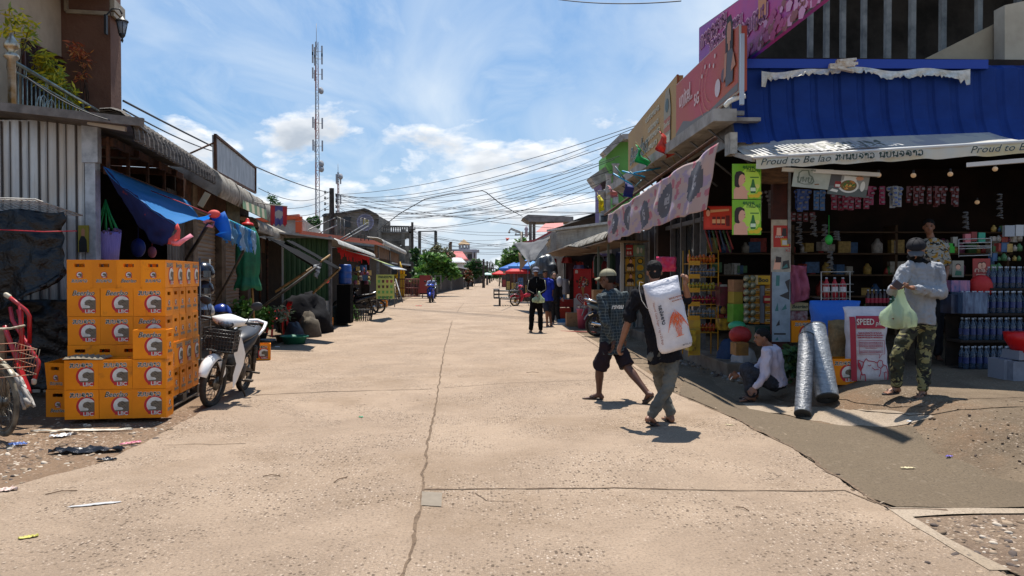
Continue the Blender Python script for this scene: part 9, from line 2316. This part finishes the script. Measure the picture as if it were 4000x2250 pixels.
mb=MB();O_=gg(.16,.56,.016);words(mb,'Natural Cane Sugar 1 kg x 25 Bags',gg(.10,.42,.016),V((0,0,-1)),V((1,0,.0)),.44,0,0,0,.01,1.0);lao(mb,'nbyakaw',gg(.72,.70),V((1,0,0)),UP,.02,0,.2,0,.15);lao(mb,'ebnlaw',gg(.74,.66),V((1,0,0)),UP,.014,0,.2,0,.12);obj('side_lettering',mb,M('brown print',(.28,.09,.05),.6),t)
mb=MB();lao(mb,'nmidlaw',gg(.235,.52,.016),V((0,0,-1)),V((1,0,0)),.038,0,.22,0,.20);obj('sack_lettering',mb,M('dark print',(.05,.06,.08),.6),t);mb=MB();words(mb,'MITRLAO',gg(.74,.065),V((1,0,0)),UP,.10,0,0,.2,.01);obj('sack_lettering',mb,M('dark print',(.05,.06,.08),.6),t)
mb=MB();mb.tube([gg(.02,.97),gg(-.06,.99),gg(-.12,.9),gg(-.12,.75),gg(-.05,.64),gg(.03,.60)],.003,4);obj('string',mb,m_lwh,t)
Y=9.5
j=dict(hd=J(2372,1090,Y),nk=J(2384,1134,Y+.02),shL=J(2352,1164,Y-.18),shR=J(2440,1160,Y+.16),elL=J(2362,1256,Y-.24),wrL=J(2396,1330,Y-.18),elR=J(2452,1250,Y+.2),wrR=J(2440,1330,Y+.26),pel=J(2390,1338,Y),hpL=J(2372,1352,Y-.08),hpR=J(2410,1352,Y+.08),knL=J(2342,1446,Y+.0),anL=J(2340,1545,Y+.08),knR=J(2450,1434,Y-.05),anR=J(2530,1540,Y-.28))
j['anL'].z=.095;j['toL']=j['anL']+V((-.17,.05,0));j['anR'].z=.15;j['toR']=j['anR']+V((-.08,.08,-.10))
t=figure('man in dark checked shirt, dark shorts and olive cap walking left beside the carrier',j,(-.8,.5,0),(-1,.35,-.05),m_skd,plaid('checked cotton'),M('dark wine shorts',(.018,.012,.016),.9,spec=.15),1.0,.0125,'long','shorts','short',M('olive cap',(.22,.20,.13),.8),True,hem=.22,wr=.02,seed=5,hands={'L':(V((-.02,0,-1)),V((-1,0,0)),.5)})
mb=MB();s_=J(2416,1197,Y-.19);u_=V((.95,-.28,.10)).normalized()
nn=V((-.35,-.93,0)).normalized();u_=(V((.93,-.35,.06))).normalized();words(mb,'rsvau',s_+nn*.05,u_,UP,.15,0,0,.25,.03,1.3);o=obj('shirt_print',mb,m_lwh,t);o.location=-t.location
Y=7.95
j=dict(hd=J(3578,978,Y-.02),nk=J(3598,1024,Y),shL=J(3536,1048,Y-.05),shR=J(3668,1050,Y-.02),elL=J(3496,1140,Y-.12),wrL=J(3488,1122,Y-.36),elR=J(3678,1148,Y-.06),wrR=J(3566,1124,Y-.33),pel=J(3592,1250,Y),hpL=J(3562,1270,Y),hpR=J(3624,1272,Y),knL=J(3508,1385,Y-.05),anL=J(3500,1508,Y),knR=J(3610,1385,Y-.05),anR=J(3606,1522,Y-.1))
j['toL']=j['anL']+V((-.17,-.08,0));j['toR']=j['anR']+V((-.14,-.13,0))
camo=shapemat('camouflage','#292b1d','#77714a','#14120e',7.5,(.54,.57))
figure('man in black cap, grey sweatshirt and camouflage trousers looking down at his hands',j,(-.35,-.9,0),(-.45,-.8,-.45),m_skin,M('grey sweatshirt',(.27,.28,.30),.85,col2=(.22,.23,.25),ns=5,bump=.3,bs=50),camo,1.0,.0115,'long','long','short',M('black cap cloth',(.012,.012,.015),.8,spec=.2),False,hem=.08,wr=.02,lw=.93,seed=7,scarf=M('black face scarf',(.010,.010,.011),.9,bump=.8,bs=14,spec=.1),tw=.90,hands={'L':(V((.8,-.5,-.1)),V((.2,-.3,1)),.5),'R':(V((-.9,-.4,.05)),V((.1,-.2,1)),.45)})
mb=MB();c=J(3505,1112,7.50);mb.box(c,(.11,.02,.07),0,Euler((.5,.5,.3)).to_matrix());tag(obj('phone',mb,M('dark phone',(.04,.04,.06),.2)),'small dark phone held by the man in the black cap','phone')
pb=thing('plastic_bag','thin lime green carrier bag of shopping hanging from the man\'s hands','bag',J(3518,1282,7.62));mb=MB()
rr=[(.03,.0),(.125,.004),(.165,.03),(.170,.10),(.155,.16),(.11,.21),(.06,.28),(.035,.36),(.022,.44)];mb.loft([(V((-.02+.05*z,0,z)),V((r*1.05,0,0)),V((0,r*.55,0)))for r,z in rr for _ in(0,)],60)
me=mb.mesh();
for v in me.vertices:q=noise.noise(V((v.co.x*16,v.co.y*16,v.co.z*4)));v.co.x*=1+.28*q;v.co.y*=1+.5*q;v.co.z+=.02*noise.noise(v.co*11)
m_bag=M('lime film',(.48,.60,.40),.25,transl=.35,alpha=.66,spec=.7,bump=.6,bs=12);obj('film',me,m_bag,pb);mb=MB();random.seed(2)
for i in range(14):mb.box((rnd(-.1,.08),rnd(-.04,.04),rnd(.03,.13)),(.07,.04,.05),i%3,Euler((rnd(0,3),rnd(0,3),0)).to_matrix())
obj('shopping',mb,[M('wrapper rose','#a3606a',.4),M('wrapper brown','#5b3a2a',.4),M('wrapper gold','#b9a06a',.4)],pb)
Y=9.55
j=dict(hd=J(2974,1318,Y),nk=J(3006,1352,Y+.02),shL=J(2996,1376,Y-.17),shR=J(3014,1374,Y+.17),elL=J(2990,1462,Y-.22),wrL=J(2950,1512,Y-.26),elR=J(2960,1440,Y+.1),wrR=J(2884,1466,Y-.05),pel=J(3034,1494,Y),hpL=J(3022,1502,Y-.09),hpR=J(3022,1502,Y+.09),knL=J(2912,1440,Y-.14),anL=J(2936,1524,Y-.16),knR=J(2922,1436,Y+.12),anR=J(2946,1520,Y+.12))
for a in 'LR':z_=gh(j['an'+a].x,j['an'+a].y)+.085;j['an'+a].z=z_;j['to'+a]=j['an'+a]+V((-.17,-.02,-.0))
figure('woman in white blouse and dark skirt crouching by the kerb with a cigarette',j,(-1,0,0),(-1,-.1,-.15),m_skin,M('white blouse',(.56,.50,.56),.8,col2=(.48,.42,.50),ns=6,transl=.1,bump=.2,bs=20),M('black checked skirt',(.012,.013,.018),.8,col2=(.03,.035,.05),ns=30),.97,.012,'long','long','tied',None,True,hem=.10,wr=.014,seed=9,hands={'L':(V((-.6,-.1,-.6)),V((-.3,-1,.2)),.6),'R':(V((-1,-.1,-.05)),V((0,-1,0)),.5)})
mb=MB();mb.tube([J(2862,1470,9.4),J(2852,1484,9.38)],.0045,6);tag(obj('cigarette',mb,m_lwh),'white cigarette in the crouching woman\'s hand','cigarette')
Y=10.9
j=dict(hd=J(3628,886,Y),nk=J(3640,935,Y),shL=J(3598,960,Y),shR=J(3686,962,Y),elL=J(3590,1045,Y),wrL=J(3605,1110,Y-.1),elR=J(3700,1045,Y),wrR=J(3690,1110,Y-.1),pel=J(3642,1140,Y),hpL=J(3620,1155,Y),hpR=J(3664,1155,Y),knL=J(3620,1270,Y),anL=J(3620,1385,Y),knR=J(3664,1270,Y),anR=J(3664,1385,Y))
figure('shopkeeper in a yellow and black flowered shirt standing in the dark shop',j,(-.3,-1,0),(-.5,-1,-.1),m_skin,shapemat('flowered shirt','#8f8f88','#9a7424','#1e1f1e',11,(.52,.57)),M('dark trousers',(.02,.02,.025),.8),.97,.016,'short','long','short',None,True,hem=.12,seed=11,sand=None)
Y=21.0
j=dict(hd=J(2093,1060,Y),nk=J(2095,1082,Y),shL=J(2068,1098,Y),shR=J(2124,1098,Y),elL=J(2064,1132,Y),wrL=J(2090,1152,Y-.22),elR=J(2128,1130,Y),wrR=J(2106,1151,Y-.24),pel=J(2095,1170,Y),hpL=J(2084,1176,Y),hpR=J(2106,1176,Y),knL=J(2078,1224,Y),anL=J(2074,1276,Y),knR=J(2110,1224,Y),anR=J(2112,1276,Y))
j['anL'].z=j['anR'].z=.09
t=figure('man in black tracksuit with white-trimmed sleeves and pale cap in the road',j,(-.2,-1,0),(-.1,-1,-.05),m_skin,M('black track top',(.006,.006,.007),.9,spec=.1),M('black track trousers',(.005,.005,.006),.9,spec=.1),1.0,.018,'long','long','short',M('grey blue cap',(.13,.14,.18),.8),True,hem=.06,seed=13)
mb=MB()
for sg,a,b,c in((-1,'shL','elL','wrL'),(1,'shR','elR','wrR')):mb.tube([j[a]+V((sg*.02,-.065,.03)),j[a].lerp(j[b],.5)+V((sg*.03,-.07,0)),j[b]+V((sg*.03,-.06,0)),j[b].lerp(j[c],.8)+V((0,-.055,.02))],.010,5)
mb.tube([j['nk']+V((0,-.12,-.05)),j['pel']+V((0,-.14,.1))],.005,4);o=obj('sleeve_trim',mb,M('track trim','#a9a697',.7),t);o.location=-t.location
pb2=dup(pb,J(2106,1183,20.7),0,'pale green plastic bag held by the man in the tracksuit',None,None,(.95,1,.72))
Y=23.4
j=dict(hd=J(2130,1068,Y),nk=J(2134,1088,Y),shL=J(2116,1100,Y),shR=J(2156,1100,Y),elL=J(2114,1132,Y),wrL=J(2122,1155,Y),elR=J(2158,1132,Y),wrR=J(2156,1160,Y),pel=J(2138,1168,Y),hpL=J(2128,1174,Y),hpR=J(2146,1174,Y),knL=J(2136,1218,Y-.1),anL=J(2137,1262,Y),knR=J(2146,1216,Y+.1),anR=J(2152,1264,Y+.05))
j['anL'].z=j['anR'].z=.09
figure('boy in bright blue shirt and dark shorts walking behind the man in the tracksuit',j,(.3,-1,0),(.5,-1,-.3),m_skin,M('royal blue shirt',(.008,.03,.38),.7),M('navy shorts',(.015,.018,.03),.8),.95,.018,'short','shorts','short',None,True,hem=.10,seed=15)
Y=24.6
j=dict(hd=J(2164,1076,Y),nk=J(2168,1096,Y),shL=J(2150,1106,Y),shR=J(2188,1106,Y),elL=J(2148,1136,Y),wrL=J(2152,1160,Y),elR=J(2190,1138,Y),wrR=J(2196,1162,Y),pel=J(2168,1170,Y),hpL=J(2160,1176,Y),hpR=J(2176,1176,Y),knL=J(2160,1218,Y),anL=J(2158,1260,Y),knR=J(2178,1218,Y),anR=J(2182,1260,Y))
j['anL'].z=j['anR'].z=.09
figure('woman in black hooded clothes with a white bag on her shoulder',j,(.1,-1,0),(.1,-1,0),M('light brown skin',(.42,.24,.17),.5),M('black hooded top',(.010,.010,.012),.8),M('black leggings',(.008,.008,.009),.8),.95,.018,'long','long','hood',None,True,hem=.14,seed=17,tw=.92)
mb=MB();mb.ell(J(2186,1100,24.45),(.10,.08,.17));tag(obj('shoulder_bag',mb,M('white bag','#a9a9ac',.7)),'white bag on the shoulder of the woman in black','bag')
def rider(px,py,lab_,top,bot,hat=None):
 q=gr(px,py);Y=q.y+.75;X=q.x
 P_=lambda x,y,z:V((X+x,Y+y,z));j=dict(hd=P_(0,-.02,1.45),nk=P_(0,.06,1.29),shL=P_(-.19,.06,1.22),shR=P_(.19,.06,1.22),elL=P_(-.27,-.1,1.0),wrL=P_(-.27,-.36,1.02),elR=P_(.27,-.1,1.0),wrR=P_(.27,-.36,1.02),pel=P_(0,.22,.86),hpL=P_(-.10,.18,.86),hpR=P_(.10,.18,.86),knL=P_(-.2,-.2,.74),anL=P_(-.2,-.02,.34),knR=P_(.2,-.2,.74),anR=P_(.2,-.02,.34))
 return figure(lab_,j,(0,-1,0),(0,-1,-.05),m_skin,top,bot,.98,.024,'long','long','short' if hat is None else None,hat,True,hem=.08,seed=19)
rider(1682,1184,'rider in blue-grey striped top on the blue motorbike',M('pale blue stripe',(.25,.28,.36),.8,col2=(.08,.12,.25),ns=12,stretch=(.1,.1,3)),M('dark trousers',(.02,.02,.025),.8))
rider(1812,1110,'distant rider in dark clothes and sunhat on the purple-fronted motorbike',M('dark top',(.05,.05,.06),.8),MC['dark trousers'],M('brown hat',(.2,.13,.08),.8))
q=gr(1895,1094)
moto('far motorbike with sidecar coming down the middle of the road',V((q.x-.4,q.y,0)),-PI/2,MB_RED)
rider(1887,1094,'far rider in red shirt in the middle of the road',M('red shirt far',(.4,.03,.03),.8),MC['dark trousers'])
t=thing('sidecar','far sidecar frame beside the rider in the red shirt','cart',V((q.x+1.2,q.y,0)));mb=MB();mb.box((0,0,.5),(1.6,1.4,.08));[mb.beam((x,y,.5),(x,y,2.1),.06,.06)for x in(-.75,.75)for y in(-.6,.6)];obj('frame',mb,m_black,t);mb=MB();mb.box((0,0,2.15),(1.9,1.7,.08));obj('roof',mb,MC['umbrella mint'],t);mb1,mb2=wheel_mesh(.28,.05,6);o=obj('wheel',mb1,m_tyre,t,(.8,0,.28));o.rotation_euler=(0,0,PI/2)
